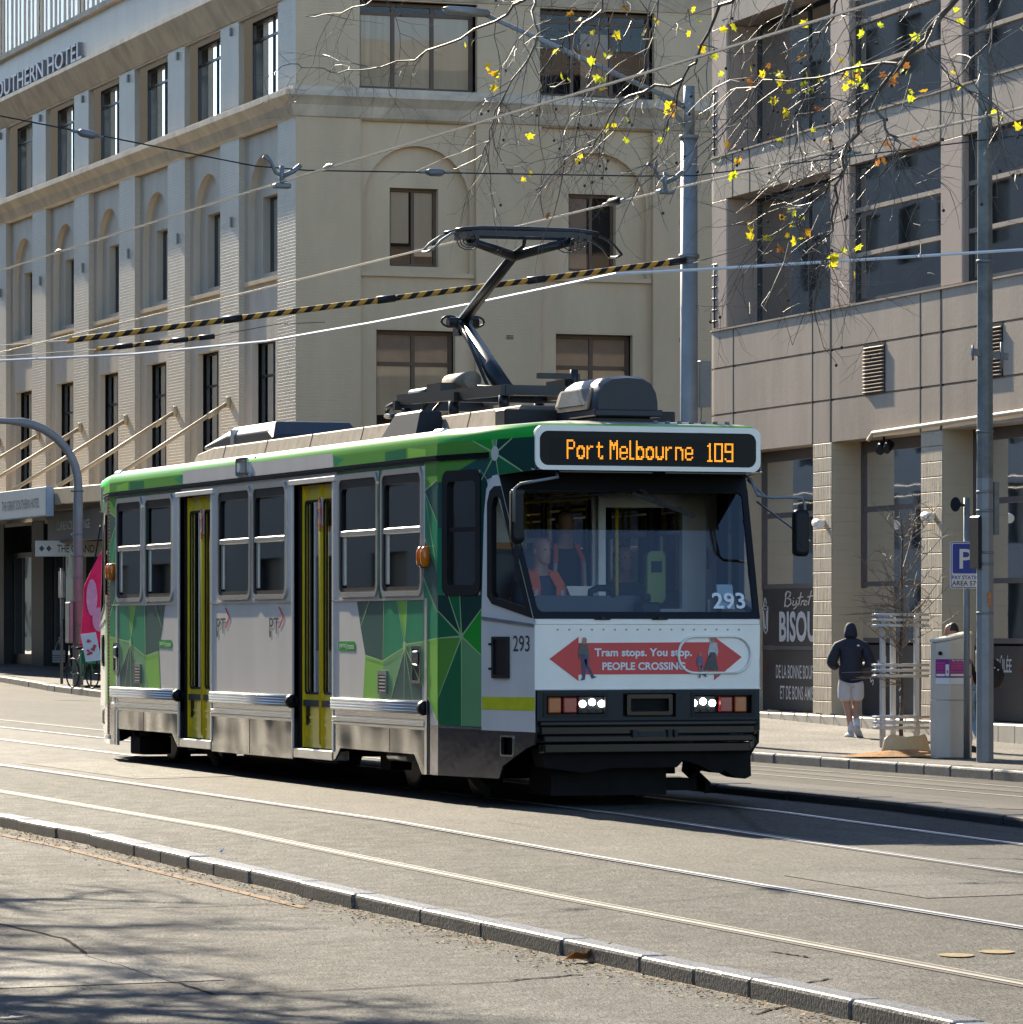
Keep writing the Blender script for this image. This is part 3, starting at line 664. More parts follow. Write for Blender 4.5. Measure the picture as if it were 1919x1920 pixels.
for s in (8.72, 6.82):
    mb = MB(); mb.text('PT', f(s, 1.475), (0,-1,0), (0,0,1), .33, .155, 0, .0)
    mb.poly([f(s, 1.44), f(s-.048, 1.44), f(s-.048, 1.5), f(s, 1.5)], 0)
    lg = mb.build('lettering', [M['text_dark']], tram)
    mb = MB(); mb.poly([f(s-.31,1.735), f(s-.36,1.735), f(s-.50,1.635), f(s-.45,1.635)]); mb.poly([f(s-.45,1.635), f(s-.50,1.635), f(s-.36,1.53), f(s-.31,1.53)]); mb.build('chevron', M['red'], lg)
for s in (4.55, 10.98):
    mb = MB(); mb.poly([(-(HW+.003), p, q) for p, q in rrect(s-.53, s, 1.315, 1.405, .03)], 0)
    mb.text('yarra', (-(HW+.006), s-.04, 1.333), (0,-1,0), (0,0,1), .20, .05, 1, .01); mb.text('trams', (-(HW+.006), s-.29, 1.335), (0,-1,0), (0,0,1), .20, .045, 1, .01)
    mb.poly([(-(HW+.006), p, q) for p, q in ((s-.262,1.325),(s-.272,1.325),(s-.258,1.395),(s-.248,1.395))], 1)
    mb.build('badge', [M['g_mid'], M['text_white']], tram)
# orange ribbed strip at the rear corner
mb = MB()
for i in range(62): mb.box(-HW-.004, -HW+.06, S1+.005+.0, S1+.05, .36+i*.042, .36+i*.042+.018, 1)
mb.box(-HW+.004, -HW+.05, S1+.002, S1+.13, .33, 2.98, 0); mb.box(-HW-.02,-HW+.08, S1+.0, S1+.12, .30, .345, 2)
mb.build('rear_corner_strip', [M['black'], mat('orange ribs', (.45,.16,.03), .5), M['alu']], tram)
# ------------------------------------------------------------------ tram: cab fronts, lamps, mirrors, wipers
M['led'] = mat('amber display dots', (.9,.45,.02), .5, var=0, emit=(1.0,.33,.012), es=1.25)
M['lamp_on'] = mat('lit headlamp', (1,1,1), .3, var=0, emit=(1.0,.99,.94), es=9)
M['screen'] = mat('display board', (.022,.020,.018), .5, var=.1, spec=.1); M['display_black'] = mat('display glass', (.006,.007,.009), .3, var=.1, spec=.12)
GLY = {'P':['11110','10001','10001','10001','11110','10000','10000','10000','10000','10000'],
 'o':['00000','00000','00000','01110','11011','10001','10001','10001','11011','01110'],
 'r':['00000','00000','00000','1011','1100','1000','1000','1000','1000','1000'],
 't':['0000','0100','0100','1111','0100','0100','0100','0100','0101','0011'],
 'M':['10001','11011','11111','10101','10101','10001','10001','10001','10001','10001'],
 'e':['00000','00000','00000','01110','10001','10001','11111','10000','10001','01110'],
 'l':['100','100','100','100','100','100','100','100','100','111'],
 'b':['10000','10000','10000','11110','11011','10001','10001','10001','11011','11110'],
 'u':['00000','00000','00000','10001','10001','10001','10001','10001','11011','01110'],
 'n':['00000','00000','00000','11110','10011','10001','10001','10001','10001','10001'],
 '1':['010','110','010','010','010','010','010','010','010','111'],
 '0':['11111','10001','10001','10001','10001','10001','10001','10001','10001','11111'],
 '9':['11111','10001','10001','10001','11111','00001','00001','00001','10001','01111']}
def led_text(mb, f, s, x0, x1, z0, z1):
    cols = []
    for ch in s:
        if ch == ' ': cols += [None]*3; continue
        gl = GLY[ch]; wd = max(len(r) for r in gl)
        for c in range(wd): cols.append([len(r) > c and r[c] == '1' for r in gl])
        cols.append(None)
    cols = cols[:-1]; px = (x1-x0)/len(cols); pz = (z1-z0)/10
    for i, c in enumerate(cols):
        if c is None: continue
        for r in range(10):
            if not c[r]: continue
            for a in (.25, .75):              # every stroke is two dots wide
                for b_ in (.25, .75):
                    cx, cz = x0+(i+a)*px, z1-(r+b_)*pz; rx, rz = px*.19, pz*.19
                    mb.poly([f(cx+rx*math.cos(k*math.pi/3), cz+rz*math.sin(k*math.pi/3)) for k in range(6)])
def windscreen(front):
    Y = (lambda y: y) if front else (lambda y: LEN-y)
    # screen plane: from (s .02, z 1.605) to (s .60, z 2.835)
    def W(t, z, out=0.0):
        k = (z-1.605)/(2.835-1.605); s = .02 + .58*k
        return (t*(FW + TAP*s)/1.0, Y(s - out*.904), z + out*.427)
    mb = MB()
    o = [(-1,1.605),(1,1.605),(1,2.835),(-1,2.835)]
    mb.plate(o, [rrect(-.955, .955, 1.66, 2.70, .05)], lambda t, z, w=0: W(t, z, .012-w), .04)
    fr = mb.build('windscreen', M['black'], tram)
    mb = MB(); mb.poly([W(t, z, .0) for t, z in rect(-.97, .97, 1.64, 2.80)]); mb.build('pane', M['wind_glass'], fr)
    return W, fr
for front in (True, False):
    Y = (lambda y: y) if front else (lambda y: LEN-y)
    W, ws = windscreen(front)
    # overhanging destination box
    f = front_map(front); mb = MB()
    mb.plate(rrect(-FW-.005, FW+.005, 2.862, 3.238, .075, 6), [rrect(-FW+.035, FW-.035, 2.90, 3.19, .075, 6)], front_map(front, .012), .06)
    mb.poly([f(-FW-.03,2.862,0), f(FW+.03,2.862,0), f(FW+.03,2.872,.03), f(-FW-.03,2.872,.03)])
    db = mb.build('destination_box', M['white'], tram, bevel=.008, seg=2)
    mb = MB(); mb.poly([f(a, z, -.003) for a, z in rect(-FW+.02, FW-.02, 2.885, 3.205)]); mb.build('display_glass', M['display_black'], db)
    mb = MB(); mb.poly([f(a, z, -.0055) for a, z in rect(-.885, .80, 2.925, 3.125)]); sc_ = mb.build('display_board', M['screen'], db)
    if front:
        mb = MB(); led_text(mb, lambda a, z: f(a, z, -.0085), 'Port Melbourne', -.742, .405, 2.955, 3.118); led_text(mb, lambda a, z: f(a, z, -.0085), '109', .535, .775, 2.945, 3.105)
        mb.build('lettering', M['led'], db)
    mb = MB()
    p = [(-FW, 0), (FW, 0), (1.135, .60), (-1.135, .60)]
    mb.poly([(a, Y(b), 2.862 if b == 0 else 2.836) for a, b in p]); mb.poly([(a, Y(b+.004), 2.868 if b == 0 else 2.842) for a, b in p])
    for t0, t1 in ((-.78, .06), (.18, .98)): mb.box(t0, t1, *sorted((Y(.06), Y(.10))), 2.845, 2.856)
    mb.build('visor', M['black_gloss'], tram)
    # quarter windows: black surround and pane
    for sg in (-1, 1):
        fq = taper(sg, front); q = [(.70,1.735),(.035,1.612),(.565,2.74),(.66,2.74),(.735,2.70),(.777,2.60),(.777,1.80)]
        c = (sum(a for a, _ in q)/7, sum(b for _, b in q)/7)
        inn = [(.66,1.79),(.145,1.70),(.555,2.62),(.62,2.66),(.665,2.64),(.70,2.56),(.70,1.84)]
        mb = MB(); mb.plate(q, [inn], taper(sg, front, .012), .05); qf = mb.build('quarter_window', M['black'], tram)
        mb = MB(); mb.poly([fq(a, z, .01) for a, z in q]); mb.build('pane', M['wind_glass'], qf)
        mb = MB(); mb.plate(rrect(.895, 1.545, 1.81, 2.895, .09, 5), [rrect(.975, 1.455, 1.90, 2.80, .05, 5)], taper(sg, front, .014), .06); cw = mb.build('cab_side_window', M['black'], tram)
        mb = MB(); mb.poly([fq(a, z, .02) for a, z in rect(.93, 1.50, 1.85, 2.86)]); mb.build('pane', M['tint_glass'], cw)
        mb = MB(); mb.hexa([fq(a, z, w_) for z in (2.36, 2.40) for a, w_ in ((.96,.02),(.96,-.004),(1.47,-.004),(1.47,.02))]); mb.build('transom', M['black'], cw)
        # dark grille box with hinges
        mb = MB(); mb.plate(rrect(.41, .69, 1.10, 1.455, .01), [rect(.44, .66, 1.13, 1.43)], taper(sg, front, .022), .02); mb.box
        gb = mb.build('cab_hatch', M['dark'], tram, bevel=.004)
        mb = MB(); mb.poly([fq(a, z, -.009) for a, z in rect(.43, .67, 1.12, 1.44)]); mb.build('hatch_panel', M['black'], gb)
        mb = MB()
        for z in (1.38, 1.17): mb.hexa([fq(a, z+dz, w_) for dz in (0, .02) for a, w_ in ((.69,0),(.69,-.03),(.725,-.03),(.725,0))])
        mb.build('hinge', M['black'], gb)
    # lamp band
    mb = MB(); mb.plate(rect(-FW+.01, FW-.005, .745, 1.003), [rect(-.935,.935-1.32,.79,.965), rect(-.235,.245,.775,.975), rect(.40,.955,.79,.965)], front_map(front, .012), .09)
    lb = mb.build('lamp_band', M['dark'], tram, bevel=.006)
    mb = MB()
    for a, b in ((-.955,-.37), (.385,.97)):
        mb = MB(); mb.plate(rect(a, b, .775, .98), [rect(a+.03, b-.03, .80, .955)], front_map(front, .020), .02); mb.build('lamp_frame', M['black'], lb)
    mb = MB(); mb.poly([f(a, z, .06) for a, z in rect(-FW+.02, FW-.02, .76, .99)]); mb.build('lamp_backing', M['black'], lb)
    for a, b, mm in ((-.905,-.785,'orange_lens'),(-.77,-.645,'red_lens'),(.79,.905,'orange_lens'),(.655,.775,'red_lens')):
        mb = MB(); mb.hexa([f(q, z, d_) for z in (.808, .945) for q, d_ in ((a,.05),(b,.05),(b,.0),(a,.0))]); ln = mb.build('indicator' if 'orange' in mm else 'tail_lamp', M[mm], tram, bevel=.012, seg=2)
    for cx in (-.475, .535):
        mb = MB(); mb.hexa([f(q, z, d_) for z in (.80, .955) for q, d_ in ((cx-.155,.05),(cx+.09,.05),(cx+.09,.02),(cx-.155,.02))]); hl = mb.build('headlight', M['dark'], tram, bevel=.01)
        for i, dx in enumerate((-.085, .0, .085)):
            z = .888 + (.014 if i == 1 else 0)
            mb = MB(); mb.loft([[f(cx-.03+dx*1.0+r_*math.cos(k*math.pi/8), z+r_*math.sin(k*math.pi/8), d_) for k in range(16)] for r_, d_ in ((.029,.03),(.029,.008),(.022,.002))]); mb.build('lamp', M['lamp_on'] if front else M['steel'], hl)
            mb = MB(); mb.loft([[f(cx-.03+dx*.86+.026*math.cos(k*math.pi/6), .833+.02*math.sin(k*math.pi/6), d_) for k in range(12)] for d_ in (.03, .012)]); mb.build('lens', M['black_gloss'], hl)
    mb = MB(); mb.plate(rrect(-.20, .215, .79, .965, .015), [rrect(-.165, .18, .82, .93, .01)], front_map(front, .018), .05)
    gr = mb.build('grille', M['black_gloss'], tram, bevel=.006)
    mb = MB()
    for i in range(7): mb.hexa([f(q, .823+i*.0158+dz, d_+dz) for dz in (0, .006) for q, d_ in ((-.17,.03),(.185,.03),(.185,.005),(-.17,.005))])
    mb.build('slat', M['dark'], gr)
    # bumper: stacked dark bars that taper inward, underrun
    mb = MB()
    for z0, z1, h0, o in ((.70,.742,1.0,.03),(.625,.70,.985,.015),(.56,.62,.965,.03),(.47,.555,.95,.0)):
        mb.hexa([f(q, z, d_) for z in (z0, z1) for q, d_ in ((-h0,.12),(h0,.12),(h0-.01,-o),(-h0+.01,-o))])
    bp = mb.build('bumper', M['black_gloss'], tram, bevel=.012, seg=2)
    mb = MB()
    for a, b in ((-.16,-.11),(.16,.20),(.22,.25)): mb.hexa([f(q, z, d_) for z in (.60, .665) for q, d_ in ((a,.05),(b,.05),(b,-.05),(a,-.05))])
    mb.hexa([f(q, z, d_) for z in (.61, .65) for q, d_ in ((-.10,.05),(.15,.05),(.15,-.035),(-.10,-.035))])
    mb.build('coupler_plate', M['dark'], bp)
    mb = MB()   # dark fairing below the bumper, right-hand leg deeper with a torn edge
    mb.prism([(-.93,.50),(-.90,.35),(-.55,.30),(-.30,.34),(.30,.34),(.36,.40),(.50,.36),(.62,.30),(.70,.285),(.74,.31),(.80,.27),(.86,.245),(.93,.235),(.985,.26),(.975,.50)], lambda a, z, w=0: f(a if front else -a, z, .10+w), .25)
    mb.build('fairing', M['under'], tram)
    mb = MB(); mb.hexa([f(q, z, d_) for z in (.10, .36) for q, d_ in ((-.75,.9),(.30,.9),(.30,.35),(-.75,.35))]); mb.hexa([f(q, z, d_) for z in (.13, .23) for q, d_ in ((.28,.85),(.62,.85),(.62,.45),(.28,.45))])
    mb.bar(f(.60,.23,.5), f(.70,.38,.45), .04, .04); mb.bar(f(.70,.36,.45), f(.72,.50,.45), .03, .03)
    mb.build('lifeguard_tray', M['under'], tram)
# arrow panel, lettering and numbers of the leading end
f = front_map(True)
F3 = lambda a, z: f(a, z, -.0035); F4 = lambda a, z: f(a, z, -.0065)
mb = MB()
mb.poly([F3(*p) for p in ((-.895,1.268),(-.633,1.454),(-.633,1.402),(.60,1.408),(.60,1.455),(.855,1.28),(.60,1.082),(.60,1.135),(-.633,1.135),(-.633,1.08))])
ar = mb.build('arrow_sticker', M['red'], tram)
mb = MB()
mb.text('Tram stops. You stop.', F4(-.49,1.268), (1,0,0), (0,0,1), .885, .088, 0, .03); mb.text('PEOPLE CROSSING', F4(-.42,1.172), (1,0,0), (0,0,1), .755, .066, 0, .03)
mb.build('lettering', M['text_white'], ar)
def printed_person(h, x, z, flip, top, bottom, skin=True):
    """flat printed walker on the sticker"""
    mb = MB(); s_ = -1 if flip else 1; K = lambda a, b: f(x + s_*a*h, z + b*h, -.009)
    mb.poly([K(a, b) for a, b in ((-.05,.88),(.0,.84),(.05,.86),(.07,.94),(.03,1.0),(-.04,.99))], 0)                    # hair and face
    mb.poly([K(a, b) for a, b in ((-.11,.84),(.07,.84),(.13,.62),(.12,.46),(.08,.48),(.07,.60),(-.06,.60),(-.12,.50),(-.15,.62))], 1)
    if bottom[0] == 'skirt': mb.poly([K(a, b) for a, b in ((-.06,.60),(.07,.60),(.24,.16),(-.16,.14))], 2); mb.poly([K(a, b) for a, b in ((-.10,.14),(-.04,.14),(-.06,.02),(-.14,.0))], 0); mb.poly([K(a, b) for a, b in ((.12,.15),(.19,.15),(.30,.05),(.20,.02))], 0)
    else:
        mb.poly([K(a, b) for a, b in ((-.08,.60),(.07,.60),(.06,.34),(.02,.02),(-.10,.0),(-.04,.06),(-.06,.34))], 2)
        mb.poly([K(a, b) for a, b in ((.0,.48),(.08,.50),(.12,.34),(.25,.10),(.32,.08),(.20,.04),(.05,.32))], 2)
    return mb
sk_ = mat('printed skin and hair', (.36,.20,.13), .5, var=.25, vs=30)
printed_person(.365, -.585, 1.085, False, None, ('legs',)).build('printed_figure', [sk_, mat('printed grey jacket', (.10,.09,.085), .5, var=.3, vs=40), mat('printed jeans', (.06,.06,.13), .5, var=.3, vs=40)], ar)
printed_person(.345, .585, 1.115, True, None, ('skirt',)).build('printed_figure', [sk_, mat('printed white shirt', (.50,.48,.48), .5, var=.2, vs=40), mat('printed dark skirt', (.07,.065,.065), .5, var=.3, vs=40)], ar)
printed_person(.22, .47, 1.10, False, None, ('legs',)).build('printed_figure', [sk_, mat('printed blue dress', (.10,.11,.24), .5, var=.4, vs=60), mat('printed legs', (.25,.15,.15), .5, var=.3, vs=40)], ar)
# raised oblong hatch lip over the right of the sticker
mb = MB(); o = [(p, -.012, q) for p, q in rrect(.27, .935, 1.145, 1.455, .15, 8)]
mb.tube(o + [o[0]], .012, 6, 0, closed=False); mb.build('hatch_lip', M['white'], tram)
# fleet numbers
W_, ws_ = None, None
mb = MB()
def WS(t, z, out): k = (z-1.605)/1.23; s = .02+.58*k; return (t*(FW+TAP*s), s-out*.904, z+out*.427)
o = Vector(WS(.60,1.69,.004)); ay = Vector(WS(.60,1.85,.004))-o
mb.text('293', o, (1,0,0), ay, .30, .155, 0, .02); mb.build('lettering', M['text_white'], tram)
mb = MB(); mb.poly([WS(a, z, -.02) for a, z in rect(.66,.80,1.70,1.91)]); mb.build('permit_card', mat('pale blue card', (.45,.60,.70), .6), tram)
mb = MB(); ft = taper(-1, True, .0075); o = Vector(ft(.352,1.330)); ax = Vector(ft(0.08,1.330))-o
mb.text('293', o, ax, (0,0,1), .275, .135, 0, .0); mb.build('lettering', M['text_dark'], tram)
# mirrors, one each side, and the single wiper
def mirror(pts, c, w_, h_, tilt):
    mb = MB(); mb.tube(pts, .013, 8); ma = mb.build('mirror', M['galv'], tram)
    mb = MB(); rr = []
    for y, k in ((-.045,.80),(-.035,1),(.04,1),(.06,.7)): rr.append([(c[0]+k*a, c[1]+y, c[2]+k*b + tilt*a) for a, b in rrect(-w_/2, w_/2, -h_/2, h_/2, .04, 4)])
    mb.loft(rr); mb.build('mirror_housing', M['black'], ma)
    mb = MB(); mb.tube([(c[0],c[1]-.05,c[2]-.08),(c[0],c[1]+.02,c[2]-.08)], .03, 8); mb.build('clamp', M['black'], ma)
mirror([(.93,.12,2.84),(.95,.02,2.80),(.97,-.08,2.66),(1.06,-.16,2.64),(1.24,-.18,2.645),(1.34,-.18,2.64),(1.365,-.18,2.58),(1.37,-.18,2.30),(1.36,-.18,2.25)], (1.325,-.18,2.34), .125, .40, -.02)
mb = MB(); mb.tube([(1.36,-.18,2.27),(1.45,-.10,2.27),(1.12,.3,2.62)], .009, 6); mb.tube([(.95,.10,2.80),(1.02,-.12,2.655)], .01, 6); mb.build('mirror_brace', M['galv'], tram)
mirror([(-.80,.10,2.85),(-.82,.0,2.80),(-.98,-.12,2.775),(-1.16,-.02,2.74),(-1.20,.02,2.70),(-1.205,.02,2.42)], (-1.150,.10,2.47), .105, .46, .0)
mb = MB(); mb.box(-1.20,-1.10,.05,.12,2.655,2.69); mb.box(-1.165,-1.115,.1,.16,2.20,2.26); mb.bar((-1.15,.1,2.22),(-1.14,.12,1.92),.035,.03); mb.build('mirror_bracket', M['dark'], tram)
mb = MB(); a = WS(.03,2.665,.05); b = WS(.52,2.47,.05)
mb.bar(WS(.10,2.70,.05), WS(.26,2.585,.06), .016, .016); mb.bar(a, b, .035, .03); mb.bar(WS(.20,2.60,.06), WS(.36,2.53,.06), .016, .03); mb.tube([WS(-.75,2.62,.03), WS(-.1,2.66,.05), WS(.10,2.70,.05)], .008, 6)
mb.build('wiper', M['black'], tram)

# ------------------------------------------------------------------ tram: inside
M['inner'] = mat('grey interior lining', (.75,.75,.72), .6, var=.1); M['floor_in'] = mat('dark vinyl floor', (.05,.05,.055), .6); M['seat'] = mat('green seat fabric', (.03,.09,.05), .8, var=.4, vs=40); M['dash'] = mat('dark dashboard', (.05,.06,.07), .5)
M['cream'] = mat('cream cab lining', (.80,.75,.65), .55, var=.06)
mb = MB(); mb.box(-HW+.07, HW-.07, 1.7, LEN-1.7, .78, .84, 0); mb.box(-.95,.95,.08,1.7,.78,.84,0); mb.box(-.95,.95,LEN-1.7,LEN-.08,.78,.84,0); mb.build('floor', M['floor_in'], tram)
mb = MB(); mb.box(-HW+.08, HW-.08, 1.7, LEN-1.7, 2.965, 3.0); mb.box(-1.0,1.0,.7,1.7,2.93,2.965); mb.box(-1.0,1.0,LEN-1.7,LEN-.7,2.93,2.965); mb.build('ceiling', M['inner'], tram)
for Yf in (lambda y: y, lambda y: LEN-y):
    s_ = 1 if Yf(0) == 0 else -1
    mb = MB()   # cab bulkhead with openings
    mb.plate(rect(-1.24, 1.24, .84, 2.95), [rect(-.50,.16,1.90,2.72), rect(.27,1.0,1.68,2.62)], lambda a, z, w=0: (a, Yf(1.78+w), z), .04, back=True)
    mb.build('cab_bulkhead', M['cream'], tram)
    mb = MB(); mb.plate(rect(.20, 1.05, 1.62, 2.70), [rect(.27, 1.0, 1.70, 2.60)], lambda a, z, w=0: (a, Yf(1.74+w), z), .03, back=True); mb.box(.18,.21,*sorted((Yf(1.68),Yf(1.74))),.84,2.9); mb.build('cab_door_frame', M['inner'], tram)
    mb = MB(); mb.prism([(-.92,.84),(-.92,1.60),(-.86,1.80),(.12,1.80),(.16,1.60),(.16,.84)], lambda a, z, w=0: (a, Yf(.42+w), z), .22); mb.box(-.90,.98,*sorted((Yf(.12),Yf(.42))),1.50,1.58); mb.box(-.80,.05,*sorted((Yf(.40),Yf(.42))),1.66,1.67)
    mb.build('dashboard', M['dash'], tram, bevel=.02)
    mb = MB(); mb.box(-.90,-.36,*sorted((Yf(1.52),Yf(1.64))),1.25,2.22); mb.box(-.88,-.38,*sorted((Yf(1.05),Yf(1.55))),1.20,1.32); mb.box(-.70,-.55,*sorted((Yf(1.2),Yf(1.4))),.84,1.2); mb.build('driver_seat', M['dash'], tram, bevel=.05, seg=2)
mb = MB(); mb.box(-.98,-.55,1.70,1.735,1.95,2.72); mb.box(-.94,-.60,1.69,1.70,2.28,2.66,1); mb.build('notice_board', [mat('orange notice', (.55,.24,.05), .6), mat('white papers', (.55,.55,.50), .7, var=.2, vs=12)], tram)
mb = MB(); mb.loft([[(.66+a, y, 1.98+b) for a, b in rrect(-.085,.085,-.23,.23,.05)] for y in (1.50,1.60)], 0); mb.box(-.05+.66,.05+.66,1.494,1.5,2.02,2.12,1); mb.box(.64,.68,1.52,1.58,.84,1.8,1); mb.build('ticket_reader', [mat('lime ticket reader', (.17,.25,.04), .4), M['black']], tram)
mb = MB(); mb.box(.02,.20,.22,.42,1.58,1.75); mb.cyl((.09,.3,1.75),(.09,.3,1.82),.05,10); mb.build('cab_console', M['black'], tram, bevel=.02)
mb = MB(); mb.box(-.20,.04,.18,.40,1.56,1.66); mb.build('ticket_tray', mat('pink tray', (.45,.12,.13), .5), tram, bevel=.01)
mb = MB(); mb.tube([(-.36,.44,1.80),(-.36,.44,1.84),(-.30,.44,1.87),(-.20,.44,1.87),(-.16,.44,1.84),(-.16,.44,1.79)], .03, 8); mb.build('gauge_hood', M['black'], tram)
mb = MB(); mb.cyl((-.62,.62,1.56),(-.62,.58,1.60),.02,8); mb.tube([(-.62+.17*math.cos(i*math.pi/10), .60+.03*math.sin(i*math.pi/10), 1.60+.1*math.sin(i*math.pi/10)) for i in range(20)], .012, 6, closed=True); mb.build('control_wheel', M['black'], tram)
seat = None
def bench():
    mb = MB(); mb.box(-.42,.42,-.02,.40,.42,.50); mb.hexa([(-.42,.36,.46),(.42,.36,.46),(.42,.44,.46),(-.42,.44,.46),(-.42,.46,1.0),(.42,.46,1.0),(.42,.54,1.0),(-.42,.54,1.0)]); mb.box(-.36,.36,.05,.35,.0,.42)
    o = mb.build('passenger_seat', M['seat'], tram, bevel=.03, seg=2); return o
b0 = bench()
k = 0
for s in (2.4, 3.4, 6.5, 7.6, 10.7, 11.7):
    for t in (-.80, .80):
        o = b0 if k == 0 else b0.copy()
        if k: C.objects.link(o)
        o.location = (t, s, .84); k += 1
mb = MB()
for s in (2.2, 4.65, 6.1, 8.8, 10.2, 12.4):
    for t in (-.55, .55): mb.cyl((t,s,.84),(t,s,2.96),.017,8)
for t in (-.55,.55): mb.cyl((t,2.2,2.72),(t,12.4,2.72),.016,8)
mb.build('grab_rail', M['yellow'], tram)

# ------------------------------------------------------------------ tram: running gear
def wheel(x, y, par):
    mb = MB(); prof = [(-.06,.0),(-.06,.24),(-.05,.33),(.05,.325),(.06,.355),(.075,.355),(.075,.24),(.05,.12),(.055,0)]
    s_ = -1 if x > 0 else 1
    mb.loft([[(x+s_*a, y+r_*math.cos(i*math.pi/14), .345+r_*math.sin(i*math.pi/14)) for i in range(28)] for a, r_ in prof if r_ > 0])
    return mb.build('wheel', M['dark'], par)
for yb in (3.1, LEN-3.1):
    mb = MB()
    for t in (-.95, .95):
        mb.hexa([(t-.06,yb-1.25,.36),(t+.06,yb-1.25,.36),(t+.06,yb+1.25,.36),(t-.06,yb+1.25,.36),(t-.06,yb-1.1,.50),(t+.06,yb-1.1,.50),(t+.06,yb+1.1,.50),(t-.06,yb+1.1,.50)])
        for q in (-.9,.9): mb.box(t-.10,t+.10,yb+q-.16,yb+q+.16,.22,.50); mb.cyl((t,yb+q,.5),(t,yb+q,.72),.07,10)
        mb.bar((t*1.08,yb-1.35,.30),(t*1.08,yb-1.9,.12),.05,.10)
    mb.box(-.85,.85,yb-.25,yb+.25,.30,.62)
    for q in (-.45,.45): mb.box(-.5,.5,yb+q-.2,yb+q+.2,.18,.5)
    bo = mb.build('bogie', M['under'], tram)
    for q in (-.9, .9):
        for t in (-.7175, .7175): wheel(t, yb+q, bo)
        mb = MB(); mb.cyl((-.7,yb+q,.345),(.7,yb+q,.345),.07,10); mb.build('axle', M['under'], bo)
mb = MB(); mb.box(-1.05,1.05,5.4,9.3,.30,.74); mb.box(-1.15,1.15,1.0,LEN-1.0,.70,.80); mb.box(-1.2,-.8,6.4,8.2,.24,.5)
for t in (-1.22,): mb.bar((t,12.75,.62),(t,12.35,.34),.05,.05); mb.box(-1.25,-.9,12.1,12.5,.16,.34); mb.bar((t,13.0,.6),(t,12.5,.58),.04,.04)
mb.build('underframe', M['under'], tram)
mb = MB(); mb.cyl((-1.12,3.05,.36),(-1.12,3.62,.36),.045,10); mb.build('air_tank', M['alu'], tram)

# ------------------------------------------------------------------ tram: roof equipment
M['duct'] = mat('weathered roof duct paint', (.23,.19,.14), .65, var=.35, vs=5); M['ac'] = mat('black roof unit', (.018,.022,.030), .42, var=.15, vs=6, spec=.35)
mb = MB()
mb.loft([[(-.62,y,3.27),(-.56,y,3.49),(.56,y,3.49),(.62,y,3.27)] for y in (1.66, 11.6, 12.3)][:2] + [[(-.62,12.35,3.27),(-.56,12.25,3.44),(.56,12.25,3.44),(.62,12.35,3.27)]], 0, smooth=False)
du = mb.build('roof_duct', M['duct'], tram, bevel=.012)
for y in (3.0, 4.6, 6.2, 7.9, 9.5, 11.1):
    mb = MB(); mb.hexa([(-.622,y,3.28),(-.60,y,3.28),(-.60,y+.02,3.28),(-.622,y+.02,3.28),(-.566,y,3.487),(-.54,y,3.487),(-.54,y+.02,3.487),(-.566,y+.02,3.487)]); mb.build('duct_joint', M['duct'], du)
mb = MB(); mb.loft([[(-.50,y,3.49),(-.50,y,h0),(-.40,y,h),(.40,y,h),(.50,y,h0),(.50,y,3.49)] for y, h0, h in ((9.55,3.52,3.55),(9.75,3.60,3.70),(11.3,3.60,3.70),(12.2,3.52,3.56))], 0, smooth=False)
pd = mb.build('roof_pod', M['ac'], tram, bevel=.02, seg=2)
mb = MB(); mb.box(-.507,.507,11.0,11.12,3.50,3.66); mb.build('pod_band', M['alu'], pd)
mb = MB(); mb.hexa([(-.85,3.72,3.29),(-.55,3.72,3.29),(-.55,4.85,3.29),(-.85,4.85,3.29),(-.78,3.78,3.54),(-.58,3.78,3.54),(-.58,4.55,3.54),(-.78,4.55,3.54)]); mb.build('roof_box', M['dark'], tram, bevel=.02)
# air conditioner near the front
mb = MB(); rings = []
prof = [(-.29,3.40),(-.29,3.47),(-.275,3.56),(-.235,3.63),(-.15,3.685),(0,3.70),(.15,3.69),(.24,3.64),(.285,3.56),(.30,3.47),(.30,3.40)]
for y, k in ((.50,.93),(.56,1.0),(1.05,1.0),(1.40,.98),(1.50,.9)): rings.append([(a*k, y, 3.39+(z-3.39)*k) for a, z in prof])
mb.loft(rings, 0); ac = mb.build('air_conditioner', M['ac'], tram, auto=40)
mb = MB(); mb.box(-.31,.32,.47,1.53,3.345,3.405); mb.box(-.25,.26,.6,1.4,3.29,3.345); mb.build('tray', M['ac'], ac, bevel=.01)
mb = MB(); mb.plate(rrect(.62,1.44,3.41,3.60,.05), [rrect(.70,1.38,3.445,3.58,.04)], lambda s, z, w=0: (-.318+w+max(0,(z-3.47))*.33, s, z), .02, 0); mb.build('grille_frame', M['duct'], ac)
mb = MB()
for i in range(24): mb.bar((-.312, .715+i*.028, 3.45), (-.275, .715+i*.028, 3.585), .010, .022)
mb.build('grille', M['galv'], ac)
mb = MB(); mb.box(-.80,.80,1.4,1.66,3.285,3.44)
mb.build('roof_step', M['dark'], tram, bevel=.01)
mb = MB()
for i in range(7): mb.cyl((.15+i*.11,.22,3.275),(.15+i*.11,.22,3.30),.022,8)
mb.build('roof_bolt', M['galv'], tram)
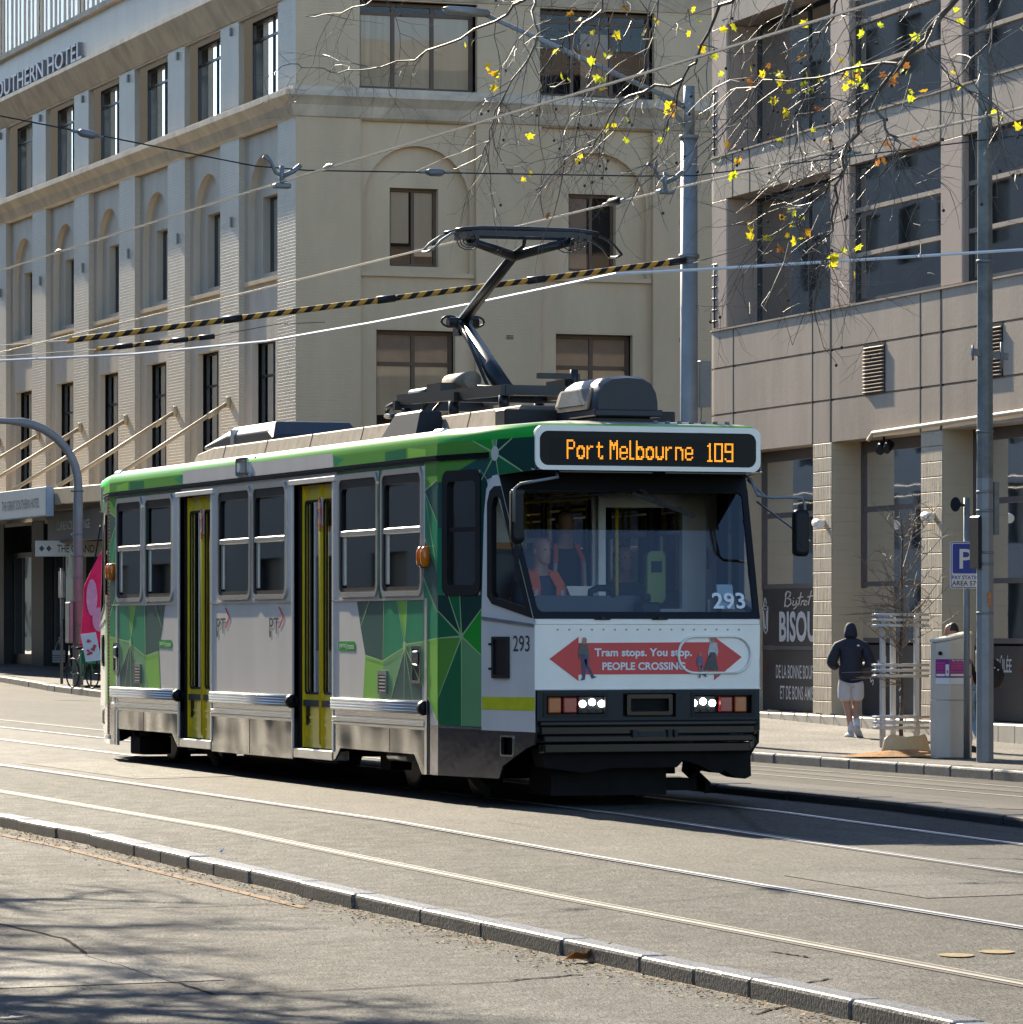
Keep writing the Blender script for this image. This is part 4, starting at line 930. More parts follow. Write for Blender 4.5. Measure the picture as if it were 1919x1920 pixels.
# pantograph
M['panto'] = mat('pantograph black steel', (.022,.024,.028), .38, .4, var=.3, vs=5)
mb = MB()
for t in (-.42,.42): mb.bar((t,2.35,3.66),(t,5.5,3.72),.07,.10)
for s in (2.4, 3.7, 5.45): mb.bar((-.5,s,3.66),(.5,s,3.66),.08,.09)
for s in (2.5, 3.9, 5.3):
    for t in (-.42,.42): mb.cyl((t,s,3.48),(t,s,3.63),.05,10)
pb = mb.build('pantograph_base', M['panto'], tram)
mb = MB(); mb.cyl((-.18,4.05,3.84),(-.18,4.72,3.84),.085,14); mb.build('pressure_cylinder', M['duct'], pb)
mb = MB(); mb.cyl((-.36,4.6,3.76),(-.36,5.3,3.76),.05,10); mb.tube([(-.42,5.5,3.70),(-.46,5.75,3.66),(-.46,5.8,3.58),(-.44,5.5,3.56)],.03,8); mb.tube([(-.30,5.0,3.68),(-.33,5.2,3.56),(-.40,5.6,3.50),(-.46,5.9,3.48)],.018,6); mb.tube([(-.20,4.9,3.68),(-.23,5.1,3.58),(-.34,5.6,3.50)],.018,6); mb.box(-.45,-.30,4.2,4.6,3.70,3.82); mb.box(.2,.45,2.6,3.1,3.70,3.78); mb.bar((-.1,2.5,3.80),(.3,2.5,3.80),.05,.05); mb.cyl((.25,2.5,3.66),(.25,2.5,3.86),.04,8)
mb.build('pantograph_drive', M['panto'], pb)
mb = MB(); mb.tube([(0,3.60,3.70),(0,4.1,3.98),(0,4.87,4.43)], [.085,.08,.065], 12); mb.cyl((-.3,3.6,3.72),(.3,3.6,3.72),.05,10); mb.tube([(-.12,3.75,3.73),(-.09,4.5,4.28),(-.06,4.85,4.44)],.018,6); mb.build('lower_arm', M['panto'], tram)
mb = MB(); mb.cyl((-.15,4.87,4.43),(.15,4.87,4.43),.055,12)
for t in (-.13,.13):
    mb.tube([(t+.07*math.cos(i*math.pi/6)*1.2,4.87,4.44+.05*math.sin(i*math.pi/6)) for i in range(12)],.012,6,closed=True)
mb.box(-.07,.07,4.78,4.96,4.30,4.45); mb.build('knee_joint', M['panto'], tram)
mb = MB(); mb.tube([(0,4.87,4.45),(0,4.1,4.72),(0,3.40,4.96)], [.055,.05,.045], 10)
mb.tube([(0,3.42,4.95),(-.25,3.33,5.01),(-.50,3.24,5.06)], [.05,.045,.035], 8); mb.tube([(0,3.42,4.95),(.25,3.33,5.02),(.52,3.24,5.085)], [.05,.045,.035], 8)
mb.tube([(-.02,3.40,4.97),(.05,3.3,5.03),(.055,3.26,5.12)],.02,6); mb.build('upper_arm', M['panto'], tram)
mb = MB()
for s in (3.02, 3.34):
    mb.tube([(-.70,s,5.13),(-.62,s,5.148),(-.45,s,5.162),(0,s,5.168),(.45,s,5.164),(.60,s,5.152),(.68,s,5.138)], .022, 8)
    mb.bar((-.55,s,5.12),(.55,s,5.125),.03,.05)
for t in (-.58,-.5,.5,.58): mb.bar((t,3.0,5.10),(t,3.36,5.10),.04,.06)
for c in (-.54,.54):
    for j in range(4): mb.tube([(c+(.05+.02*j)*math.cos(i*math.pi/5)-.02*j*(1 if c>0 else -1), 3.06+.08*j, 5.06+(.045+.01*j)*math.sin(i*math.pi/5)) for i in range(10)], .006, 5, closed=True)
bw = mb.build('pantograph_bow', M['panto'], tram)
for sg, zz in ((-1,0),(1,.0)):
    mb = MB()
    for s in (3.02, 3.34): mb.tube([(sg*.66,s,5.135),(sg*.74,s,5.105),(sg*.84,s,5.04),(sg*.91,s,4.96)], .012, 6)
    mb.tube([(sg*.91,3.02,4.96),(sg*.92,3.18,4.945),(sg*.91,3.34,4.96)], .012, 6)
    mb.build('horn', M['galv'] if sg < 0 else M['panto'], bw)  # left horn gets lighter steel: the light on it is painted in
# ------------------------------------------------------------------ masonry materials
def brickmat(name, col, bw=.24, bh=.076, mortar=.006, bump=.006, rough=.55, var=.10, horiz=True, streak=.3, offset=.5):
    m = mat(name, col, rough, var=var, vs=.9, streak=streak)
    t = m.node_tree; N = t.nodes; L = t.links; b = N['Principled BSDF']
    tc = N.new('ShaderNodeTexCoord'); sx = N.new('ShaderNodeSeparateXYZ'); L.new(tc.outputs['Object'], sx.inputs[0])
    ad = N.new('ShaderNodeMath'); ad.operation = 'ADD'; L.new(sx.outputs[0], ad.inputs[0]); L.new(sx.outputs[1], ad.inputs[1])
    cx = N.new('ShaderNodeCombineXYZ'); L.new(ad.outputs[0], cx.inputs[0]); L.new(sx.outputs[2], cx.inputs[1])
    br = N.new('ShaderNodeTexBrick'); br.inputs['Scale'].default_value = 1; br.inputs['Brick Width'].default_value = bw; br.inputs['Row Height'].default_value = bh; br.inputs['Mortar Size'].default_value = mortar; br.inputs['Mortar Smooth'].default_value = .4; br.offset = offset
    br.inputs['Color1'].default_value = (1,1,1,1); br.inputs['Color2'].default_value = (.75,.75,.75,1); br.inputs['Mortar'].default_value = (0,0,0,1)
    L.new(cx.outputs[0], br.inputs['Vector'])
    no = N.new('ShaderNodeTexNoise'); no.inputs['Scale'].default_value = 14; no.inputs['Detail'].default_value = 4; L.new(tc.outputs['Object'], no.inputs['Vector'])
    a2 = N.new('ShaderNodeMath'); a2.operation = 'MULTIPLY_ADD'; a2.inputs[1].default_value = .8; L.new(no.outputs['Fac'], a2.inputs[0]); L.new(br.outputs['Color'], a2.inputs[2])
    bp = N.new('ShaderNodeBump'); bp.inputs['Strength'].default_value = 1; bp.inputs['Distance'].default_value = bump; L.new(a2.outputs[0], bp.inputs['Height']); L.new(bp.outputs[0], b.inputs['Normal'])
    return m
M['brick_front'] = brickmat('cream painted brick front', (.56,.43,.27), rough=.5, bump=.0035)
M['brick'] = brickmat('cream painted brick', (.52,.465,.38), rough=.42, bump=.009)  # same paint as the front; paler light on the street face is in the colour
M['render'] = mat('cream painted render', (.56,.435,.275), .5, var=.14, vs=.8, streak=.25, bump=.004, bs=9)
M['render_lit'] = mat('cream render in lit tone', (.52,.465,.38), .5, var=.2, vs=.8, streak=.25, bump=.005, bs=9)  # street-face copy of the render, its paler light put into the colour
M['stained'] = mat('weathered cream render', (.53,.455,.345), .5, var=.30, vs=1.3, streak=.5, bump=.006, bs=6)
M['frame_brown'] = mat('brown window frame', (.11,.07,.045), .5, var=.1)
M['frame_dark'] = mat('dark window frame', (.018,.022,.03), .4, var=.1)
M['blind'] = mat('beige roller blind', (.80,.64,.45), .8, var=.08, vs=3, streak=.1); M['blind_dim'] = mat('brown lowered blind', (.45,.33,.25), .8, var=.1, vs=3)
M['curtain'] = mat('pleated curtain', (.78,.64,.44), .8, var=.25, vs=9, streak=.02)
M['hotel_glass'] = glass('coated hotel glass', (.55,.55,.52), 1.0, ior=2.1)
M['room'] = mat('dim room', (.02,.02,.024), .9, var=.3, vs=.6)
HX, HY = 30.4, 100.87
hotel = thing('hotel', 'cream painted brick hotel with blind arches and dark windows on the street corner', 'building', (HX, HY, 0))
hf = lambda a, z, w=0: (a, w, z)          # front face, toward the camera
hl = lambda a, z, w=0: (w, a, z)          # left face, along the street
def arch(c, r, z0, zs, n=14): return [(c-r, z0)] + [(c+r, z0)] + [(c+r*math.cos(math.pi*i/n), zs+r*math.sin(math.pi*i/n)) for i in range(n+1)]
LB = [3.12+4.93*k for k in range(10)]; FB = [3.01, 7.48, 11.95]; FWD = 14.0; LWD = 51.0
def bays(f, cs, width, left):
    q = 1.64 if left else 1.42
    mb = MB()
    low = [rect(c-q, c+q, .4 if not left else 4.6, 13.42) for c in cs]
    up = [rect(c-1.66, c+1.66, 14.13, 16.22) if left else rect(c-1.45, c+1.45, 14.13, 16.22) for c in cs]
    mb.plate(rect(0, width, 0 if not left else 4.5, 18.25), low + up, f, .14, edge=False)
    wall = mb.build('wall', M['brick'] if left else M['brick_front'], hotel)
    for c in cs:                      # recessed panel with arched niche and a lower opening
        mb = MB(); ar = arch(c, 1.31, 9.88, 11.55)
        lo = rect(c-1.0, c+1.0, 4.9, 8.42) if left else rect(c-1.0, c+.95, 4.9, 8.53)
        mb.plate(rect(c-q, c+q, .4 if not left else 4.6, 13.42), [ar, lo], lambda a, z, w=0: f(a, z, .14+w), .16, edge=False)
        if not left: mb.poly([f(c-q, 8.56, .137), f(c+q, 8.56, .137), f(c+q, 8.585, .137), f(c-q, 8.585, .137)])
        rp = mb.build('recessed_panel', M['render_lit'] if left else M['render'], wall)
        mb = MB(); mb.plate(arch(c, 1.31, 9.88, 11.55), [rect(c-.62, c+.58, 10.04, 11.88)], lambda a, z, w=0: f(a, z, .30+w), .20, edge=False); mb.build('arch_niche', M['render_lit'] if left else M['render'], wall)
        p = [f(a, z, w) for z in (9.78, 9.88) for a, w in ((c-1.40,.14),(c+1.40,.14),(c+1.40,.05),(c-1.40,.05))]
        mb = MB(); mb.hexa(p); mb.build('sill_ledge', M['render'], wall)
    return wall
wl = bays(hl, LB, LWD, True); wf = bays(hf, FB, FWD, False)
def hbox(mb, f, a0, a1, z0, z1, w0, w1, m=0): mb.hexa([f(a0,z0,w0),f(a1,z0,w0),f(a1,z0,w1),f(a0,z0,w1),f(a0,z1,w0),f(a1,z1,w0),f(a1,z1,w1),f(a0,z1,w1)], m)
def hwin(f, a0, a1, z0, z1, w, fm, mull=(), trans=(), blinds=(), fr=.06, name='window', gm=None):
    mb = MB()
    hbox(mb, f, a0, a0+fr, z0, z1, w-.02, w+.06); hbox(mb, f, a1-fr, a1, z0, z1, w-.02, w+.06)
    hbox(mb, f, a0+fr, a1-fr, z1-fr, z1, w-.018, w+.06); hbox(mb, f, a0+fr, a1-fr, z0, z0+fr, w-.018, w+.06)
    for m_ in mull: hbox(mb, f, m_-fr/2, m_+fr/2, z0+fr, z1-fr, w-.015, w+.055)
    for t_, t0, t1 in trans: hbox(mb, f, t0, t1, t_-fr/2, t_+fr/2, w-.012, w+.05)
    o = mb.build(name, fm, hotel)
    mb = MB(); mb.poly([f(a0+.02,z0+.02,w+.02), f(a1-.02,z0+.02,w+.02), f(a1-.02,z1-.02,w+.02), f(a0+.02,z1-.02,w+.02)]); mb.build('pane', gm or M['glass'], o)
    for b0, b1, c0, c1, bm2 in blinds:
        mb = MB(); hbox(mb, f, b0, b1, c0, c1, w+.05, w+.06); mb.build('blind', bm2, o)
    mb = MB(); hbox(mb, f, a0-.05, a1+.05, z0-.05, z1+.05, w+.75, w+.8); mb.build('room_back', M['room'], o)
    return o
rn = random.Random(3)
for k, c in enumerate(LB):
    hwin(hl, c-1.62, c+1.62, 14.15, 16.2, .36, M['frame_dark'], (c-.1,), ((15.72, c-1.6, c+1.6),), [(c-1.55, c-.55, 14.2, 15.68, M['curtain'])] if k % 3 != 1 else [(c-1.55, c-.15, 14.2, 15.68, M['curtain'])], gm=M['hotel_glass'])
    hwin(hl, c-.62, c+.58, 10.04, 11.88, .50, M['frame_dark'], (), (), [(c-.58, c+.54, rn.uniform(10.3,11.6), 11.84, M['blind_dim'])] if rn.random() < .6 else [])
    hwin(hl, c-1.0, c+1.0, 4.9, 8.42, .40, M['frame_dark'], (c,), ((7.6, c-.95, c+.95),), [(c-.95, c+.95, rn.uniform(6.0,7.5), 7.55, M['blind_dim'])] if rn.random() < .6 else [])
for k, c in enumerate(FB):
    hwin(hf, c-1.43, c+1.43, 14.15, 16.2, .30, M['frame_brown'], (c-.55, c+.42) if k == 0 else (c-.55, c+.45), ((15.95, c-1.4, c+1.4),), [(c-.52, c+1.38, 14.2, 15.9, M['blind']), (c-1.4, c-.56, 14.2, 15.95, M['curtain'])] if k == 0 else [(c-.3, c+.40, 14.2, 15.7, M['blind_dim'])], .085)
    hwin(hf, c-.62, c+.58, 10.04, 11.88, .49, M['frame_brown'], (c+.0,), (), [(c-.57, c-.08, 10.6, 11.8, M['blind']), (c+.05, c+.5, 10.3, 11.8, M['blind'])] if k == 0 else [(c-.57, c-.08, 10.1, 11.8, M['blind_dim'])], .075)
    hwin(hf, c-1.0, c+.95, 4.9, 8.53, .40, M['frame_brown'], (c-.02,), ((7.75, c-.95, c+.9),), [(c-.95, c-.07, 6.55, 7.70, M['blind']), (c+.04, c+.88, 6.55, 7.70, M['blind']), (c-.95, c+.88, 7.80, 8.45, M['blind_dim'])], .09)
def cornice(name, prof, m):
    mb = MB(); mb.loft([[(-o, LWD, z) for o, z in prof], [(-o, -o, z) for o, z in prof], [(FWD, -o, z) for o, z in prof]], 0, (True, True), False)
    return mb.build(name, m, hotel)
cornice('cornice', [(-.05,13.40),(.05,13.45),(.10,13.55),(.16,13.70),(.30,13.86),(.34,13.90),(.34,14.02),(.20,14.03),(.10,14.04),(.10,14.14),(-.05,14.14)], M['stained'])
cornice('cornice', [(-.05,16.24),(.04,16.26),(.10,16.36),(.26,16.62),(.36,16.80),(.40,16.86),(.40,16.97),(.1,17.0),(-.05,17.0)], M['stained'])
cornice('coping', [(-.05,18.20),(.14,18.22),(.16,18.36),(-.05,18.40)], M['stained'])
mb = MB(); mb.box(.02, .12, 0, LWD, 17.0, 18.2); mb.box(0, FWD, .02, .12, 17.0, 18.2)
mb.build('parapet', M['stained'], hotel)
# set-back top storey with white framed windows
mb = MB(); mb.box(.9, 13.8, .9, LWD, 18.0, 22.5); mb.build('top_storey', M['render'], hotel)
for k in range(9):
    c = 6+4.9*k; mb = MB()
    for j in range(8): hbox(mb, hl, c-1.9+.54*j, c-1.9+.54*j+(.20 if j % 3 else .30), 18.3, 21.5, .72, .9)
    fr_ = mb.build('window', M['white'], hotel)
    mb = MB(); hbox(mb, hl, c-1.9, c+2.1, 18.3, 21.4, .80, .82); mb.build('pane', M['black_gloss'], fr_)
mb = MB(); mb.box(.85, 13.8, .85, LWD-.05, .3, 18.2); mb.build('core', M['room'], hotel)
# wall vents
for f, a, z in ((hf,5.27,12.34),(hf,5.27,8.41),(hf,9.65,8.44)):
    mb = MB(); hbox(mb, f, a-.10, a+.10, z-.06, z+.06, -.006, .02, 0)
    for i in range(5):
        for j in range(3): hbox(mb, f, a-.085+.036*i, a-.06+.036*i, z-.05+.036*j, z-.025+.036*j, -.010, -.006, 1)
    mb.build('wall_vent', [M['render'], M['black']], hotel)
for k in range(6):
    mb = MB(); hbox(mb, hl, 5.35+4.93*k, 5.43+4.93*k, 11.3, 11.55, -.05, .01); mb.build('wall_bracket', M['galv'], hotel)
    mb = MB(); hbox(mb, hl, 5.35+4.93*k, 5.45+4.93*k, 15.95, 16.15, -.05, .01); mb.build('wall_bracket', M['galv'], hotel)
# raised letters along the parapet
sg_ = thing('parapet_sign', 'raised grey metal capital letters of the hotel name along its parapet', 'sign', (HX, HY, 0))
mb = MB(); mb.text('GREAT SOUTHERN HOTEL', (-.10, 35.2, 17.14), (0,-1,0), (0,0,1), 15.2, .50, 0, .01, depth=.12)
mb.build('lettering', [mat('grey blue metal letters', (.22,.24,.30), .45, .3)], sg_)
mb = MB(); mb.box(-.16, -.05, 19.8, 35.3, 17.04, 17.09); mb.build('sign_rail', M['galv'], sg_)
# street canopy with tie rods
M['canopy'] = mat('cream canopy fascia', (.46,.38,.26), .55, var=.12)
mb = MB()
for u0, u1 in ((1.0, LWD-.5),):
    za, zb = 4.55, 5.25
    mb.hexa([(-3.4,u0,za),(0,u0,za+.1),(0,u1,za+.55),(-3.4,u1,za+.45),(-3.4,u0,za+.42),(0,u0,za+.5),(0,u1,za+.95),(-3.4,u1,za+.85)])
ca = mb.build('canopy', M['canopy'], hotel, bevel=.02)
for k in range(9):
    u = 5.58+4.93*k; zz = 4.97+.43*(u-1)/50
    mb = MB(); mb.cyl((-.02,u,7.05), (-3.1,u,zz+.05), .05, 8); mb.cyl((.0,u,7.05),(-.1,u,7.05),.14,10); mb.cyl((-.30,u,6.85),(-.55,u,6.69),.07,8); mb.build('tie_rod', M['canopy'], ca)
# shopfronts below
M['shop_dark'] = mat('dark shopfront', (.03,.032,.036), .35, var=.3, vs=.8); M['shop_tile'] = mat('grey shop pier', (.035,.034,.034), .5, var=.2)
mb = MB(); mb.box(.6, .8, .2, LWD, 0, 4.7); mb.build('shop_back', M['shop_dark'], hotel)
for k in range(10):
    u = .75+4.93*k if k else .75
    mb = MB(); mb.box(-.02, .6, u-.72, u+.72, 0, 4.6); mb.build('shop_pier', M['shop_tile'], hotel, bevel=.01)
    if k < 9:
        mb = MB(); hbox(mb, hl, u+.75, u+4.2, .3, .8, .25, .45, 0); hbox(mb, hl, u+.75, u+4.2, 3.6, 3.75, .25, .40, 0)
        for q in (.75, 1.9, 3.0, 4.13): hbox(mb, hl, u+q, u+q+.07, .8, 3.6, .27, .38, 0)
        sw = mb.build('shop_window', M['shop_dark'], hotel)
        mb = MB(); mb.poly([hl(u+.75,.8,.3), hl(u+4.2,.8,.3), hl(u+4.2,3.6,.3), hl(u+.75,3.6,.3)]); mb.build('pane', M['glass'], sw)
# signs on and under the canopy
M['sign_blue'] = mat('pale blue sign face', (.42,.50,.56), .4, var=.06); M['sign_slate'] = mat('slate sign face', (.07,.075,.095), .45, var=.2); M['sign_cream'] = mat('cream light box', (.75,.70,.58), .5)
def board(name, label, loc, w, h, d, face, txts, rz=0.0, frame=None):
    """flat sign facing -x locally: text runs along -y"""
    mb = MB(); mb.box(0, d, -w, 0, 0, h); o = mb.build(name, frame or face, None, bevel=.01)
    o.location = loc; o.rotation_euler = (0, 0, rz); tag(o, label, 'sign')
    mb = MB(); mb.poly([(-.004,-.03,.03),(-.004,-.03,h-.03),(-.004,-w+.03,h-.03),(-.004,-w+.03,.03)]); mb.build('sign_face', face, o)
    for s, y, z, tw, th, m_, b_ in txts:
        mb = MB(); mb.text(s, (-.008, -y, z), (0,-1,0), (0,0,1), tw, th, 0, b_); mb.build('lettering', m_, o)
    return o
board('canopy_sign', 'long pale blue sign on the canopy edge of the hotel', (HX-3.62, 124.4, 4.34), 14.0, .74, .2, M['sign_blue'], [('THE GREAT SOUTHERN HOTEL', 9.2, .24, 4.1, .24, M['text_dark'], .0)])
o = board('shop_sign', 'slate CURRENCY EXCHANGE sign hanging below the canopy', (HX-2.9, 113.2, 3.72), 12.0, .80, .12, M['sign_slate'], [('CURRENCY EXCHANGE', 1.0, .30, 3.4, .22, M['text_white'], .0)])
o = board('hanging_sign', 'cream light box reading THE GRAND under the canopy behind the lamp post', (26.9, 112.0, 3.36), 2.3, .40, .16, M['sign_cream'], [('THE GRAND', .54, .10, .95, .20, M['text_dark'], .01)], R(82))
for q in (.15, .33):
    mb = MB(); mb.poly([(-.009, -q+.07, .2), (-.009, -q, .28), (-.009, -q-.07, .2), (-.009, -q, .12)]); mb.build('diamond', M['text_dark'], o)

# ------------------------------------------------------------------ office building on the right (local: x into the building, y along the street, z up)
M['concrete'] = mat('grey brown precast concrete', (.37,.30,.235), .5, var=.18, vs=1.1, streak=.25, bump=.003, bs=14)
M['concrete_pink'] = mat('pinkish precast piers', (.42,.32,.255), .5, var=.08, vs=1.0, streak=.3, bump=.002, bs=20)
M['plinth'] = mat('pale render plinth', (.55,.50,.41), .55, var=.12, vs=2, streak=.4)
M['tile'] = brickmat('smooth cream block', (.50,.42,.30), bw=.47, bh=.235, mortar=.004, bump=.004, rough=.5, var=.08, streak=1, offset=0)
def ribbed():
    m = mat('ribbed split-face block', (.48,.41,.31), .6, var=.12, vs=3)
    t = m.node_tree; N = t.nodes; L = t.links; tc = N.new('ShaderNodeTexCoord'); mp = N.new('ShaderNodeMapping'); mp.inputs['Scale'].default_value = (26, 26, 1.2); L.new(tc.outputs['Object'], mp.inputs[0])
    n = N.new('ShaderNodeTexNoise'); n.inputs['Scale'].default_value = 1.0; n.inputs['Detail'].default_value = 3; L.new(mp.outputs[0], n.inputs['Vector'])
    b = N.new('ShaderNodeBump'); b.inputs['Strength'].default_value = 1; b.inputs['Distance'].default_value = .018; L.new(n.outputs['Fac'], b.inputs['Height']); L.new(b.outputs[0], N['Principled BSDF'].inputs['Normal']); return m
M['ribbed'] = ribbed()
M['office_glass'] = glass('office window glass', (.12,.155,.19), .5, wave=.0006)
M['office_blind'] = mat('grey office blind', (.11,.12,.13), .8, var=.3, vs=4, streak=.1)
M['spandrel'] = mat('dark mullion metal', (.10,.085,.085), .45, var=.1)
office = thing('office_building', 'grey brown concrete office building with ribbed block pillars and bistro at street level', 'building', (29.8, 67.5, 0), math.atan2(-.0435, .99905))
rf = lambda a, z, w=0: (w, a, z)
RMIN, REND, RTOP = -40.0, 7.42, 19.0
FL = [(6.83, 9.07), (9.87, 12.11), (12.91, 15.15), (15.95, 18.2)]
PIT = 4.74
def path_band(name, prof, m, par=None):
    """profile (w, z) swept along the facade and round the rounded corner to the end wall"""
    rings = [[(w, RMIN, z) for w, z in prof]]
    rr = .62
    for i in range(9):
        th = R(90*i/8); rings.append([(rr-(rr-w)*math.cos(th), REND-rr+(rr-w)*math.sin(th), z) for w, z in prof])
    rings.append([(30, REND-w, z) for w, z in prof])
    mb = MB(); mb.loft(rings, 0, (False, False), False)
    o = mb.build(name, m, par or office); return o
zs = [4.60] + [q for f_ in FL for q in f_][:-1] + [18.2]
bands = [(4.60, 6.80)] + [(FL[i][1], FL[i+1][0]-.02) for i in range(3)] + [(18.2, 19.0)]
for i, (z0, z1) in enumerate(bands):
    pr = [(.45,z0),(0,z0)]
    if i == 0:
        for gz in (5.29, 6.11): pr += [(0,gz-.02),(.035,gz-.012),(.035,gz+.012),(0,gz+.02)]
    pr += [(0,z1-.03),(-.03,z1-.028),(-.03,z1),(.6,z1+.02)]
    b_ = path_band('spandrel_band', pr, M['concrete'])
    if i < 2:
        mb = MB()
        for k in range(-8, 2):
            for q in ((1.05, -2.83+0, -3.66) if i == 0 else (1.09, .22)):
                a = q + PIT*k
                if a < 7: mb.box(-.004, .02, a-.018, a+.018, z0, z1-.04)
        mb.build('panel_joint', M['black'], b_)
# upper floors: piers, windows
for i, (z0, z1) in enumerate(FL[:3]):
    for k in range(-8, 2):
        a0, a1 = (.22+PIT*k, 1.09+PIT*k) if k < 1 else (6.13, 6.91)
        mb = MB(); mb.box(.0, .9 if k == 1 else .40, a0, a1, z0-.02, z1+.005); mb.build('pier', M['concrete_pink'], office, bevel=.02)
    for k in range(-8, 2):
        w0 = .60 if k == 1 else .14
        a0, a1 = (1.09+PIT*(k-1), .22+PIT*k) if k < 1 else (1.09, 6.13)
        mb = MB()
        fr = .05
        hb = lambda A0, A1, Z0, Z1, W0, W1, m=0: hbox(mb, rf, A0, A1, Z0, Z1, W0, W1, m)
        hb(a0, a0+fr, z0, z1, w0-.03, w0+.05); hb(a1-fr, a1, z0, z1, w0-.03, w0+.05); hb(a0+fr, a1-fr, z1-.06, z1, w0-.03, w0+.05); hb(a0+fr, a1-fr, z0, z0+.05, w0-.03, w0+.05)
        if k < 1:
            for t_ in (z0+.73, z0+1.46): hb(a0+fr, a1-fr, t_, t_+.07, w0-.05, w0+.04, 1)
        else: hb(a0+2.5, a0+2.56, z0, z1, w0-.02, w0+.05)
        wn = mb.build('window', [M['frame_dark'], M['concrete']], office)
        mb = MB(); mb.poly([rf(a0,z0,w0+.01), rf(a1,z0,w0+.01), rf(a1,z1,w0+.01), rf(a0,z1,w0+.01)]); mb.build('pane', M['office_glass'], wn)
        for j in range(3 if k < 1 else 0):
            if rn.random() < .0: mb = MB(); hbox(mb, rf, a0+.06, a1-.06, z0+.80*j+.1+rn.uniform(0,.4), z0+.73*j+.70, w0+.06, w0+.07); mb.build('blind', M['office_blind'], wn)
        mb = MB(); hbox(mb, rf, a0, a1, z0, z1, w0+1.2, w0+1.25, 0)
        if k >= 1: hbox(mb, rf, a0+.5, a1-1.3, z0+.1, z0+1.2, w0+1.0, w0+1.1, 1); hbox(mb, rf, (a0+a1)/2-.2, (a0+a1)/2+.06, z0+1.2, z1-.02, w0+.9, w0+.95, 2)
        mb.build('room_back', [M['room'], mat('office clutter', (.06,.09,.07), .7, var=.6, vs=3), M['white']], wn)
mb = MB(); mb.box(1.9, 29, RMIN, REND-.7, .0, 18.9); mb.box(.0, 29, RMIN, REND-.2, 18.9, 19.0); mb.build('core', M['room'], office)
mb = MB(); mb.box(.9, 30, REND-1.2, REND-.75, 0, 18.9); mb.build('end_wall', M['concrete'], office)
# curved balcony rails round the corner
for i in range(3):
    mb = MB(); z = FL[i][0]
    for j in range(6):
        rr = .66; mb.tube([(rr-rr*math.cos(R(8*q)), REND-rr+rr*math.sin(R(8*q)), z+.12+.20*j) for q in range(-2, 14)], .022, 6)
    for q in (0, 5, 9): mb.cyl((rr-rr*math.cos(R(10*q)), REND-rr+rr*math.sin(R(10*q)), z), (rr-rr*math.cos(R(10*q)), REND-rr+rr*math.sin(R(10*q)), z+1.15), .02, 6)
    mb.build('balcony_rail', M['frame_dark'], office)
# louvred vents in the lower band
for k in range(-3, 1):
    a1 = -.47+PIT*k+(0 if k == 0 else -.0); a0 = a1-.86
    mb = MB(); hbox(mb, rf, a0-.03, a1+.03, 5.305, 6.10, -.012, .02, 1)
    for j in range(13): mb.hexa([rf(a0, 5.32+j*.059, -.02), rf(a1, 5.32+j*.059, -.02), rf(a1, 5.335+j*.059, .01), rf(a0, 5.335+j*.059, .01), rf(a0, 5.332+j*.059, -.055), rf(a1, 5.332+j*.059, -.055), rf(a1, 5.347+j*.059, -.02), rf(a0, 5.347+j*.059, -.02)], 0)
    mb.build('louvre_vent', [M['concrete_pink'], M['black']], office)
# ground floor: pillars, plinth, windows, bistro panels
mb = MB(); mb.box(-.04, .8, RMIN, REND-.3, -.5, .10); pl_ = mb.build('plinth', M['plinth'], office, bevel=.015)
mb = MB()
for k in range(40): mb.box(-.0425, -.038, 6.4-k*.62, 6.405-k*.62, -.3, .09)
mb.build('panel_joint', M['spandrel'], pl_)
for k in range(-8, 2):
    a0, a1 = 1.01+PIT*k, 1.88+PIT*k
    mb = MB(); mb.box(.012, .62, a0, a1, .10, 4.60, 0); pr_ = mb.build('pillar', M['tile'], office)
    mb = MB()
    for j in range(19): mb.box(-.004, .014, a0+.006, a1-.006, .104+j*.2365, .104+j*.2365+.226)
    mb.build('ribbed_facing', M['ribbed'], pr_, bevel=.006)
    # window and signboard between this pillar and the next one further on
    b0, b1 = a1, a1+PIT-.87; w0 = .55
    mb = MB()
    hbox(mb, rf, b0, b0+.09, 2.2, 4.6, w0-.04, w0+.06); hbox(mb, rf, b1-.09, b1, 2.2, 4.6, w0-.04, w0+.06)
    for z0, z1 in ((2.22,2.30),(3.44,3.53),(4.42,4.60)): hbox(mb, rf, b0+.09, b1-.09, z0, z1, w0-.03, w0+.06)
    if k != 0: hbox(mb, rf, b0+.09, b1-.09, 1.30, 1.38, w0-.03, w0+.06)
    gw = mb.build('window', M['spandrel'], office)
    mb = MB(); zlow = 2.2 if k == 0 else 1.3
    mb.poly([rf(b0,zlow,w0), rf(b1,zlow,w0), rf(b1,4.6,w0), rf(b0,4.6,w0)]); mb.build('pane', M['glass'], gw)
    mb = MB(); hbox(mb, rf, b0-.3, b1+.3, .1, 4.6, w0+1.1, w0+1.2, 0)
    if k == 0: hbox(mb, rf, b0+1.0, b0+3.2, 2.2, 4.3, w0+.9, w0+1.0, 1); hbox(mb, rf, b0+.3, b0+.9, 2.2, 3.2, w0+.7, w0+.8, 2)
    else:
        for q in range(9): hbox(mb, rf, b0+.3+q*.33, b0+.5+q*.33, 1.4, 4.5, w0+.35+(q%2)*.06, w0+.38+(q%2)*.06, 3)
    mb.build('room_back', [M['room'], M['cream'], mat('red brown interior wall', (.25,.08,.05), .6), mat('grey curtain', (.10,.105,.10), .8)], gw)
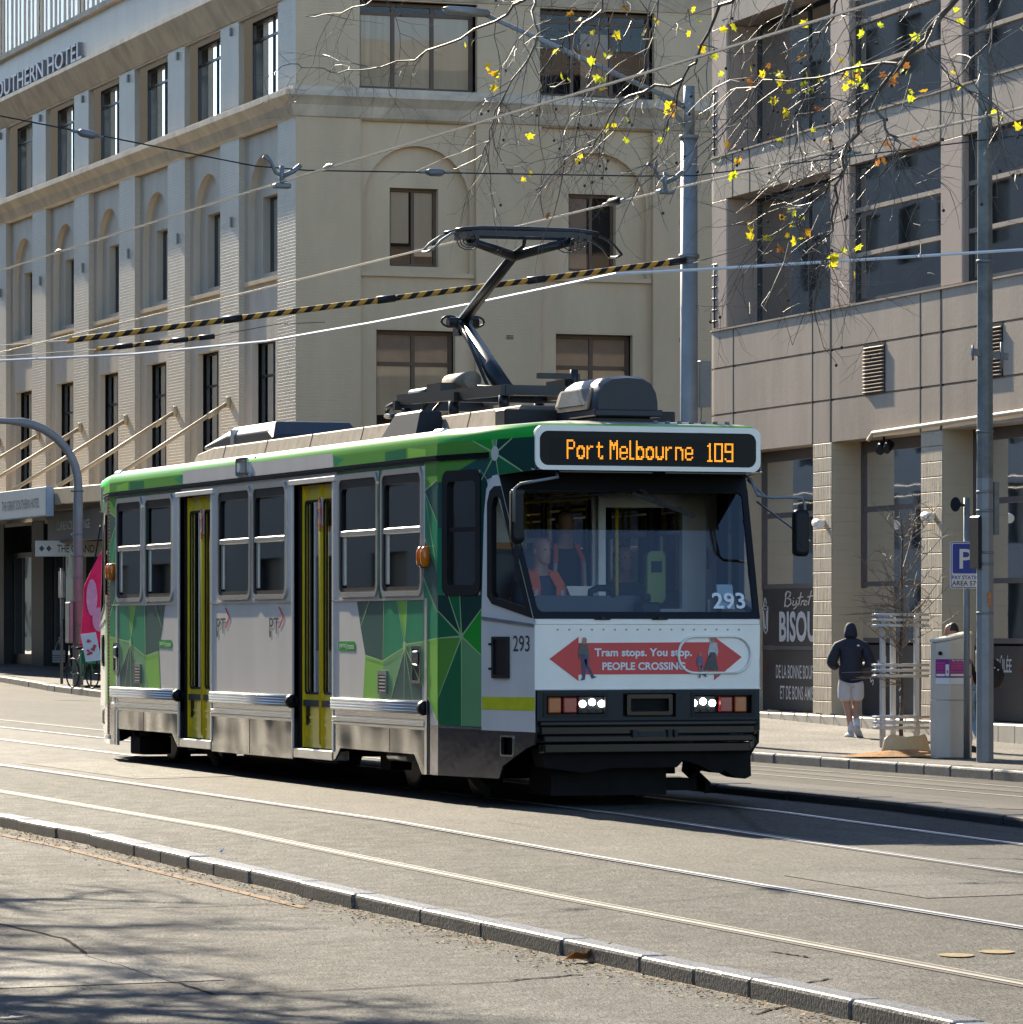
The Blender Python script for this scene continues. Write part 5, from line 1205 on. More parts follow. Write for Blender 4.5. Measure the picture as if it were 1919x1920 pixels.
# bistro signboards: top-level flat panels fixed to the facade
M['board'] = mat('charcoal printed board', (.035,.032,.034), .5, var=.08); M['chalk'] = mat('white print', (.62,.61,.58), .6, var=.04); M['leafprint'] = mat('dull red printed leaves', (.11,.025,.02), .6, var=.3, vs=20)
def panel(label, a_hi, a_lo, z0, z1):
    o = thing('bistro_board', label, 'signboard', (29.8, 67.5, 0), math.atan2(-.0435, .99905), 'bistro window boards')
    mb = MB(); mb.box(.53, .60, a_lo, a_hi, z0, z1); mb.build('board', M['board'], o)
    return o
def words(o, items):
    mb = MB()
    for s, a, z, w_, h_, b_, sh in items: mb.text(s, (.524, a, z), (0,-1,0), (0,0,1), w_, h_, 0, b_, sh)
    mb.build('lettering', M['chalk'], o)
def leafprint(o, cs):
    mb = MB()
    for a, z, r_ in cs:
        for q in range(5):
            th = q*1.256; mb.poly([(.526, a+r_*.2*math.cos(th+1.2), z+r_*.2*math.sin(th+1.2)), (.526, a+r_*math.cos(th), z+r_*math.sin(th)), (.526, a+r_*.2*math.cos(th-1.2), z+r_*.2*math.sin(th-1.2))])
    mb.build('leaf_print', M['leafprint'], o)
p1 = panel('charcoal Bistrot BISOU board below the window beside the tram', 5.74, 1.88, 1.24, 2.22)
words(p1, [('BISOU', 4.90, 1.30, 1.80, .53, .03, 0)])
# handwritten Bistrot: pen strokes
pen = [[(0,.0),(.03,.35),(.06,.62),(.02,.50),(.10,.66),(.22,.62),(.20,.46),(.08,.36),(.22,.32),(.24,.14),(.10,.0),(.03,.06)],
       [(.30,.06),(.33,.26)],[(.33,.36),(.335,.38)],[(.33,.06),(.40,.08),(.46,.28),(.42,.20),(.48,.10),(.42,-.02),(.34,-.10)],
       [(.52,.06),(.62,.60)],[(.50,.36),(.68,.42)],[(.60,.06),(.66,.26),(.70,.22),(.72,.28)],[(.72,.08),(.78,.26),(.84,.20),(.82,.08),(.74,.06),(.72,.14)],
       [(.88,.08),(1.0,.66)],[(.86,.40),(1.06,.46)]]
mb = MB()
for st in pen: mb.tube([(.522, 4.62-p*1.30, 1.905+q*.40) for p, q in st], .011, 5)
for st in ([(0,.42),(.05,.0),(.12,-.06),(.18,.0),(.20,.42)],[(.0,.42),(.10,.38),(.20,.42),(.10,.46),(.0,.42)],[(.03,.44),(.08,.60),(.12,.56),(.14,.48)],[(.04,.36),(.07,.06),(.12,.02),(.16,.36)]):
    mb.tube([(.522, 5.72-p*1.3, 1.50+q*.95) for p, q in st], .009, 5)
mb.build('pen_drawing', M['chalk'], p1)
leafprint(p1, [(5.22,2.02,.10),(5.1,1.9,.07)])
p2 = panel('charcoal board reading DE LA BONNE BOUFFE below the bistro name', 5.74, 1.88, .12, 1.16)
words(p2, [('DE LA BONNE BOUFFE', 5.06, .67, 2.0, .235, .005, 0), ('ET DE BONS AMIS', 4.85, .31, 1.62, .235, .005, 0)]); leafprint(p2, [(5.5,.85,.16),(5.3,.3,.10),(5.55,.5,.09)])
mb = MB(); mb.box(.52, .6, 1.88, 5.74, 1.165, 1.235); mb.build('board_rail', M['spandrel'], office)
p3 = panel('charcoal board reading SMALL BITES behind the young street tree', 1.0, -2.86, .12, 1.26)
mb = MB(); cx, cz, rr = -.05, .30, .62
for i, ch in enumerate('SMALL BITES'):
    if ch == ' ': continue
    th = R(152-15.5*i); p = (cx - rr*math.cos(th)*1.0, cz + rr*math.sin(th))
    c_, s_ = math.cos(th-math.pi/2), math.sin(th-math.pi/2)
    mb.text(ch, (.524, p[0], p[1]), (0,-c_,s_), (0,s_,c_), None, .17, 0, .02)
mb.build('lettering', M['chalk'], p3); leafprint(p3, [(-.1,.35,.10),(-.9,.9,.12)])
p4_ = panel('charcoal board reading CREME BRULEE right of the tall steel pole', -3.74, -7.6, .12, 1.26)
words(p4_, [('CRÈME BRÛLÉE', -3.78, .86, 1.42, .26, .01, 0)]); leafprint(p4_, [(-5.6,.9,.16),(-6.2,.5,.12)])
# little studs and wall lamps, conduit with spotlight
for k in range(-2, 2):
    a = 1.33+PIT*k
    l_ = thing('wall_lamp', ['white wall spotlight high on the ribbed pillar outside the frame', 'white wall spotlight on the ribbed pillar behind the parking sign', 'white wall spotlight on the ribbed pillar beside the bistro board', 'white wall spotlight on the ribbed pillar hidden by the tram'][k+2], 'wall lamp', (29.8, 67.5, 0), math.atan2(-.0435, .99905), 'wall spotlights on the pillars')
    mb = MB(); mb.cyl((-.005,a,3.27),(-.11,a,3.27),.055,12); mb.build('bracket', M['white'], l_)
    mb = MB(); mb.cyl((-.12,a+.12,3.28),(-.12,a-.12,3.24),.075,14); mb.build('lamp_body', M['white'], l_, bevel=.01)
mb = MB(); mb.tube([(-.05,-.75,4.56),(-.05,-.95,4.66),(-.05,-7.0,4.74),(-.05,-20,4.9)], .035, 8); mb.build('conduit', M['plinth'], office)
sp = thing('spotlight', 'small black spotlight hanging under the pale conduit', 'spotlight', (29.8, 67.5, 0), math.atan2(-.0435, .99905))
mb = MB(); mb.cyl((.1,-1.05,4.62),(.1,-1.05,4.45),.02,6); mb.build('bracket', M['black'], sp)
mb = MB(); mb.tube([(.1,-1.02,4.46),(.0,-1.1,4.36)], [.09,.07], 12); mb.tube([(.1,-1.3,4.48),(.0,-1.4,4.36)], [.08,.06], 12); mb.build('lamp_body', M['black'], sp)
mb = MB()
for k in range(16): mb.bar((.0,5.2-k*.62,.115),(-.10,5.2-k*.62-.02,.13),.02,.02)
mb.build('anchor_stud', M['galv'], office)

# ------------------------------------------------------------------ unseen blocks added along the street (out of frame, sized to shape reflections and shade)
M['concrete_dark'] = mat('dark grey cladding', (.085,.085,.09), .6, var=.3, vs=.3)
def unseen_block(y0, y1, h, m, label):
    o = thing('unseen_building', label, 'building', (-7, y0, 0))
    n = int((y1-y0)/5); holes = []
    for i in range(n):
        for j in range(int(h/3.8)): holes.append(rect(1.2+5*i, 3.8+5*i, 1.0+3.8*j, 3.3+3.8*j))
    mb = MB(); mb.plate(rect(0, y1-y0, -1, h), holes, lambda a, z, w=0: (-w, a, z), .3); mb.box(-14, -.6, 0, y1-y0, -1, h); mb.build('wall', m, o)
    mb = MB()
    for q in holes: mb.poly([(-.3, a, z) for a, z in q])
    mb.build('window', M['black'], o)
    mb = MB(); mb.box(-.3, .3, 0, y1-y0, h, h+.5); mb.build('cornice', m, o)
    return o
unseen_block(-40, 30, 9, M['render'], 'unseen cream rendered block added on the near side of the street')
unseen_block(34, 88, 9, M['concrete_dark'], 'unseen dark grey block added on the near side of the street')
unseen_block(92, 190, 42, M['concrete_dark'], 'unseen tall dark clad block added on the near side of the street')
unseen_block(196, 330, 22, M['render'], 'unseen far cream block added on the near side of the street')
o = unseen_block(0, 110, 34, M['concrete_dark'], 'unseen dark grey block added to close the far end of the street'); o.location = (90, 345, 0); o.rotation_euler = (0, 0, R(90)); o.location = (75, 345, 0); o.rotation_euler = (0,0,R(90)); o.scale = (-1,1,1)  # added to keep the bright horizon out of the reflections
# ------------------------------------------------------------------ poles, lamps, signs, pavement furniture
def at(x, y, Z):
    """point that the photograph shows at pixel (x, y), Z metres ahead of the camera"""
    X = (x-959.5)*Z/F_PX; z = HC-(y-HOR)*Z/F_PX
    c, s = math.cos(R(19.497)), math.sin(R(19.497)); return Vector((X*c+Z*s, -X*s+Z*c, z))
M['pole_grey'] = mat('grey painted pole', (.25,.26,.26), .45, .1, var=.15, vs=3)
M['pole_dark'] = mat('dull green grey pole paint', (.15,.165,.155), .6, var=.35, vs=5)
M['wire'] = mat('overhead wire', (.62,.56,.46), .45, .5, var=.1); M['wire_dark'] = mat('dark span wire', (.03,.03,.032), .5, .3)
M['ceramic'] = mat('grey insulator', (.16,.16,.165), .35)
# steel tram pole with street lamp arm, behind the tram
z0 = PR(25.4, 63.7)
p = thing('tram_pole', 'stout grey steel pole with lamp arm standing behind the tram cab', 'pole', (25.4, 63.7, z0))
mb = MB(); mb.tube([(0,0,0),(0,0,9.1)], [.142,.130], 24); mb.cyl((0,0,9.1),(0,0,9.16),.15,24); mb.build('shaft', M['pole_grey'], p)
mb = MB(); mb.tube([(0,0,9.16),(0,0,9.9)], .085, 20); mb.tube([(0,0,9.55),(-.35,0,9.72),(-3.3,0,10.85)], [.045,.04,.035], 10); mb.tube([(0,0,9.2),(-.45,0,9.75)], .035, 8); mb.build('lamp_arm', M['pole_grey'], p)
mb = MB(); mb.loft([[(-3.25-q, a, 10.86+q*.05+b) for a, b in rrect(-.13*k,.13*k,-.06*k,.05*k,.03)] for q, k in ((-.05,.4),(.0,.9),(.3,1),(.6,.8),(.68,.4))]); mb.build('lamp_head', M['pole_grey'], p)
for z in (7.3, 4.6, 3.0): 
    mb = MB(); mb.cyl((0,0,z),(0,0,z+.06),.158,24); mb.build('band', M['galv'], p)
mb = MB(); mb.box(.14,.32,-.1,.1,5.05,5.75); mb.tube([(.2,0,5.05),(.2,0,4.9),(.15,0,4.7)],.012,6); mb.build('junction_box', M['pole_grey'], p, bevel=.01)
# octagonal pole on the right
z0 = PR(25.9, 54.4)
p = thing('street_pole', 'tall octagonal grey green pole at the kerb on the right', 'pole', (25.9, 54.4, z0))
mb = MB(); mb.tube([(0,0,0),(0,0,3.75)], [.120,.116], 8, 1); mb.tube([(0,0,3.75),(0,0,9.34)], [.114,.098], 8, 0); 
for q in range(len(mb.sm)): mb.sm[q] = False
mb.build('shaft', [M['pole_dark'], M['pole_grey']], p)
for z in (1.95, 2.6, 2.75, 3.3, 3.55, 4.35, 6.6):
    mb = MB(); mb.cyl((0,0,z),(0,0,z+.035),.124,8); mb.build('band', M['galv'], p)
mb = MB(); mb.box(-.160,-.11,-.15,.15,2.55,3.25); mb.build('cabinet', M['dark'], p, bevel=.02)
mb = MB(); mb.bar((-.22,-.02,5.42),(.32,-.02,5.36),.06,.09); mb.cyl((.22,-.05,5.2),(.22,-.05,5.55),.02,6); mb.cyl((-.2,-.05,5.3),(-.2,-.05,5.5),.015,6); mb.build('clamp', M['galv'], p)
mb = MB(); mb.box(.10,.17,-.08,.08,3.0,3.7); mb.build('side_plate', M['pole_dark'], p)
mb = MB(); mb.poly([(-.02,-.1245,2.05),(.03,-.1245,2.05),(.03,-.1245,2.25),(-.02,-.1245,2.25)]); mb.build('sticker', mat('faded orange sticker', (.5,.18,.06), .6, var=.4, vs=30), p)
# curved street lamp on the left
z0 = PL(25.5, 102)
p = thing('street_lamp', 'grey street lamp with curved arm standing before the hotel shops', 'street lamp', (25.5, 102, z0))
mb = MB(); arc = [(-1.55+1.55*math.cos(R(9*i)), 0, 4.65+1.45*math.sin(R(9*i))) for i in range(10)] + [(-1.62,0,6.10),(-3.2,0,6.16)]
mb.tube([(0,0,0),(0,0,4.2)] + arc, [.125,.115]+[.10]*10+[.07,.06], 16); mb.build('post', M['pole_grey'], p)
for z in (.3, .9, 1.4, 1.95, 2.5, 3.0, 3.5, 4.5):
    mb = MB(); mb.cyl((0,0,z),(0,0,z+.03),.132,16); mb.box(-.17,-.12,-.02,.02,z-.01,z+.04); mb.build('band', M['galv'], p)
mb = MB(); mb.loft([[(-3.1-q, a, 6.15+b) for a, b in rrect(-.14*k,.14*k,-.07*k,.06*k,.03)] for q, k in ((0,.5),(.2,1),(.6,1),(.75,.5))]); mb.build('lamp_head', M['pole_grey'], p)
mb = MB(); mb.box(-.26,-.16,-.2,.2,1.0,1.95); mb.build('cabinet', M['galv'], p, bevel=.02)
mb = MB(); mb.cyl((0,0,0),(0,0,2.75),.035,10); mb.box(-.03,.03,-.22,.22,2.05,2.68); o = mb.build('sign_post', M['pole_dark'], None); o.location = (25.85, 105, PL(25.85,105)); tag(o, 'thin dark signpost seen edge-on between the lamp post and the shops', 'signpost')

# parking sign on its post, with a small horn loudspeaker at the top
z0 = PR(26.2, 55.6)
p = thing('parking_sign', 'blue and white P parking sign on a thin post beside the octagonal pole', 'sign', (26.2, 55.6, z0))
mb = MB(); mb.cyl((0,0,0),(0,0,3.52),.042,12); mb.build('post', M['galv'], p)
mb = MB(); mb.loft([[(x, y, z) for x, z in rrect(-.27,.24,2.30,2.93,.04)] for y in (-.055,-.045)], 0, smooth=False); pl2 = mb.build('plate', M['text_white'], p)
M['blue'] = mat('blue sign sheeting', (.005,.045,.33), .35, var=.03)
mb = MB(); mb.poly([(x,-.057,z) for x, z in rrect(-.235,.205,2.50,2.90,.02)], 0)
o_, i_ = rrect(-.262,.232,2.308,2.922,.035), rrect(-.252,.222,2.318,2.912,.03)
mb.plate(o_, [i_], lambda a, z, w=0: (a, -.0565-w, z), 0)
mb.text('PAY STATION', (-.245,-.058,2.42), (1,0,0), (0,0,1), .46, .052, 0, .015); mb.build('sign_print', M['blue'], pl2)
mb = MB(); mb.text('AREA 579', (-.245,-.058,2.335), (1,0,0), (0,0,1), .40, .066, 0, .015); mb.build('lettering', M['text_dark'], pl2)
mb = MB(); mb.text('P', (-.135,-.060,2.565), (1,0,0), (0,0,1), .20, .265, 0, .01); mb.build('letter_p', M['text_white'], pl2)
mb = MB(); mb.cyl((0,0,3.42),(-.10,0,3.42),.02,8); mb.tube([(-.10,-.02,3.43),(-.16,-.04,3.43),(-.19,-.05,3.43)], [.035,.06,.10], 14); mb.build('siren', M['black'], p)
# pay station
z0 = PR(26.25, 56.2)
p = thing('pay_station', 'light grey parking pay station with purple pay by phone sticker', 'pay station', (26.25, 56.2, z0), R(0))
M['kiosk'] = mat('light grey kiosk paint', (.60,.55,.45), .45, var=.07, vs=2)
foot = [(-.24,.16),(-.24,-.02),(-.10,-.17),(.22,-.17),(.24,-.15),(.24,.16)]
mb = MB(); mb.loft([[(a,b,0) for a,b in foot],[(a,b,.78) for a,b in foot]], 0, smooth=False); mb.loft([[(a*.992,b*.992,.785) for a,b in foot],[(a*.992,b*.992,1.56+(a+.24)*.22) for a,b in foot]], 0, smooth=False); mb.build('cabinet', M['kiosk'], p, bevel=.008)
mb = MB(); mb.loft([[(a*1.05,b*1.05,1.565+(a+.24)*.22) for a,b in foot],[(a*1.03,b*1.03,1.61+(a+.24)*.22) for a,b in foot]], 0, smooth=False); mb.build('cap', M['kiosk'], p, bevel=.015, seg=2)
M['purple'] = mat('purple sticker', (.20,.03,.22), .4, var=.08); M['magenta'] = mat('magenta sticker print', (.50,.05,.22), .4, var=.2, vs=25)
mb = MB()
def kf(u_, z):    # unrolled front: chamfer then front face
    pts = [(-.24,-.02),(-.10,-.17),(.22,-.17)]; l1 = math.hypot(.14,.15)
    o = .0045
    if u_ < l1: k = u_/l1; return (-.24+.14*k-o*.73, -.02-.15*k-o*.68, z)
    return (-.10+(u_-l1), -.17-o, z)
l1 = math.hypot(.14,.15)
for a, b in ((0,l1-.001),(l1+.001,l1+.315)):
    mb.poly([kf(q, z) for q, z in ((a,1.09),(b,1.09),(b,1.34),(a,1.34))], 0); mb.poly([kf(q, z) for q, z in ((a,1.0),(b,1.0),(b,1.085),(a,1.085))], 2)
for a, b in ((.01,l1-.07),(l1+.01,l1+.22)):
    for z1, z2 in ((1.27,1.30),(1.235,1.26),(1.20,1.225),(1.155,1.18),(1.11,1.14)):
        q = [kf(u_, z) for u_, z in ((a,z1),(b,z1),(b,z2),(a,z2))]; mb.poly([(x-.001, y-.003, z) for x, y, z in q], 1 if z1 > 1.14 else 2)
for a, b in ((l1-.06,l1-.01),(l1+.24,l1+.305)):
    q = [kf(u_, z) for u_, z in ((a,1.11),(b,1.11),(b,1.27),(a,1.27))]; mb.poly([(x-.001, y-.003, z) for x, y, z in q], 2)
    q = [kf(u_, z) for u_, z in ((a+.015,1.15),(b-.015,1.15),(b-.015,1.19),(a+.015,1.19))]; mb.poly([(x-.002, y-.005, z) for x, y, z in q], 3)
stk = mb.build('sticker', [M['purple'], M['magenta'], M['text_white'], M['red']], p)
mb = MB(); mb.text('PAY BY PHONE', (-.07,-.179,1.308), (1,0,0), (0,0,1), .25, .026, 0, .02); mb.build('lettering', M['text_white'], stk)
mb = MB(); mb.cyl((-.19,-.07,1.42),(-.205,-.085,1.42),.028,10); mb.build('lock', M['black'], p)
# young street tree in its guard
z0 = PR(26.1, 57.6)
p = thing('tree_guard', 'pale steel tree guard with three sets of curved rails round the young tree', 'tree guard', (26.1, 57.6, z0))
M['guard'] = mat('pale grey guard paint', (.58,.58,.56), .4, .1, var=.06)
for q, (a, b) in enumerate(((-.17,.16),(.20,-.16),(.05,.30))):
    mb = MB(); mb.box(a-.035,a+.035,b-.035,b+.035,0 if q == 1 else .1,1.93); mb.build('post', M['guard'], p, bevel=.01)
for zz in (.38, 1.10, 1.80):
    for j in range(3):
        z = zz+.075*j; pts = [(.36,-.22,z)] + [(-.22-.14*math.sin(R(180*i/10)), -.22+.22*(1-math.cos(R(180*i/10))), z) for i in range(11)] + [(.36,.22,z)]
        mb = MB(); mb.tube(pts, .020, 8); mb.build('rail', M['guard'], p)
tr_ = thing('young_tree', 'bare young tree with thin upswept twigs inside the tree guard', 'tree', (26.1, 57.6, z0))
M['bark'] = mat('grey brown bark', (.085,.065,.05), .8, var=.35, vs=14); M['twig'] = mat('pale dry twig', (.22,.18,.13), .7, var=.3, vs=10)
rt = random.Random(11)
mb = MB(); tp = [(.05,0,0),(.04,.01,.4),(.07,0,.9),(.03,.02,1.3),(.06,0,1.9),(.05,.01,2.5),(.06,0,3.0),(.02,0,3.4)]
mb.tube(tp, [.035,.03,.028,.025,.022,.018,.013,.006], 7); mb.build('trunk', M['bark'], tr_)
mb = MB()
for i in range(46):
    z = rt.uniform(1.2, 3.2); a = rt.uniform(0, 6.28); l = rt.uniform(.35, 1.05)*(1.1 if z < 2.6 else .7); up = rt.uniform(.25, 1.0)
    q = Vector((.05,0,z)); d = Vector((math.cos(a), math.sin(a), up)).normalized(); pts = [q]
    for s_ in range(5): d = (d + Vector((rt.uniform(-.15,.15), rt.uniform(-.15,.15), .10))).normalized(); q = q + d*l/5; pts.append(q.copy())
    mb.tube(pts, [.010,.008,.006,.005,.004,.003], 4)
    for s_ in (2, 3, 4):
        for _ in range(2): e = pts[s_] + Vector((rt.uniform(-.2,.2), rt.uniform(-.2,.2), rt.uniform(.0,.22))); mb.tube([pts[s_], (pts[s_]+e)/2+Vector((0,0,.02)), e], [.005,.004,.0025], 4)
for i in range(22):
    a = rt.uniform(2.4, 4.0); z = rt.uniform(.95, 1.15) if i < 8 else rt.uniform(1.9, 2.2); l = rt.uniform(.5, 1.0); q = Vector((.05,0,z)); e = q + Vector((math.cos(a)*l, math.sin(a)*l*.5, rt.uniform(-.05,.2))); mb.tube([q, (q+e)/2+Vector((0,0,.03)), e], [.008,.006,.003], 4)
mb.build('branches', M['twig'], tr_)
mb = MB(); rings = []
for x, k in ((-.40,.35),(-.36,.8),(-.25,1),(.0,.86),(.25,.92),(.36,1),(.40,.8)): rings.append([(x*1.0, -.16+.34*0-.10*math.cos((x+.05)*3), -.02), (x*1.0, -.10-.10*math.cos((x+.05)*3), -.02), (x*.86, -.06-.10*math.cos((x+.05)*3), .27*k+.03), (x*.86, -.11-.10*math.cos((x+.05)*3), .27*k+.03)])
mb.loft(rings, 0, smooth=False); o = mb.build('planter_barrier', mat('cream plastic barrier', (.52,.42,.25), .5, var=.12, vs=4), None, bevel=.02, seg=2); o.location = (26.02, 57.35, z0); tag(o, 'low cream plastic barrier at the foot of the tree guard', 'barrier')
mb = MB(); rings = []
for r_, h in ((.95,.008),(.7,.03),(.45,.06),(.2,.085),(.03,.09)): rings.append([(r_*math.cos(2*math.pi*i/22)*(1+.12*math.sin(3*i)), .55*r_*math.sin(2*math.pi*i/22)*(1+.1*math.sin(5*i)), h) for i in range(22)])
mb.loft(rings, 0, (False, True)); o = mb.build('soil', mat('orange brown loose soil', (.34,.17,.06), .95, var=.4, vs=9, bump=.02, bs=22), None); o.location = (25.95, 57.0, z0); o['kind'] = 'structure'

# things by the lamp post on the left: banner, poster board, bicycle
M['pink'] = mat('hot pink fabric', (.95,.012,.12), .7, var=.08); M['pink_pale'] = mat('pale pink print', (.75,.30,.45), .7, var=.15, vs=6)
b0 = at(180, 1282, 103.5); bz = PL(b0.x, b0.y)
p = thing('banner', 'hot pink feather banner leaning beside the lamp post', 'banner', (b0.x, b0.y, bz))
mb = MB(); o_ = [(-.36,.95),(-.33,1.6),(-.27,2.3),(-.12,2.65),(.05,2.95),(.20,3.20),(.22,3.18),(.20,2.4),(.24,1.5),(.30,.95)]
mb.prism(o_, lambda a, z, w=0: (a, w+.05*math.sin(z*5+a*9), z), .015); fl = mb.build('flag', M['pink'], p)
mb = MB(); mb.poly([(-.08+.13*math.cos(i*.42)-.03, -.075, 2.05+.42*math.sin(i*.42)) for i in range(15)]); mb.poly([(.06+.16*math.cos(i*.42), -.08, 1.55+.28*math.sin(i*.42)) for i in range(15)]); mb.build('flag_print', M['pink_pale'], fl)
mb = MB(); mb.tube([(-.1,.05,.02),(-.12,.05,2.2),(.04,.05,3.2),(.13,.05,3.7)], .02, 8); mb.build('pole', M['black'], p)
mb = MB(); mb.box(-.3,.3,-.2,.3,0,.05); mb.build('foot', M['black'], p)
b1 = at(170, 1285, 101.5)
p = thing('poster_board', 'white poster with red print tilted against the lamp post', 'poster', (b1.x, b1.y, PL(b1.x, b1.y)), 0)
mb = MB(); mb.hexa([(-.11,-.02,.62),(.25,-.02,.66),(.25,0,.66),(-.11,0,.62),(-.22,.02,1.24),(.13,.02,1.28),(.13,.04,1.28),(-.22,.04,1.24)]); pb_ = mb.build('board', mat('white poster', (.62,.64,.66), .6, var=.05), p)
mb = MB()
rq = random.Random(4)
for i in range(12): a, z = rq.uniform(-.10,.12), rq.uniform(.75,1.1); mb.poly([(a+.045*math.cos(q*1.05)*rq.uniform(.5,1.2), -.03+(z-.62)*.065-.004, z+.035*math.sin(q*1.05)*rq.uniform(.5,1.2)) for q in range(6)])
mb.build('poster_print', mat('red poster print', (.45,.05,.08), .6), pb_)
b2 = at(174, 1284, 102.2)
p = thing('bicycle', 'green bicycle parked end-on behind the lamp post', 'bicycle', (b2.x, b2.y, PL(b2.x, b2.y)), R(12))
for y in (0, 1.02):
    mb = MB(); mb.tube([(0, y+.33*math.cos(i*math.pi/14), .345+.33*math.sin(i*math.pi/14)) for i in range(28)], .018, 6, closed=True); wv = mb.build('wheel', M['black'], p)
    mb = MB()
    for i in range(12): mb.tube([(0,y,.345),(0, y+.32*math.cos(i*math.pi/6), .345+.32*math.sin(i*math.pi/6))], .003, 3)
    mb.build('spokes', M['galv'], wv)
mb = MB()
for a, b in (((0,0,.345),(0,.10,.80)),((0,.10,.76),(0,.62,.80)),((0,.10,.70),(0,.50,.30)),((0,.62,.85),(0,.50,.30)),((0,.50,.30),(0,1.02,.345)),((0,.62,.75),(0,1.02,.345)),((0,.10,.8),(0,.12,.98))): mb.tube([a,b], .02, 6)
mb.build('frame', mat('green bicycle paint', (.02,.22,.10), .4), p)
mb = MB(); mb.tube([(-.28,.2,1.02),(-.1,.1,.98),(.1,.1,.98),(.28,.2,1.02)], .014, 6); mb.build('handlebar', M['black'], p)
mb = MB(); mb.loft([[(k*.07, y, .90+.02*k) for k in (-1,1)]+[(k*.07, y, .94) for k in (1,-1)] for y in (.52,.76)]); mb.build('saddle', M['black'], p)
mb = MB(); mb.box(-.22,.22,-.2,.12,.55,.9); mb.build('basket', mat('dark green crate', (.02,.16,.07), .6), p, bevel=.02)

# ------------------------------------------------------------------ overhead wires
def wire(name, label, pts, r, m, sag=0.0, cat='wire', group='overhead tram wires', n=5):
    mb = MB(); P = []
    for a, b in zip(pts, pts[1:]):
        a, b = Vector(a), Vector(b); k = 10 if sag else 1
        for i in range(k): q = a.lerp(b, i/k); q.z -= sag*4*(i/k)*(1-i/k); P.append(q)
    P.append(Vector(pts[-1])); mb.tube(P, r, n)
    return tag(mb.build(name, m, None), label, cat, group)
wire('contact_wire', 'nearest bright contact wire climbing from left edge to the top of the picture', [(10.58, u, 5.17 + .0*u + interp(PU,u)*.6) for u in (6, 20, 28, 36, 44, 60, 90, 140)], .011, M['wire'])
wire('contact_wire', 'bright contact wire pressed by the pantograph above the tram', [(13.94, u, 5.205 + interp(PU,u)*.5) for u in (6, 20, 28, 36, 39.3, 50, 70, 110, 150)], .010, M['wire'])
YS = 35.5
wire('span_wire', 'thin dark span wire hanging across the street over the tram', [(-6,YS,8.6),(6.1,YS,5.95),(10.35,YS,5.29),(10.8,YS,5.27),(13.7,YS,5.32),(14.2,YS,5.34),(19,YS,6.05),(27,YS,7.6)], .006, M['wire_dark'])
def hanger(x, u, z, label):
    o = thing('wire_hanger', label, 'wire fitting', (x, u, z), 0, 'contact wire hangers')
    mb = MB(); mb.tube([(-.16,0,.13),(-.10,0,.10),(-.05,0,.0),(.0,0,-.03)], .016, 6); mb.tube([(.16,0,.07),(.10,0,.02),(.0,0,-.03)], .022, 6); mb.cyl((0,0,-.10),(0,0,.06),.02,8); mb.build('arm', M['galv'], o)
    mb = MB(); mb.box(-.07,.07,-.05,.05,-.125,-.085); mb.build('clamp', M['galv'], o, bevel=.01)
hanger(10.58, YS, 5.24, 'left wire hanger clamped to the nearest contact wire'); hanger(13.94, YS, 5.30, 'right wire hanger clamped to the contact wire above the cab')
def insul(pos, label, ax=(1,0,0), r=.034, l=.15, m=None):
    o = thing('insulator', label, 'insulator', pos, 0, 'insulators on the wires'); a = Vector(ax).normalized()
    mb = MB(); mb.tube([-a*l/2, -a*l*.3, a*l*.3, a*l/2], [r*.6, r, r, r*.6], 10); mb.build('body', m or M['ceramic'], o)
    mb = MB(); mb.tube([-a*l*.9, -a*l*.5], .012, 6); mb.tube([a*l*.5, a*l*.9], .012, 6); mb.build('eye', M['galv'], o)
insul((8.95, YS, 5.50), 'grey insulator on the span wire before the hotel windows', (1,0,-.16)); insul((11.9, YS, 5.29), 'grey insulator on the span wire left of the pantograph', (1,0,.02)); insul((15.6, YS, 5.57), 'dark insulator on the span wire right of the steel pole', (1,0,.15), m=M['galv'])
for u, x in ((43.1,10.58),(34.2,10.58)):
    insul((x, u, 5.175+interp(PU,u)*.6), 'small joint clip on the nearest contact wire, ' + ('before the hotel arches' if u > 40 else 'before the blank hotel corner'), (0,1,0), .022, .14, M['wire'])
insul((13.94, 36.7, 5.22), 'dark wire splice on the contact wire right of the pantograph', (0,1,0), .035, .3, M['dark'])
# black and yellow insulated feeders
M['tiger_y'] = mat('yellow cable wrap', (.58,.30,.03), .5, var=.1); 
def tiger(label, a, b, r, step):
    o = thing('striped_cable', label, 'cable', (0,0,0), 0, 'striped insulated cables'); a, b = Vector(a), Vector(b); n = int((b-a).length/step); d = (b-a)/n
    mb = MB()
    for i in range(n):
        for j in range(10):
            t0, t1 = R(36*j), R(36*(j+1)); q = []
            for k in (i, i+1):
                for t_ in (t0, t1):
                    c = a + d*(k + .5*math.cos(t_)*.8); q.append(c + Vector((0, math.cos(t_)*0, 0)) + Vector((0, r*math.sin(t_), r*math.cos(t_))))
            mb.poly([q[0], q[1], q[3], q[2]], i % 2)
    mb.build('sleeve', [M['tiger_y'], M['black']], o)
    for f_ in (.26, .51, .76, 1.0):
        c = a.lerp(b, f_); e = (b-a).normalized(); mb = MB(); mb.tube([c-e*.14, c+e*.14], r*1.25, 8); mb.build('coupler', M['dark'], o)
    return o
pa, pb2 = at(130, 638, 65.3), at(1270, 490, 68.3)
tiger('long black and yellow striped cable running to the steel pole', pa, pb2, .045, .115)
wire('pull_wire', 'short steel eye wire tying the striped cable to the pole', [pb2, at(1290, 486, 68.4)], .02, M['galv'])
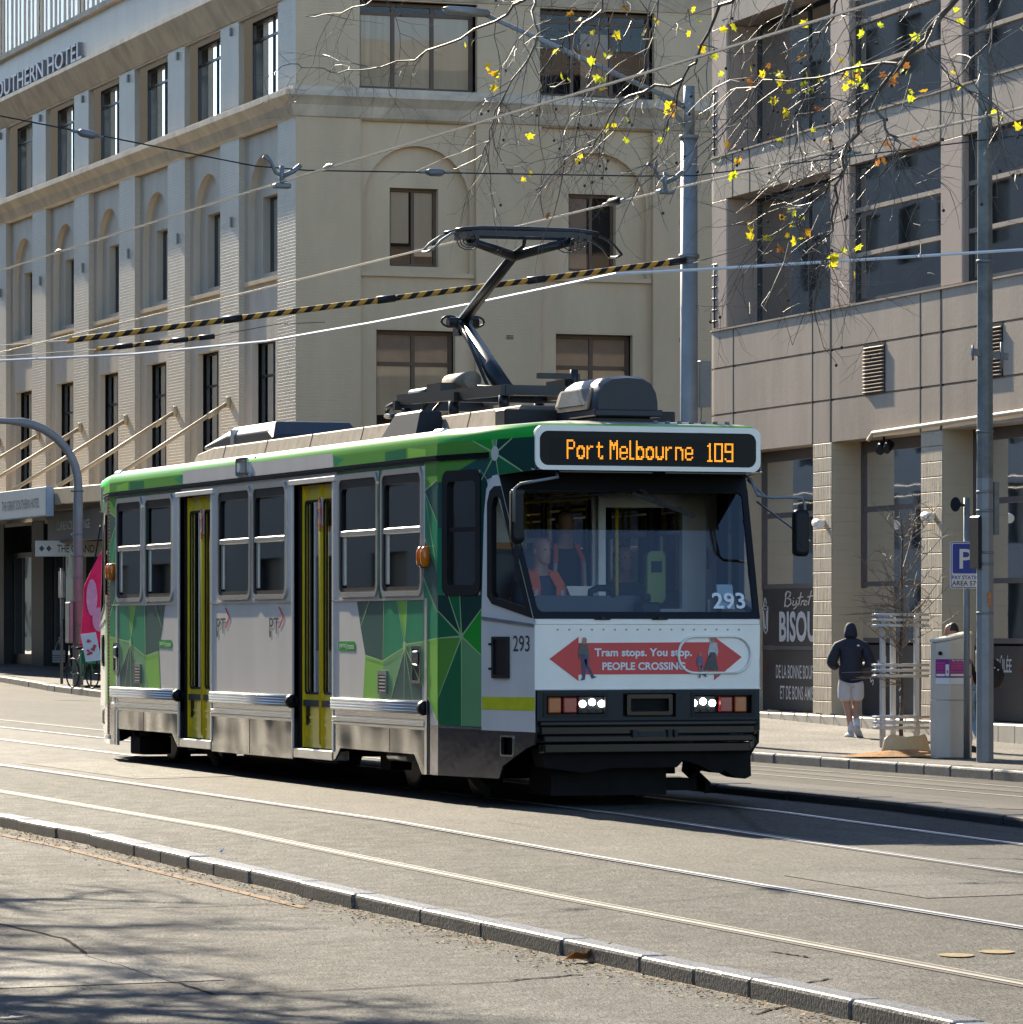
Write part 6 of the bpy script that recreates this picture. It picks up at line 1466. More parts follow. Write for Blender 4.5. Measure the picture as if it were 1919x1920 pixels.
wire('pull_wire', 'thin wire running left from the long striped cable', [pa, at(0, 648, 64.9), at(-300, 676, 64)], .008, M['wire'])
ta, tb = at(180, 655, 80), at(388, 632, 80.5)
tiger('short black and yellow striped cable below the long one', ta, tb, .038, .10)
wire('pull_wire', 'thin dark wire stretched right from the short striped cable', [tb, at(520, 608, 80.8), at(610, 604, 81)], .006, M['wire_dark'])
wire('pull_wire', 'thin wire running left from the short striped cable', [ta, at(0, 668, 79.6), at(-300, 690, 79)], .006, M['wire'])
wire('feeder_wire', 'sunlit white feeder wire crossing below the striped cable to the right edge', [at(x, y, Z) for x, y, Z in ((-200,688,62),(0,676,60),(250,664,58),(500,640,56),(700,605,54),(900,567,52),(1156,513,50),(1320,505,50),(1600,488,50),(1919,468,50),(2300,440,50))], .017, M['text_white'])

# ------------------------------------------------------------------ small litter
M['leaf_dry'] = mat('dry brown leaf', (.50,.20,.04), .7, var=.3, vs=20)
def road_leaf(x, y, s, label, rot, m, curl=.05):
    Z = F_PX*(HC-G(8.6,25))/(y-HOR); q = at(x, y, Z); z = G(q.x, q.y)+.004
    mb = MB(); pts = [(-.5,0),(-.3,.18),(-.1,.14),(.05,.34),(.16,.16),(.5,.05),(.16,-.12),(.05,-.3),(-.1,-.14),(-.3,-.2)]
    n = len(pts)
    for i in range(n): a, b = pts[i], pts[(i+1) % n]; mb.poly([(0,0,.004), (a[0]*s,a[1]*s,abs(a[1])*curl*4*s+.004+max(0,a[0])*curl*s*3), (b[0]*s,b[1]*s,abs(b[1])*curl*4*s+.004+max(0,b[0])*curl*s*3)])
    o = mb.build('fallen_leaf', m, None); o.location = (q.x, q.y, z); o.rotation_euler = (0,0,rot); return tag(o, label, 'leaf')
road_leaf(1105, 1800, .27, 'curled orange brown plane leaf lying below the near kerb', -.2, M['leaf_dry'], .2)
o = road_leaf(25, 1886, .16, 'flat pale scrap of paper on the asphalt at the lower left', .1, mat('dirty paper', (.45,.43,.38), .8, var=.2, vs=12), .02); o.name = 'paper_scrap'; o['category'] = 'litter'
o = road_leaf(417, 1645, .07, 'tiny white scrap lying against the near kerb', .6, M['text_white'], .3); o.name = 'paper_scrap'; o['category'] = 'litter'
rl = random.Random(5); mb = MB()
for i in range(4200):
    u = rl.uniform(17, 50); d = 8.76 - abs(rl.gauss(0, .17)) - .01; s = rl.uniform(.006, .022); z = G(d, u)+.003; a = rl.uniform(0, 6.28)
    mb.poly([(d+s*math.cos(a+q*2.1)*rl.uniform(.5,1.2), u+s*math.sin(a+q*2.1)*rl.uniform(.5,1.2), z+rl.uniform(0,.012)) for q in range(3)], rl.choice((0,0,1)))
struct(mb.build('leaf_litter', [mat('brown leaf crumbs', (.20,.11,.04), .9, var=.4, vs=30), mat('pale leaf crumbs', (.34,.24,.11), .9, var=.4, vs=30)]), 'stuff')
# ------------------------------------------------------------------ plane trees
M['bark_plane'] = mat('plane tree bark', (.13,.105,.08), .75, var=.35, vs=9); M['twig_plane'] = mat('plane tree twig', (.125,.10,.076), .5, var=.45, vs=25)
def leafmat(n, c, ct):
    m = bpy.data.materials.new(n); m.use_nodes = True; t = m.node_tree; N = t.nodes; L = t.links; b = N['Principled BSDF']; b.inputs['Base Color'].default_value = (*c, 1); b.inputs['Roughness'].default_value = .6
    tr = N.new('ShaderNodeBsdfTranslucent'); tr.inputs[0].default_value = (*ct, 1); mx = N.new('ShaderNodeMixShader'); mx.inputs[0].default_value = .6
    no = N.new('ShaderNodeTexNoise'); no.inputs['Scale'].default_value = 30; hs = N.new('ShaderNodeMixRGB'); hs.blend_type = 'MULTIPLY'; hs.inputs[0].default_value = .5; hs.inputs[1].default_value = (*ct, 1); L.new(no.outputs['Color'], hs.inputs[2]); L.new(hs.outputs[0], tr.inputs[0])
    L.new(b.outputs[0], mx.inputs[1]); L.new(tr.outputs[0], mx.inputs[2]); L.new(mx.outputs[0], N['Material Output'].inputs['Surface']); return m
LM = [leafmat('yellow plane leaf', (.50,.42,.02), (.85,.72,.02)), leafmat('lime yellow plane leaf', (.38,.42,.03), (.66,.74,.03)), leafmat('orange plane leaf', (.45,.22,.02), (.80,.40,.02)), leafmat('red brown plane leaf', (.22,.07,.03), (.30,.13,.03))]
rb = random.Random(21)
def rv(s): return Vector((rb.gauss(0, s), rb.gauss(0, s), rb.gauss(0, s)))
def twig(mb, p, d, l, r, lev, tips, droop=.0):
    n = 5 if lev < 2 else 3; pts = [p.copy()]; d = d.normalized(); q = p.copy()
    for i in range(n):
        d = (d + rv(.20) + Vector((0, 0, -droop))).normalized(); q = q + d*l/n; pts.append(q.copy())
    mb.tube(pts, [r*(1-.6*i/n) for i in range(n+1)], 5 if lev == 0 else 4 if lev == 1 else 3, 0, cap=False)
    tips.append(pts[-1])
    if lev < 3:
        for i in range(1, n+1):
            for _ in range(1 if lev == 0 else rb.choice((0,1,1)) if lev == 1 else rb.choice((0,0,1))):
                a = (d + rv(.75)).normalized(); twig(mb, pts[i], a, l*rb.uniform(.35,.65), max(r*.55, .0018), lev+1, tips, droop*.8)
    return pts
def leaf(mb, c, s, m, nrm=None):
    n = (nrm or rv(1)); n = (n + Vector((0,-.3,0))).normalized(); a = n.orthogonal().normalized(); a = (Matrix.Rotation(rb.uniform(0,6.28), 3, n) @ a); b = n.cross(a)
    out = [(-.1,-.5),(.12,-.42),(.5,-.38),(.34,-.08),(.52,.22),(.2,.2),(.02,.58),(-.2,.2),(-.5,.2),(-.32,-.08),(-.46,-.38)]
    k = rb.uniform(.0,.35)
    P = [c + (a*x + b*y + n*(abs(x)*k))*s for x, y in out]
    for i in range(len(P)): mb.poly([c, P[i], P[(i+1) % len(P)]], m)
tree = thing('plane_tree', 'overhanging plane tree with bare twigs and few yellow leaves at top right', 'tree', (0, 0, 0))
mbT, mbL, mbW, mbF, mbS = MB(), MB(), MB(), MB(), MB()
base = Vector((16.9, 24.5, G(16.9, 24.5)))
crotch = base + Vector((-.1, .2, 4.2))
mbT.tube([base, base+Vector((.03,.02,.4)), base+Vector((-.02,.1,2.2)), crotch, crotch+Vector((-.1,.3,1.6))], [.30,.24,.20,.19,.15], 12)
tips = []
LIMBS = [
 [(2250,-500,31),(1905,-120,31.5),(1765,30,32),(1690,120,32.3),(1640,180,32.6),(1590,270,33),(1575,330,33.2),(1510,400,33.5),(1450,440,34),(1420,452,34.2)],
 [(1690,120,32.3),(1560,140,33),(1450,150,33.5),(1370,170,34)], [(1590,270,33),(1580,330,33),(1560,410,33.2),(1555,470,33.4),(1530,505,33.5)],
 [(1640,180,32.6),(1660,240,32.4),(1690,270,32.3),(1650,330,32.5)], [(1765,30,32),(1740,100,31.8),(1800,160,31.6),(1870,200,31.4)],
 [(2250,-500,31),(1750,-350,33),(1500,-150,34),(1380,-20,34.5),(1330,60,35),(1280,150,35.5),(1250,250,36),(1225,330,36)],
 [(1750,-350,33),(1300,-260,36),(1050,-130,38),(1000,-20,38.5),(930,40,39),(800,95,39.5),(690,130,40),(620,135,40.3),(560,120,40.5)],
 [(1050,-130,38),(850,-80,39),(720,-10,39.5),(640,25,40),(575,30,40.4)], [(1000,-20,38.5),(1010,60,38),(960,150,38),(925,230,38.2),(905,290,38.3)],
 [(1300,-260,36),(1180,-100,36.5),(1130,20,36.6),(1110,130,36.8),(1085,230,37),(1070,320,37)], [(1130,20,36.6),(1060,70,37),(1010,140,37.3)],
 [(1500,-150,34),(1480,0,34),(1450,80,34),(1410,160,34.2),(1390,230,34.3)], [(1280,150,35.5),(1180,180,36),(1120,260,36.2),(1060,300,36.5)],
 [(1905,-120,31.5),(1600,-60,33),(1540,60,33.4),(1500,180,33.6),(1490,280,33.6)], [(1905,-120,31.5),(1890,-20,31),(1860,60,31),(1810,130,31)],
 [(1750,-350,33),(1640,-100,32.5),(1610,20,32.5),(1590,100,32.7)], [(1500,-150,34),(1250,-60,36),(1220,60,36),(1200,150,36)]]
for li, lim in enumerate(LIMBS):
    pts = [at(*q) for q in lim]; k = len(pts)
    if lim[0][0] == 2250: pts = [crotch + Vector((0,.2,1.2))] + pts
    if li in (5, 6): pass
    r0 = .032 if li in (0, 5) else .022 if li == 6 else .014
    rad = [max(r0*(1-i/(len(pts)-.4))**1.1, .005) for i in range(len(pts))]
    # smooth with a little wander
    fine, fr_ = [], []
    for i in range(len(pts)-1):
        for j in range(4): fine.append(pts[i].lerp(pts[i+1], j/4) + rv(.018)*(1 if j else 0)); fr_.append(rad[i]+(rad[i+1]-rad[i])*j/4)
    fine.append(pts[-1]); fr_.append(rad[-1]); mbL.tube(fine, fr_, 6, 0, cap=False)
    for i in range(3, len(fine)):
        d = (fine[i]-fine[i-1]).normalized()
        for _ in range(rb.choice((1,1,2)) if li not in (5,6,7) else rb.choice((0,1)) if li != 5 else 1):
            a = (d*.7 + rv(.55) + Vector((0,0,-.15))).normalized()
            twig(mbW, fine[i], a, rb.uniform(.35,.95), rb.uniform(.003,.0052), 1, tips, .10)
CL = [(935,140,4,0),(880,75,1,0),(1015,85,1,0),(1130,120,2,1),(1100,65,1,0),(1262,205,2,2),(1250,212,2,0),(1145,242,3,0),(1385,300,3,2),(1375,322,3,0),(1600,130,5,1),(1590,150,4,0),(1480,160,2,0),(1520,162,3,1),(1455,150,1,1),(1430,142,3,0),(1410,430,3,0),(1490,402,4,1),(1492,430,3,0),(1555,478,2,0),(1590,470,1,1),(1782,152,3,0),(1550,250,2,1),(1640,310,2,3),(1682,132,3,3),(1690,265,2,3),(1232,70,1,0),(1295,42,2,0),(1092,30,1,2),(1500,100,2,2),(1505,62,1,0),(1470,215,3,0),(1475,255,2,2),(1350,150,1,1),(1340,105,1,0),(1230,250,1,1),(1080,300,1,0),(1700,160,2,0),(1730,62,2,1),(1800,20,2,1),(1630,60,1,1),(1420,120,1,3),(1540,190,2,3),(1400,170,1,3),(1021,410,1,3),(1690,180,2,3),(1190,230,1,1),(1120,160,1,0),(1305,60,1,0),(1155,90,1,0),(1560,500,2,0),(1878,222,2,0),(990,255,1,0),(1060,150,1,1),(1000,330,1,0),(1360,40,1,1),(1180,12,1,0),(1460,470,1,3)]
allp = tips
for x, y, n, c in CL:
    Zc = 34 if x > 1350 else 36.5 if x > 1050 else 38.5
    p = at(x, y, Zc); q = min(allp, key=lambda t_: (t_-p).length); mbW.tube([q, (q+p)/2+rv(.03), p], [.004,.0035,.003], 3, cap=False)
    for _ in range(int(n*1.7+.5)):
        o = p + rv(.055); leaf(mbF, o, rb.uniform(.045,.085), c if rb.random() < .8 else rb.choice((0,1,2)))
for t_ in rb.sample(tips, min(len(tips), 150)):
    if rb.random() < .75:
        e = t_ + Vector((rb.uniform(-.02,.02), rb.uniform(-.02,.02), -rb.uniform(.03,.10))); mbS.tube([t_, e], .0015, 3)
        r_ = .013; mbS.loft([[e + Vector((r_*math.sin(a)*math.cos(b), r_*math.sin(a)*math.sin(b), r_*math.cos(a))) for b in [i*math.pi/3 for i in range(6)]] for a in (.1, .8, 1.57, 2.3, 3.04)])
mbT.build('trunk', M['bark_plane'], tree); mbL.build('limbs', M['twig_plane'], tree); mbW.build('twigs', M['twig_plane'], tree); mbF.build('foliage', LM, tree); mbS.build('seed_balls', mat('brown seed ball', (.06,.04,.025), .9), tree)['kind'] = 'stuff'
# two more plane trees on the near side, outside the frame: their shade falls over the foreground
for tx, ty, lab in ((3.2, 39.5, 'bare plane tree on the near footway left of the picture'), (2.6, 30.5, 'bare plane tree on the near footway closest to the camera')):
    t2 = thing('plane_tree', lab, 'tree', (tx, ty, G(tx, ty)), 0, 'bare plane trees on the near footway')
    mbT, mbW = MB(), MB(); mbT.tube([(0,0,-.2),(.05,.1,2.5),(0,0,4.5)], [.28,.22,.17], 12); tp2 = []
    for i in range(24):
        a = i*2.4; d = Vector((math.cos(a)*.8, math.sin(a)*.9, rb.uniform(.35,1.0))); p0_ = Vector((0,0,3.4+.12*i)); pts = [p0_]; q = p0_.copy(); d.normalize()
        L_ = rb.uniform(2.8, 4.6)
        for j in range(6): d = (d+rv(.12)).normalized(); q = q+d*L_/6; pts.append(q.copy())
        mbT.tube(pts, [.13,.115,.10,.085,.07,.055,.035], 7)
        for j in range(2, 7):
            for _ in range(3): twig(mbW, pts[j], (d*.4+rv(.7)+Vector((0,0,.2))).normalized(), rb.uniform(.6,1.3), .032, 0, tp2, .02)
    lim = lambda x, y: x+tx < .222*(y+ty)
    keep = [k for k, f_ in enumerate(mbW.f) if all(lim(mbW.v[q][0], mbW.v[q][1]) for q in f_)]
    mbW.f = [mbW.f[k] for k in keep]; mbW.m = [mbW.m[k] for k in keep]; mbW.sm = [mbW.sm[k] for k in keep]
    mbT.build('trunk', M['bark_plane'], t2); mbW.build('twigs', M['twig_plane'], t2)

# ------------------------------------------------------------------ people
M['skin'] = mat('skin', (.43,.235,.16), .5, var=.08, vs=12); M['navy'] = mat('navy jacket fabric', (.012,.016,.032), .75, var=.25, vs=8, bump=.012, bs=14); M['cloth_w'] = mat('pale grey shorts fabric', (.52,.52,.55), .8, var=.08, vs=6, bump=.008, bs=12)
M['denim'] = mat('light blue ripped denim', (.17,.26,.40), .8, var=.35, vs=10); M['blackcloth'] = mat('black cloth', (.010,.010,.013), .8, var=.2, vs=8, bump=.008, bs=12); M['hair'] = mat('dark hair', (.022,.015,.011), .6, var=.3, vs=40); M['shoe'] = mat('white grey trainers', (.50,.50,.52), .5, var=.3, vs=18); M['sock'] = mat('white sock', (.65,.65,.65), .8, var=.05)
M['orange'] = mat('orange hi-vis', (.80,.14,.03), .6, var=.06); M['refl'] = mat('grey reflective tape', (.45,.45,.43), .5)
def skin(name, nodes, edges, m, parent, lv=2):
    """one continuous surface grown round a skeleton: nodes = {key: (position, radius or (rx, ry))}"""
    keys = list(nodes); ix = {k: i for i, k in enumerate(keys)}
    me = bpy.data.meshes.new(name); me.from_pydata([nodes[k][0] for k in keys], [(ix[a], ix[b]) for a, b in edges], [])
    o = bpy.data.objects.new(name, me); C.objects.link(o)
    sk = o.modifiers.new('skin', 'SKIN'); sk.use_smooth_shade = True; sk.branch_smoothing = .6
    if not me.skin_vertices: raise RuntimeError('no skin layer')
    for k in keys:
        r = nodes[k][1]; sv = me.skin_vertices[0].data[ix[k]]; sv.radius = (r, r) if not isinstance(r, tuple) else r; sv.use_root = k == keys[0]
    ss = o.modifiers.new('sub', 'SUBSURF'); ss.levels = ss.render_levels = lv
    me2 = bpy.data.meshes.new_from_object(o.evaluated_get(bpy.context.evaluated_depsgraph_get()))
    bpy.data.objects.remove(o); bpy.data.meshes.remove(me)
    for p in me2.polygons: p.use_smooth = True
    me2.materials.clear(); me2.materials.append(m); me2.name = name
    o = bpy.data.objects.new(name, me2); C.objects.link(o); o.parent = parent; return o
def chain(*k): return list(zip(k, k[1:]))
def head(parent, c, yaw=0.0, pitch=0.0, s=1.0, skinm=None):
    """head with brow, nose, mouth, chin and ears as one mesh, facing -y before yaw"""
    mb = MB(); rings = []
    prof = [(-.118,.030,.035,-.045),(-.105,.045,.050,-.035),(-.085,.055,.066,-.020),(-.060,.062,.078,-.010),(-.03,.068,.086,-.004),(.0,.072,.091,.0),(.03,.074,.095,.002),(.06,.072,.094,.004),(.085,.062,.083,.004),(.105,.044,.060,.004),(.117,.015,.02,.004)]
    n = 24
    for z, rx, ry, yo in prof:
        ring = []
        for i in range(n):
            a = 2*math.pi*i/n; x, y = rx*math.cos(a), ry*math.sin(a)+yo
            f_ = max(0, -math.sin(a))
            nose = math.exp(-((x)/.014)**2)*f_*(.022 if -.045 < z < -.015 else .014 if -.02 < z < .02 else 0)
            eye = math.exp(-((abs(x)-.032)/.014)**2)*f_*(.010 if .0 <= z < .02 else .004 if -.03 <= z < .0 else 0)
            mouth = math.exp(-(x/.024)**2)*f_*(.004 if -.07 < z < -.055 else 0)
            brow = f_*(.004 if .025 < z < .04 else 0)*math.exp(-((abs(x)-.03)/.025)**2)
            ring.append((x, y-nose+eye-mouth-brow, z))
        rings.append(ring)
    mb.loft(rings, 0)
    for sx in (-1, 1): mb.loft([[(sx*(.066+d), .012+.022*k*math.cos(i*.785)+.004, -.008+.034*k*math.sin(i*.785)) for i in range(8)] for d, k in ((.0,.8),(.012,1),(.016,.6))])
    for sx in (-1, 1): mb.poly([(sx*.031+.015*math.cos(i*1.047), -.0815, .010+.007*math.sin(i*1.047)) for i in range(6)][::sx], 1)
    mb.poly([(.022*math.cos(i*1.047), -.0865, -.062+.004*math.sin(i*1.047)) for i in range(6)], 2)
    M3 = Matrix.Rotation(yaw, 4, 'Z') @ Matrix.Rotation(pitch, 4, 'X'); mb.v = [tuple(Vector(c) + M3 @ (Vector(v)*s)) for v in mb.v]
    return mb.build('head', [skinm or M['skin'], M['hair'], mat('lip', (.30,.12,.10), .5)], parent)
def haircap(parent, c, m, low=-.02, back=.0):
    mb = MB(); mb.loft([[(c[0]+.086*math.sqrt(max(0,1-t*t))*math.cos(i*math.pi/9), c[1]+.012+.104*math.sqrt(max(0,1-t*t))*math.sin(i*math.pi/9), c[2]+.128*t+(.05*max(0,-math.sin(i*math.pi/9)) if t < .2 else 0)-(back*max(0,math.sin(i*math.pi/9)) if t < .2 else 0)) for i in range(18)] for t in (low/.128, .25, .5, .75, .92, .999)])
    return mb.build('hair', m, parent)
def hand(mb, w, d, curl=.5, side=1, s=1.0):
    """palm, four unequal curled fingers and a thumb"""
    d = Vector(d).normalized(); x = d.cross(Vector((0,0,1)));  x = x if x.length > .2 else Vector((1,0,0)); x.normalize(); n = x.cross(d); w = Vector(w)
    mb.tube([w, w+d*.04*s, w+d*.085*s], [.022*s,.036*s,.034*s], 8)
    for i, l in enumerate((.070,.078,.072,.056)):
        b = w + d*.08*s + x*(.026-.0175*i)*s*side; e = d
        pts = [b]
        for j in range(3): e = (e - n*curl*.55).normalized(); b = b + e*l*s/3; pts.append(b)
        mb.tube(pts, [.0095*s,.0088*s,.008*s,.0065*s], 6)
    b = w + d*.03*s + x*.03*s*side; mb.tube([b, b+(d*.5+x*side*.8).normalized()*.035*s, b+(d*.9+x*side*.45-n*curl*.4).normalized()*.065*s], [.012*s,.011*s,.008*s], 6)
def shoe(parent, heel, d, up=(0,0,1), m=None, L=.28):
    mb = MB(); d = Vector(d).normalized(); u = Vector(up).normalized(); x = d.cross(u).normalized(); heel = Vector(heel); R_ = []
    for k, w_, h in ((0,.030,.07),(.06,.038,.09),(.25,.042,.10),(.5,.046,.085),(.75,.050,.060),(.93,.040,.045),(1.0,.02,.03)):
        R_.append([heel + d*L*k + x*a*w_ + u*b*h for a, b in ((-1,0),(-1,.35),(-.75,.8),(0,1),(.75,.8),(1,.35),(1,0))])
    mb.loft(R_); return mb.build('shoe', m or M['shoe'], parent)

# hooded walker, seen from behind, on the far pavement
q = Vector((28.2, 64.0)); pz = PR(q.x, q.y)
wk = thing('person', 'person in a dark hooded jacket and pale shorts walking away past the bistro boards', 'person', (q.x, q.y, pz), R(-19))
S_ = { 'pel':((0,0,.92),(.15,.11)), 'spn':((0,.0,1.12),(.15,.11)), 'chs':((0,.03,1.34),(.18,.12)), 'nck':((0,.06,1.50),(.06,.06)), 'hd1':((0,.10,1.58),(.07,.08)), 'hd2':((0,.12,1.70),(.06,.07)),
 'lsh':((-.17,.03,1.42),.07), 'lel':((-.27,.02,1.14),.05), 'lwr':((-.17,.22,1.08),.035), 'rsh':((.17,.03,1.42),.07), 'rel':((.27,.02,1.14),.05), 'rwr':((.17,.22,1.08),.035),
 'lhp':((-.09,0,.86),.095), 'lkn':((-.06,.06,.49),.062), 'lcf':((-.03,.02,.36),.058), 'lan':((-.005,.02,.10),.036), 'rhp':((.09,0,.86),.095), 'rkn':((.08,.08,.49),.062), 'rcf':((.07,-.02,.38),.058), 'ran':((.085,-.16,.17),.036) }
E_ = chain('pel','spn','chs','nck','hd1','hd2') + chain('chs','lsh','lel','lwr') + chain('chs','rsh','rel','rwr') + chain('pel','lhp','lkn','lcf','lan') + chain('pel','rhp','rkn','rcf','ran')
bd = skin('body', S_, E_, M['skin'], wk)
skin('jacket', {'hem':((0,0,.76),(.21,.15)),'wst':((0,0,1.02),(.21,.155)),'chs':((0,.02,1.28),(.22,.165)),'yok':((0,.03,1.44),(.17,.13)),'ncl':((0,.06,1.53),(.12,.11)),
 'lsh':((-.20,.02,1.40),.11),'lel':((-.31,-.01,1.13),.095),'lcu':((-.21,.17,1.07),.065),'rsh':((.20,.02,1.40),.11),'rel':((.31,-.01,1.13),.095),'rcu':((.21,.17,1.07),.065)},
 chain('hem','wst','chs','yok','ncl')+chain('yok','lsh','lel','lcu')+chain('yok','rsh','rel','rcu'), M['navy'], wk)
skin('hood', {'b':((0,.03,1.50),(.125,.115)),'m':((0,.06,1.60),(.115,.125)),'t':((0,.09,1.70),(.095,.115)),'p':((0,.10,1.76),(.05,.07))}, chain('b','m','t','p'), M['navy'], wk)
skin('shorts', {'w':((0,0,.96),(.17,.13)),'l0':((-.09,.01,.80),(.125,.125)),'l1':((-.085,.04,.53),(.125,.125)),'r0':((.09,.01,.80),(.125,.125)),'r1':((.09,.05,.54),(.125,.125))}, [('w','l0'),('l0','l1'),('w','r0'),('r0','r1')], M['cloth_w'], wk)
for a, b, d, u in (((-.005,.02,.24),(-.005,.02,.07),(-.25,1,0),(0,0,1)), ((.083,-.11,.27),(.087,-.19,.13),(.55,.62,-.75),(.3,.5,.8))):
    mb = MB(); mb.tube([a, b], [.047,.045], 10); mb.build('sock', M['sock'], wk)
    a_ = Vector(b); dd = Vector(d).normalized(); shoe(wk, a_ - dd*.085 - Vector(u).normalized()*.07, d, u)
mb = MB(); hand(mb, (-.17,.22,1.08), (.4,.9,.1), .8, 1); hand(mb, (.17,.22,1.08), (-.4,.9,.1), .8, -1); mb.build('hands', M['skin'], wk)
mb = MB(); mb.poly([(.10+.022*math.cos(i*.63), -.152, 1.405+.014*math.sin(i*.63)) for i in range(10)]); mb.build('jacket_logo', M['text_white'], wk)

# walker half hidden behind the pay station and the octagonal pole, heading left with a backpack
q = Vector((27.4, 58.1)); pz = PR(q.x, q.y)
w2 = thing('person', 'person in black top and ripped light jeans with a black backpack, behind the pay station', 'person', (q.x, q.y, pz), R(-19))
S2 = { 'pel':((0,0,.95),(.13,.15)), 'spn':((-.04,0,1.15),(.12,.15)), 'chs':((-.10,0,1.38),(.12,.18)), 'nck':((-.17,0,1.53),.055), 'hd1':((-.21,0,1.62),.075), 'hd2':((-.23,0,1.72),.07),
 'lsh':((-.10,-.18,1.44),.065), 'lel':((-.05,-.24,1.18),.048), 'lwr':((-.22,-.20,1.02),.034), 'rsh':((-.10,.18,1.44),.065), 'rel':((-.12,.24,1.18),.048), 'rwr':((-.30,.18,1.05),.034),
 'lhp':((0,-.09,.88),.09), 'lkn':((-.06,-.09,.50),.062), 'lan':((.02,-.09,.09),.04), 'rhp':((0,.09,.88),.09), 'rkn':((.04,.09,.50),.062), 'ran':((.22,.09,.14),.04)}
E2 = chain('pel','spn','chs','nck','hd1','hd2')+chain('chs','lsh','lel','lwr')+chain('chs','rsh','rel','rwr')+chain('pel','lhp','lkn','lan')+chain('pel','rhp','rkn','ran')
skin('body', S2, E2, M['skin'], w2); head(w2, (-.235,0,1.69), R(-90))
haircap(w2, (-.215,0,1.70), M['hair'], -.03, .05)
skin('top', {'h':((.0,0,.92),(.15,.17)),'w':((-.03,0,1.1),(.145,.175)),'c':((-.10,0,1.38),(.145,.205)),'n':((-.15,0,1.49),(.09,.10)),'l0':((-.10,-.19,1.43),.085),'l1':((-.05,-.25,1.17),.068),'l2':((-.20,-.21,1.04),.052),'r0':((-.10,.19,1.43),.085),'r1':((-.12,.25,1.17),.068),'r2':((-.28,.19,1.06),.052)}, chain('h','w','c','n')+chain('c','l0','l1','l2')+chain('c','r0','r1','r2'), M['blackcloth'], w2)
skin('jeans', {'w':((0,0,.93),(.135,.16)),'l0':((0,-.09,.85),.105),'l1':((-.06,-.09,.50),.082),'l2':((.01,-.09,.12),.062),'r0':((0,.09,.85),.105),'r1':((.04,.09,.50),.082),'r2':((.20,.09,.17),.062)}, [('w','l0'),('l0','l1'),('l1','l2'),('w','r0'),('r0','r1'),('r1','r2')], M['denim'], w2)
shoe(w2, (.10,-.09,0), (-1,-.1,0), (0,0,1), M['blackcloth']); shoe(w2, (.29,.09,.09), (-.9,0,-.45), (-.3,0,.9), M['blackcloth'])
mb = MB(); hand(mb, (-.22,-.20,1.02), (-.8,.1,-.5), .6, 1); hand(mb, (-.30,.18,1.05), (-.8,-.1,-.4), .6, -1); mb.build('hands', M['skin'], w2)
o = thing('backpack', 'bulging black backpack worn by the person behind the octagonal pole', 'backpack', (q.x, q.y, pz), R(-19))
mb = MB(); mb.loft([[(.10+w_*.5+.24*0+ (x*w_), y*.19*k, z) for x, y in [(math.cos(i*math.pi/8)*.5, math.sin(i*math.pi/8)) for i in range(16)]] for z, w_, k in ((.86,.20,.6),(.92,.36,.95),(1.08,.42,1),(1.25,.36,1),(1.38,.22,.85),(1.43,.10,.5))]); mb.build('bag', M['blackcloth'], o)
mb = MB()
for z in (1.16,1.19,1.22): mb.cyl((.40-.10*(z-1.16)/.06,-.20,z+.0),(.40-.10*(z-1.16)/.06,-.215,z),.012,8)
mb.build('badge', M['refl'], o)

# woman with a striped tote in the shade of the hotel canopy
q = Vector((29.0, 117.0)); pz = PL(q.x, q.y)
w3 = thing('person', 'person in dark clothes standing with a bag in the shade of the hotel canopy', 'person', (q.x, q.y, pz), R(-19))
S3 = {k: (Vector(v[0]), v[1]) for k, v in {'pel':((0,0,.92),(.15,.11)),'spn':((0,0,1.12),(.14,.10)),'chs':((0,0,1.33),(.16,.11)),'nck':((0,0,1.48),.05),'hd1':((0,-.01,1.56),.07),'hd2':((0,0,1.64),.07),'lsh':((-.16,0,1.39),.06),'lel':((-.23,0,1.12),.045),'lwr':((-.24,-.05,.86),.032),'rsh':((.16,0,1.39),.06),'rel':((.22,0,1.12),.045),'rwr':((.14,-.14,1.02),.032),'lhp':((-.09,0,.86),.09),'lkn':((-.09,-.01,.48),.06),'lan':((-.09,0,.09),.04),'rhp':((.09,0,.86),.09),'rkn':((.10,-.01,.48),.06),'ran':((.11,0,.09),.04)}.items()}
skin('body', S3, E2, M['skin'], w3); head(w3, (0,-.02,1.60), R(10)); haircap(w3, (0,-.01,1.61), M['hair'], -.03, .16)
skin('coat', {'h':((0,0,.72),(.21,.15)),'w':((0,0,1.05),(.18,.13)),'c':((0,0,1.33),(.19,.135)),'n':((0,0,1.45),(.09,.08)),'l0':((-.17,0,1.38),.085),'l1':((-.24,0,1.11),.065),'l2':((-.245,-.04,.91),.05),'r0':((.17,0,1.38),.085),'r1':((.23,0,1.11),.065),'r2':((.16,-.11,1.03),.05)}, chain('h','w','c','n')+chain('c','l0','l1','l2')+chain('c','r0','r1','r2'), M['blackcloth'], w3)
skin('trousers', {'w':((0,0,.90),(.14,.12)),'l0':((-.09,0,.80),.10),'l1':((-.09,-.01,.48),.08),'l2':((-.09,0,.12),.065),'r0':((.09,0,.80),.10),'r1':((.10,-.01,.48),.08),'r2':((.11,0,.12),.065)}, [('w','l0'),('l0','l1'),('l1','l2'),('w','r0'),('r0','r1'),('r1','r2')], M['blackcloth'], w3)
for x in (-.09, .11): shoe(w3, (x,.07,0), (0,-1,0), (0,0,1), M['blackcloth'], .25)
mb = MB(); hand(mb, (-.24,-.05,.86), (0,-.1,-1), 1.0, 1); hand(mb, (.14,-.14,1.02), (-.6,-.6,.2), .8, -1); mb.build('hands', M['skin'], w3)
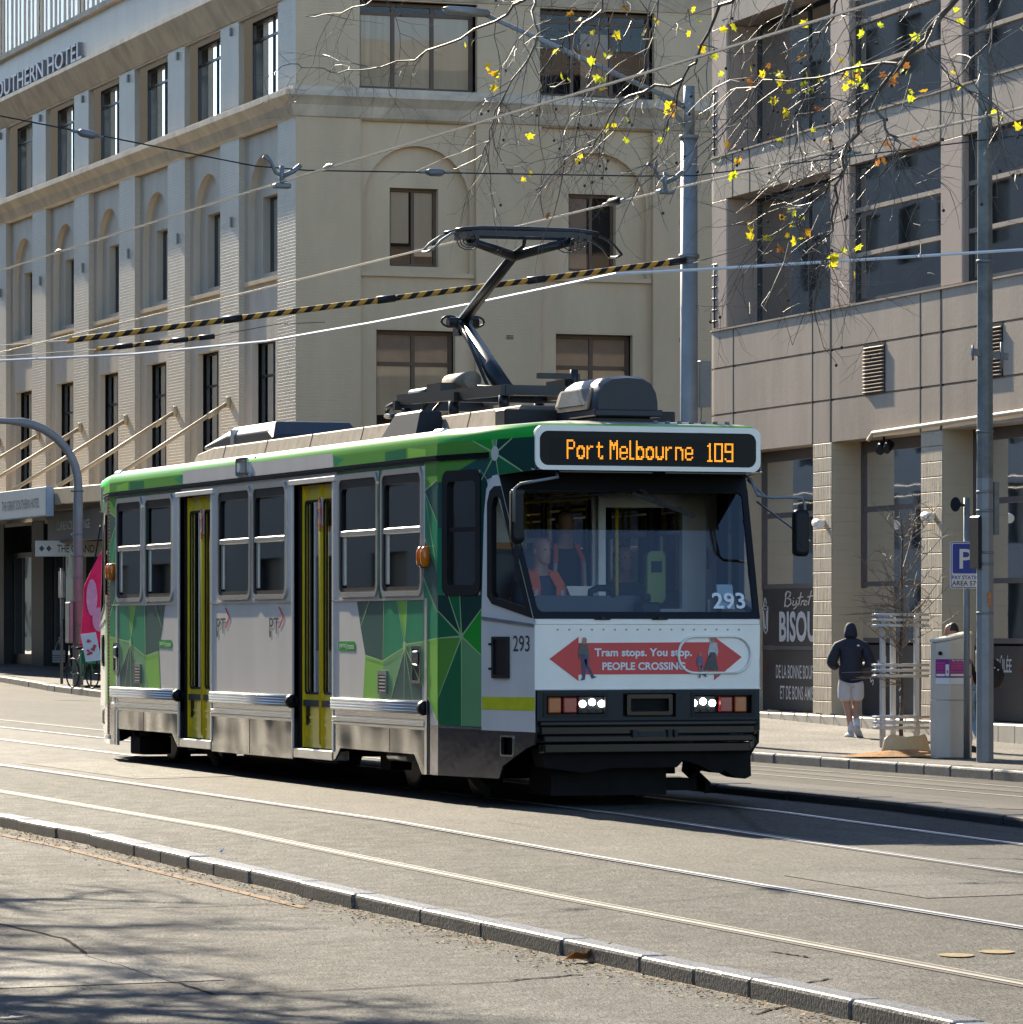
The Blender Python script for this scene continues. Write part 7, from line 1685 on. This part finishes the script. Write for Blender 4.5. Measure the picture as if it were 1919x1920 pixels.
o = thing('tote_bag', 'pale striped tote bag hanging from the hand of the person under the canopy', 'bag', (q.x, q.y, pz), R(-19))
M['tote'] = mat('pale tote canvas', (.40,.38,.36), .8, var=.15); mb = MB(); mb.loft([[(-.26+x*.17, -.06+y*.06*k, z) for x, y in ((-1,-1),(1,-1),(1,1),(-1,1))] for z, k in ((.26,.8),(.40,1),(.58,.5))], 0, smooth=False)
for z in (.32,.38,.44): mb.box(-.432,-.088,-.125,.005,z,z+.015,1)
mb.build('bag', [M['tote'], M['blackcloth']], o); mb = MB()
for y in (-.085,-.035): mb.tube([(-.36,y,.57),(-.30,y,.80),(-.24,y,.83),(-.20,y,.80),(-.16,y,.57)], .01, 5)
mb.build('handle', M['tote'], o)

# tram driver, conductor and a seated passenger
def seated(name, label, loc, rz, vest, top, headyaw=0.0, hairm=None, stand=False):
    p = thing(name, label, 'person', loc, rz)
    n = {'pel':((0,.10,.10),(.16,.12)),'spn':((0,.08,.30),(.16,.12)),'chs':((0,.04,.52),(.19,.125)),'nck':((0,.0,.68),.06),'hd1':((0,-.01,.76),.075),'hd2':((0,.0,.87),.07),'lsh':((-.19,.03,.58),.07),'lel':((-.25,-.05,.32),.05),'lwr':((-.14,-.30,.30),.036),'rsh':((.19,.03,.58),.07),'rel':((.25,-.05,.32),.05),'rwr':((.14,-.30,.30),.036),
     'lhp':((-.09,.06,.08),.095),'lkn':((-.12,-.38,.10),.07),'lan':((-.12,-.42,-.32),.04),'rhp':((.09,.06,.08),.095),'rkn':((.12,-.38,.10),.07),'ran':((.12,-.42,-.32),.04)}
    if stand: n.update({'lkn':((-.10,.06,-.36),.07),'lan':((-.10,.10,-.78),.045),'rkn':((.10,.06,-.36),.07),'ran':((.10,.10,-.78),.045),'lwr':((-.22,-.12,.12),.036),'rwr':((.22,-.12,.12),.036)})
    skin('body', n, E2, M['skin'], p); head(p, (0,-.02,.84), headyaw)
    c = {'h':((0,.09,.02),(.18,.14)),'w':((0,.07,.28),(.185,.14)),'c':((0,.04,.50),(.215,.15)),'n':((0,.02,.64),(.10,.09))}
    c.update({k: (n[k][0], n[k][1]+.022) for k in ('lsh','lel','lwr','rsh','rel','rwr')})
    skin('shirt', c, chain('h','w','c','n')+chain('c','lsh','lel','lwr')+chain('c','rsh','rel','rwr'), top, p)
    t = {'w':((0,.09,.08),(.17,.13)),'l0':(n['lhp'][0],.11),'l1':(n['lkn'][0],.085),'l2':(n['lan'][0],.065),'r0':(n['rhp'][0],.11),'r1':(n['rkn'][0],.085),'r2':(n['ran'][0],.065)}
    skin('trousers', t, [('w','l0'),('l0','l1'),('l1','l2'),('w','r0'),('r0','r1'),('r1','r2')], M['blackcloth'], p)
    mb = MB(); hand(mb, n['lwr'][0], (.2,-1,-.1), .9, 1, 1); hand(mb, n['rwr'][0], (-.2,-1,-.1), .9, -1, 1); mb.build('hands', M['skin'], p)
    if vest:
        mb = MB()
        for sx in (-1, 1):
            pts = [(sx*.15,.165,.1),(sx*.16,.17,.45),(sx*.125,.10,.665),(sx*.10,-.045,.655),(sx*.13,-.125,.53),(sx*.15,-.105,.25),(sx*.14,-.07,.06)]
            for m_, wd, of in ((0,.045 if stand else .10,.0),):
                for a, b in zip(pts, pts[1:]): mb.bar(a, b, wd, .018, 0, up=(0,-1,.3))
            mb.bar((sx*.135,-.142,.50),(sx*.155,-.122,.26),.035,.012,1,up=(0,-1,.3))
        mb.build('vest', [M['orange'], M['refl']], p, bevel=.01)
    if hairm: haircap(p, (0,-.01,.85), hairm, -.02, .06)
    return p
M['shirt_navy'] = mat('navy uniform shirt', (.02,.035,.065), .7, var=.1, vs=10)
seated('person', 'bald tram driver in a navy shirt and orange vest sitting at the controls', (XC-.52, YF+1.26, 1.36), R(14), True, M['shirt_navy'], R(10))
seated('person', 'standing tram worker in dark clothes and orange vest behind the driver', (XC+.16, YF+2.5, 1.62), R(0), True, M['blackcloth'], R(160), M['hair'], True)
seated('person', 'seated passenger in a dark coat behind the ticket reader', (XC+.80, YF+2.72, 1.32), R(0), False, mat('grey coat', (.07,.075,.09), .8, var=.2), R(15), M['hair'])
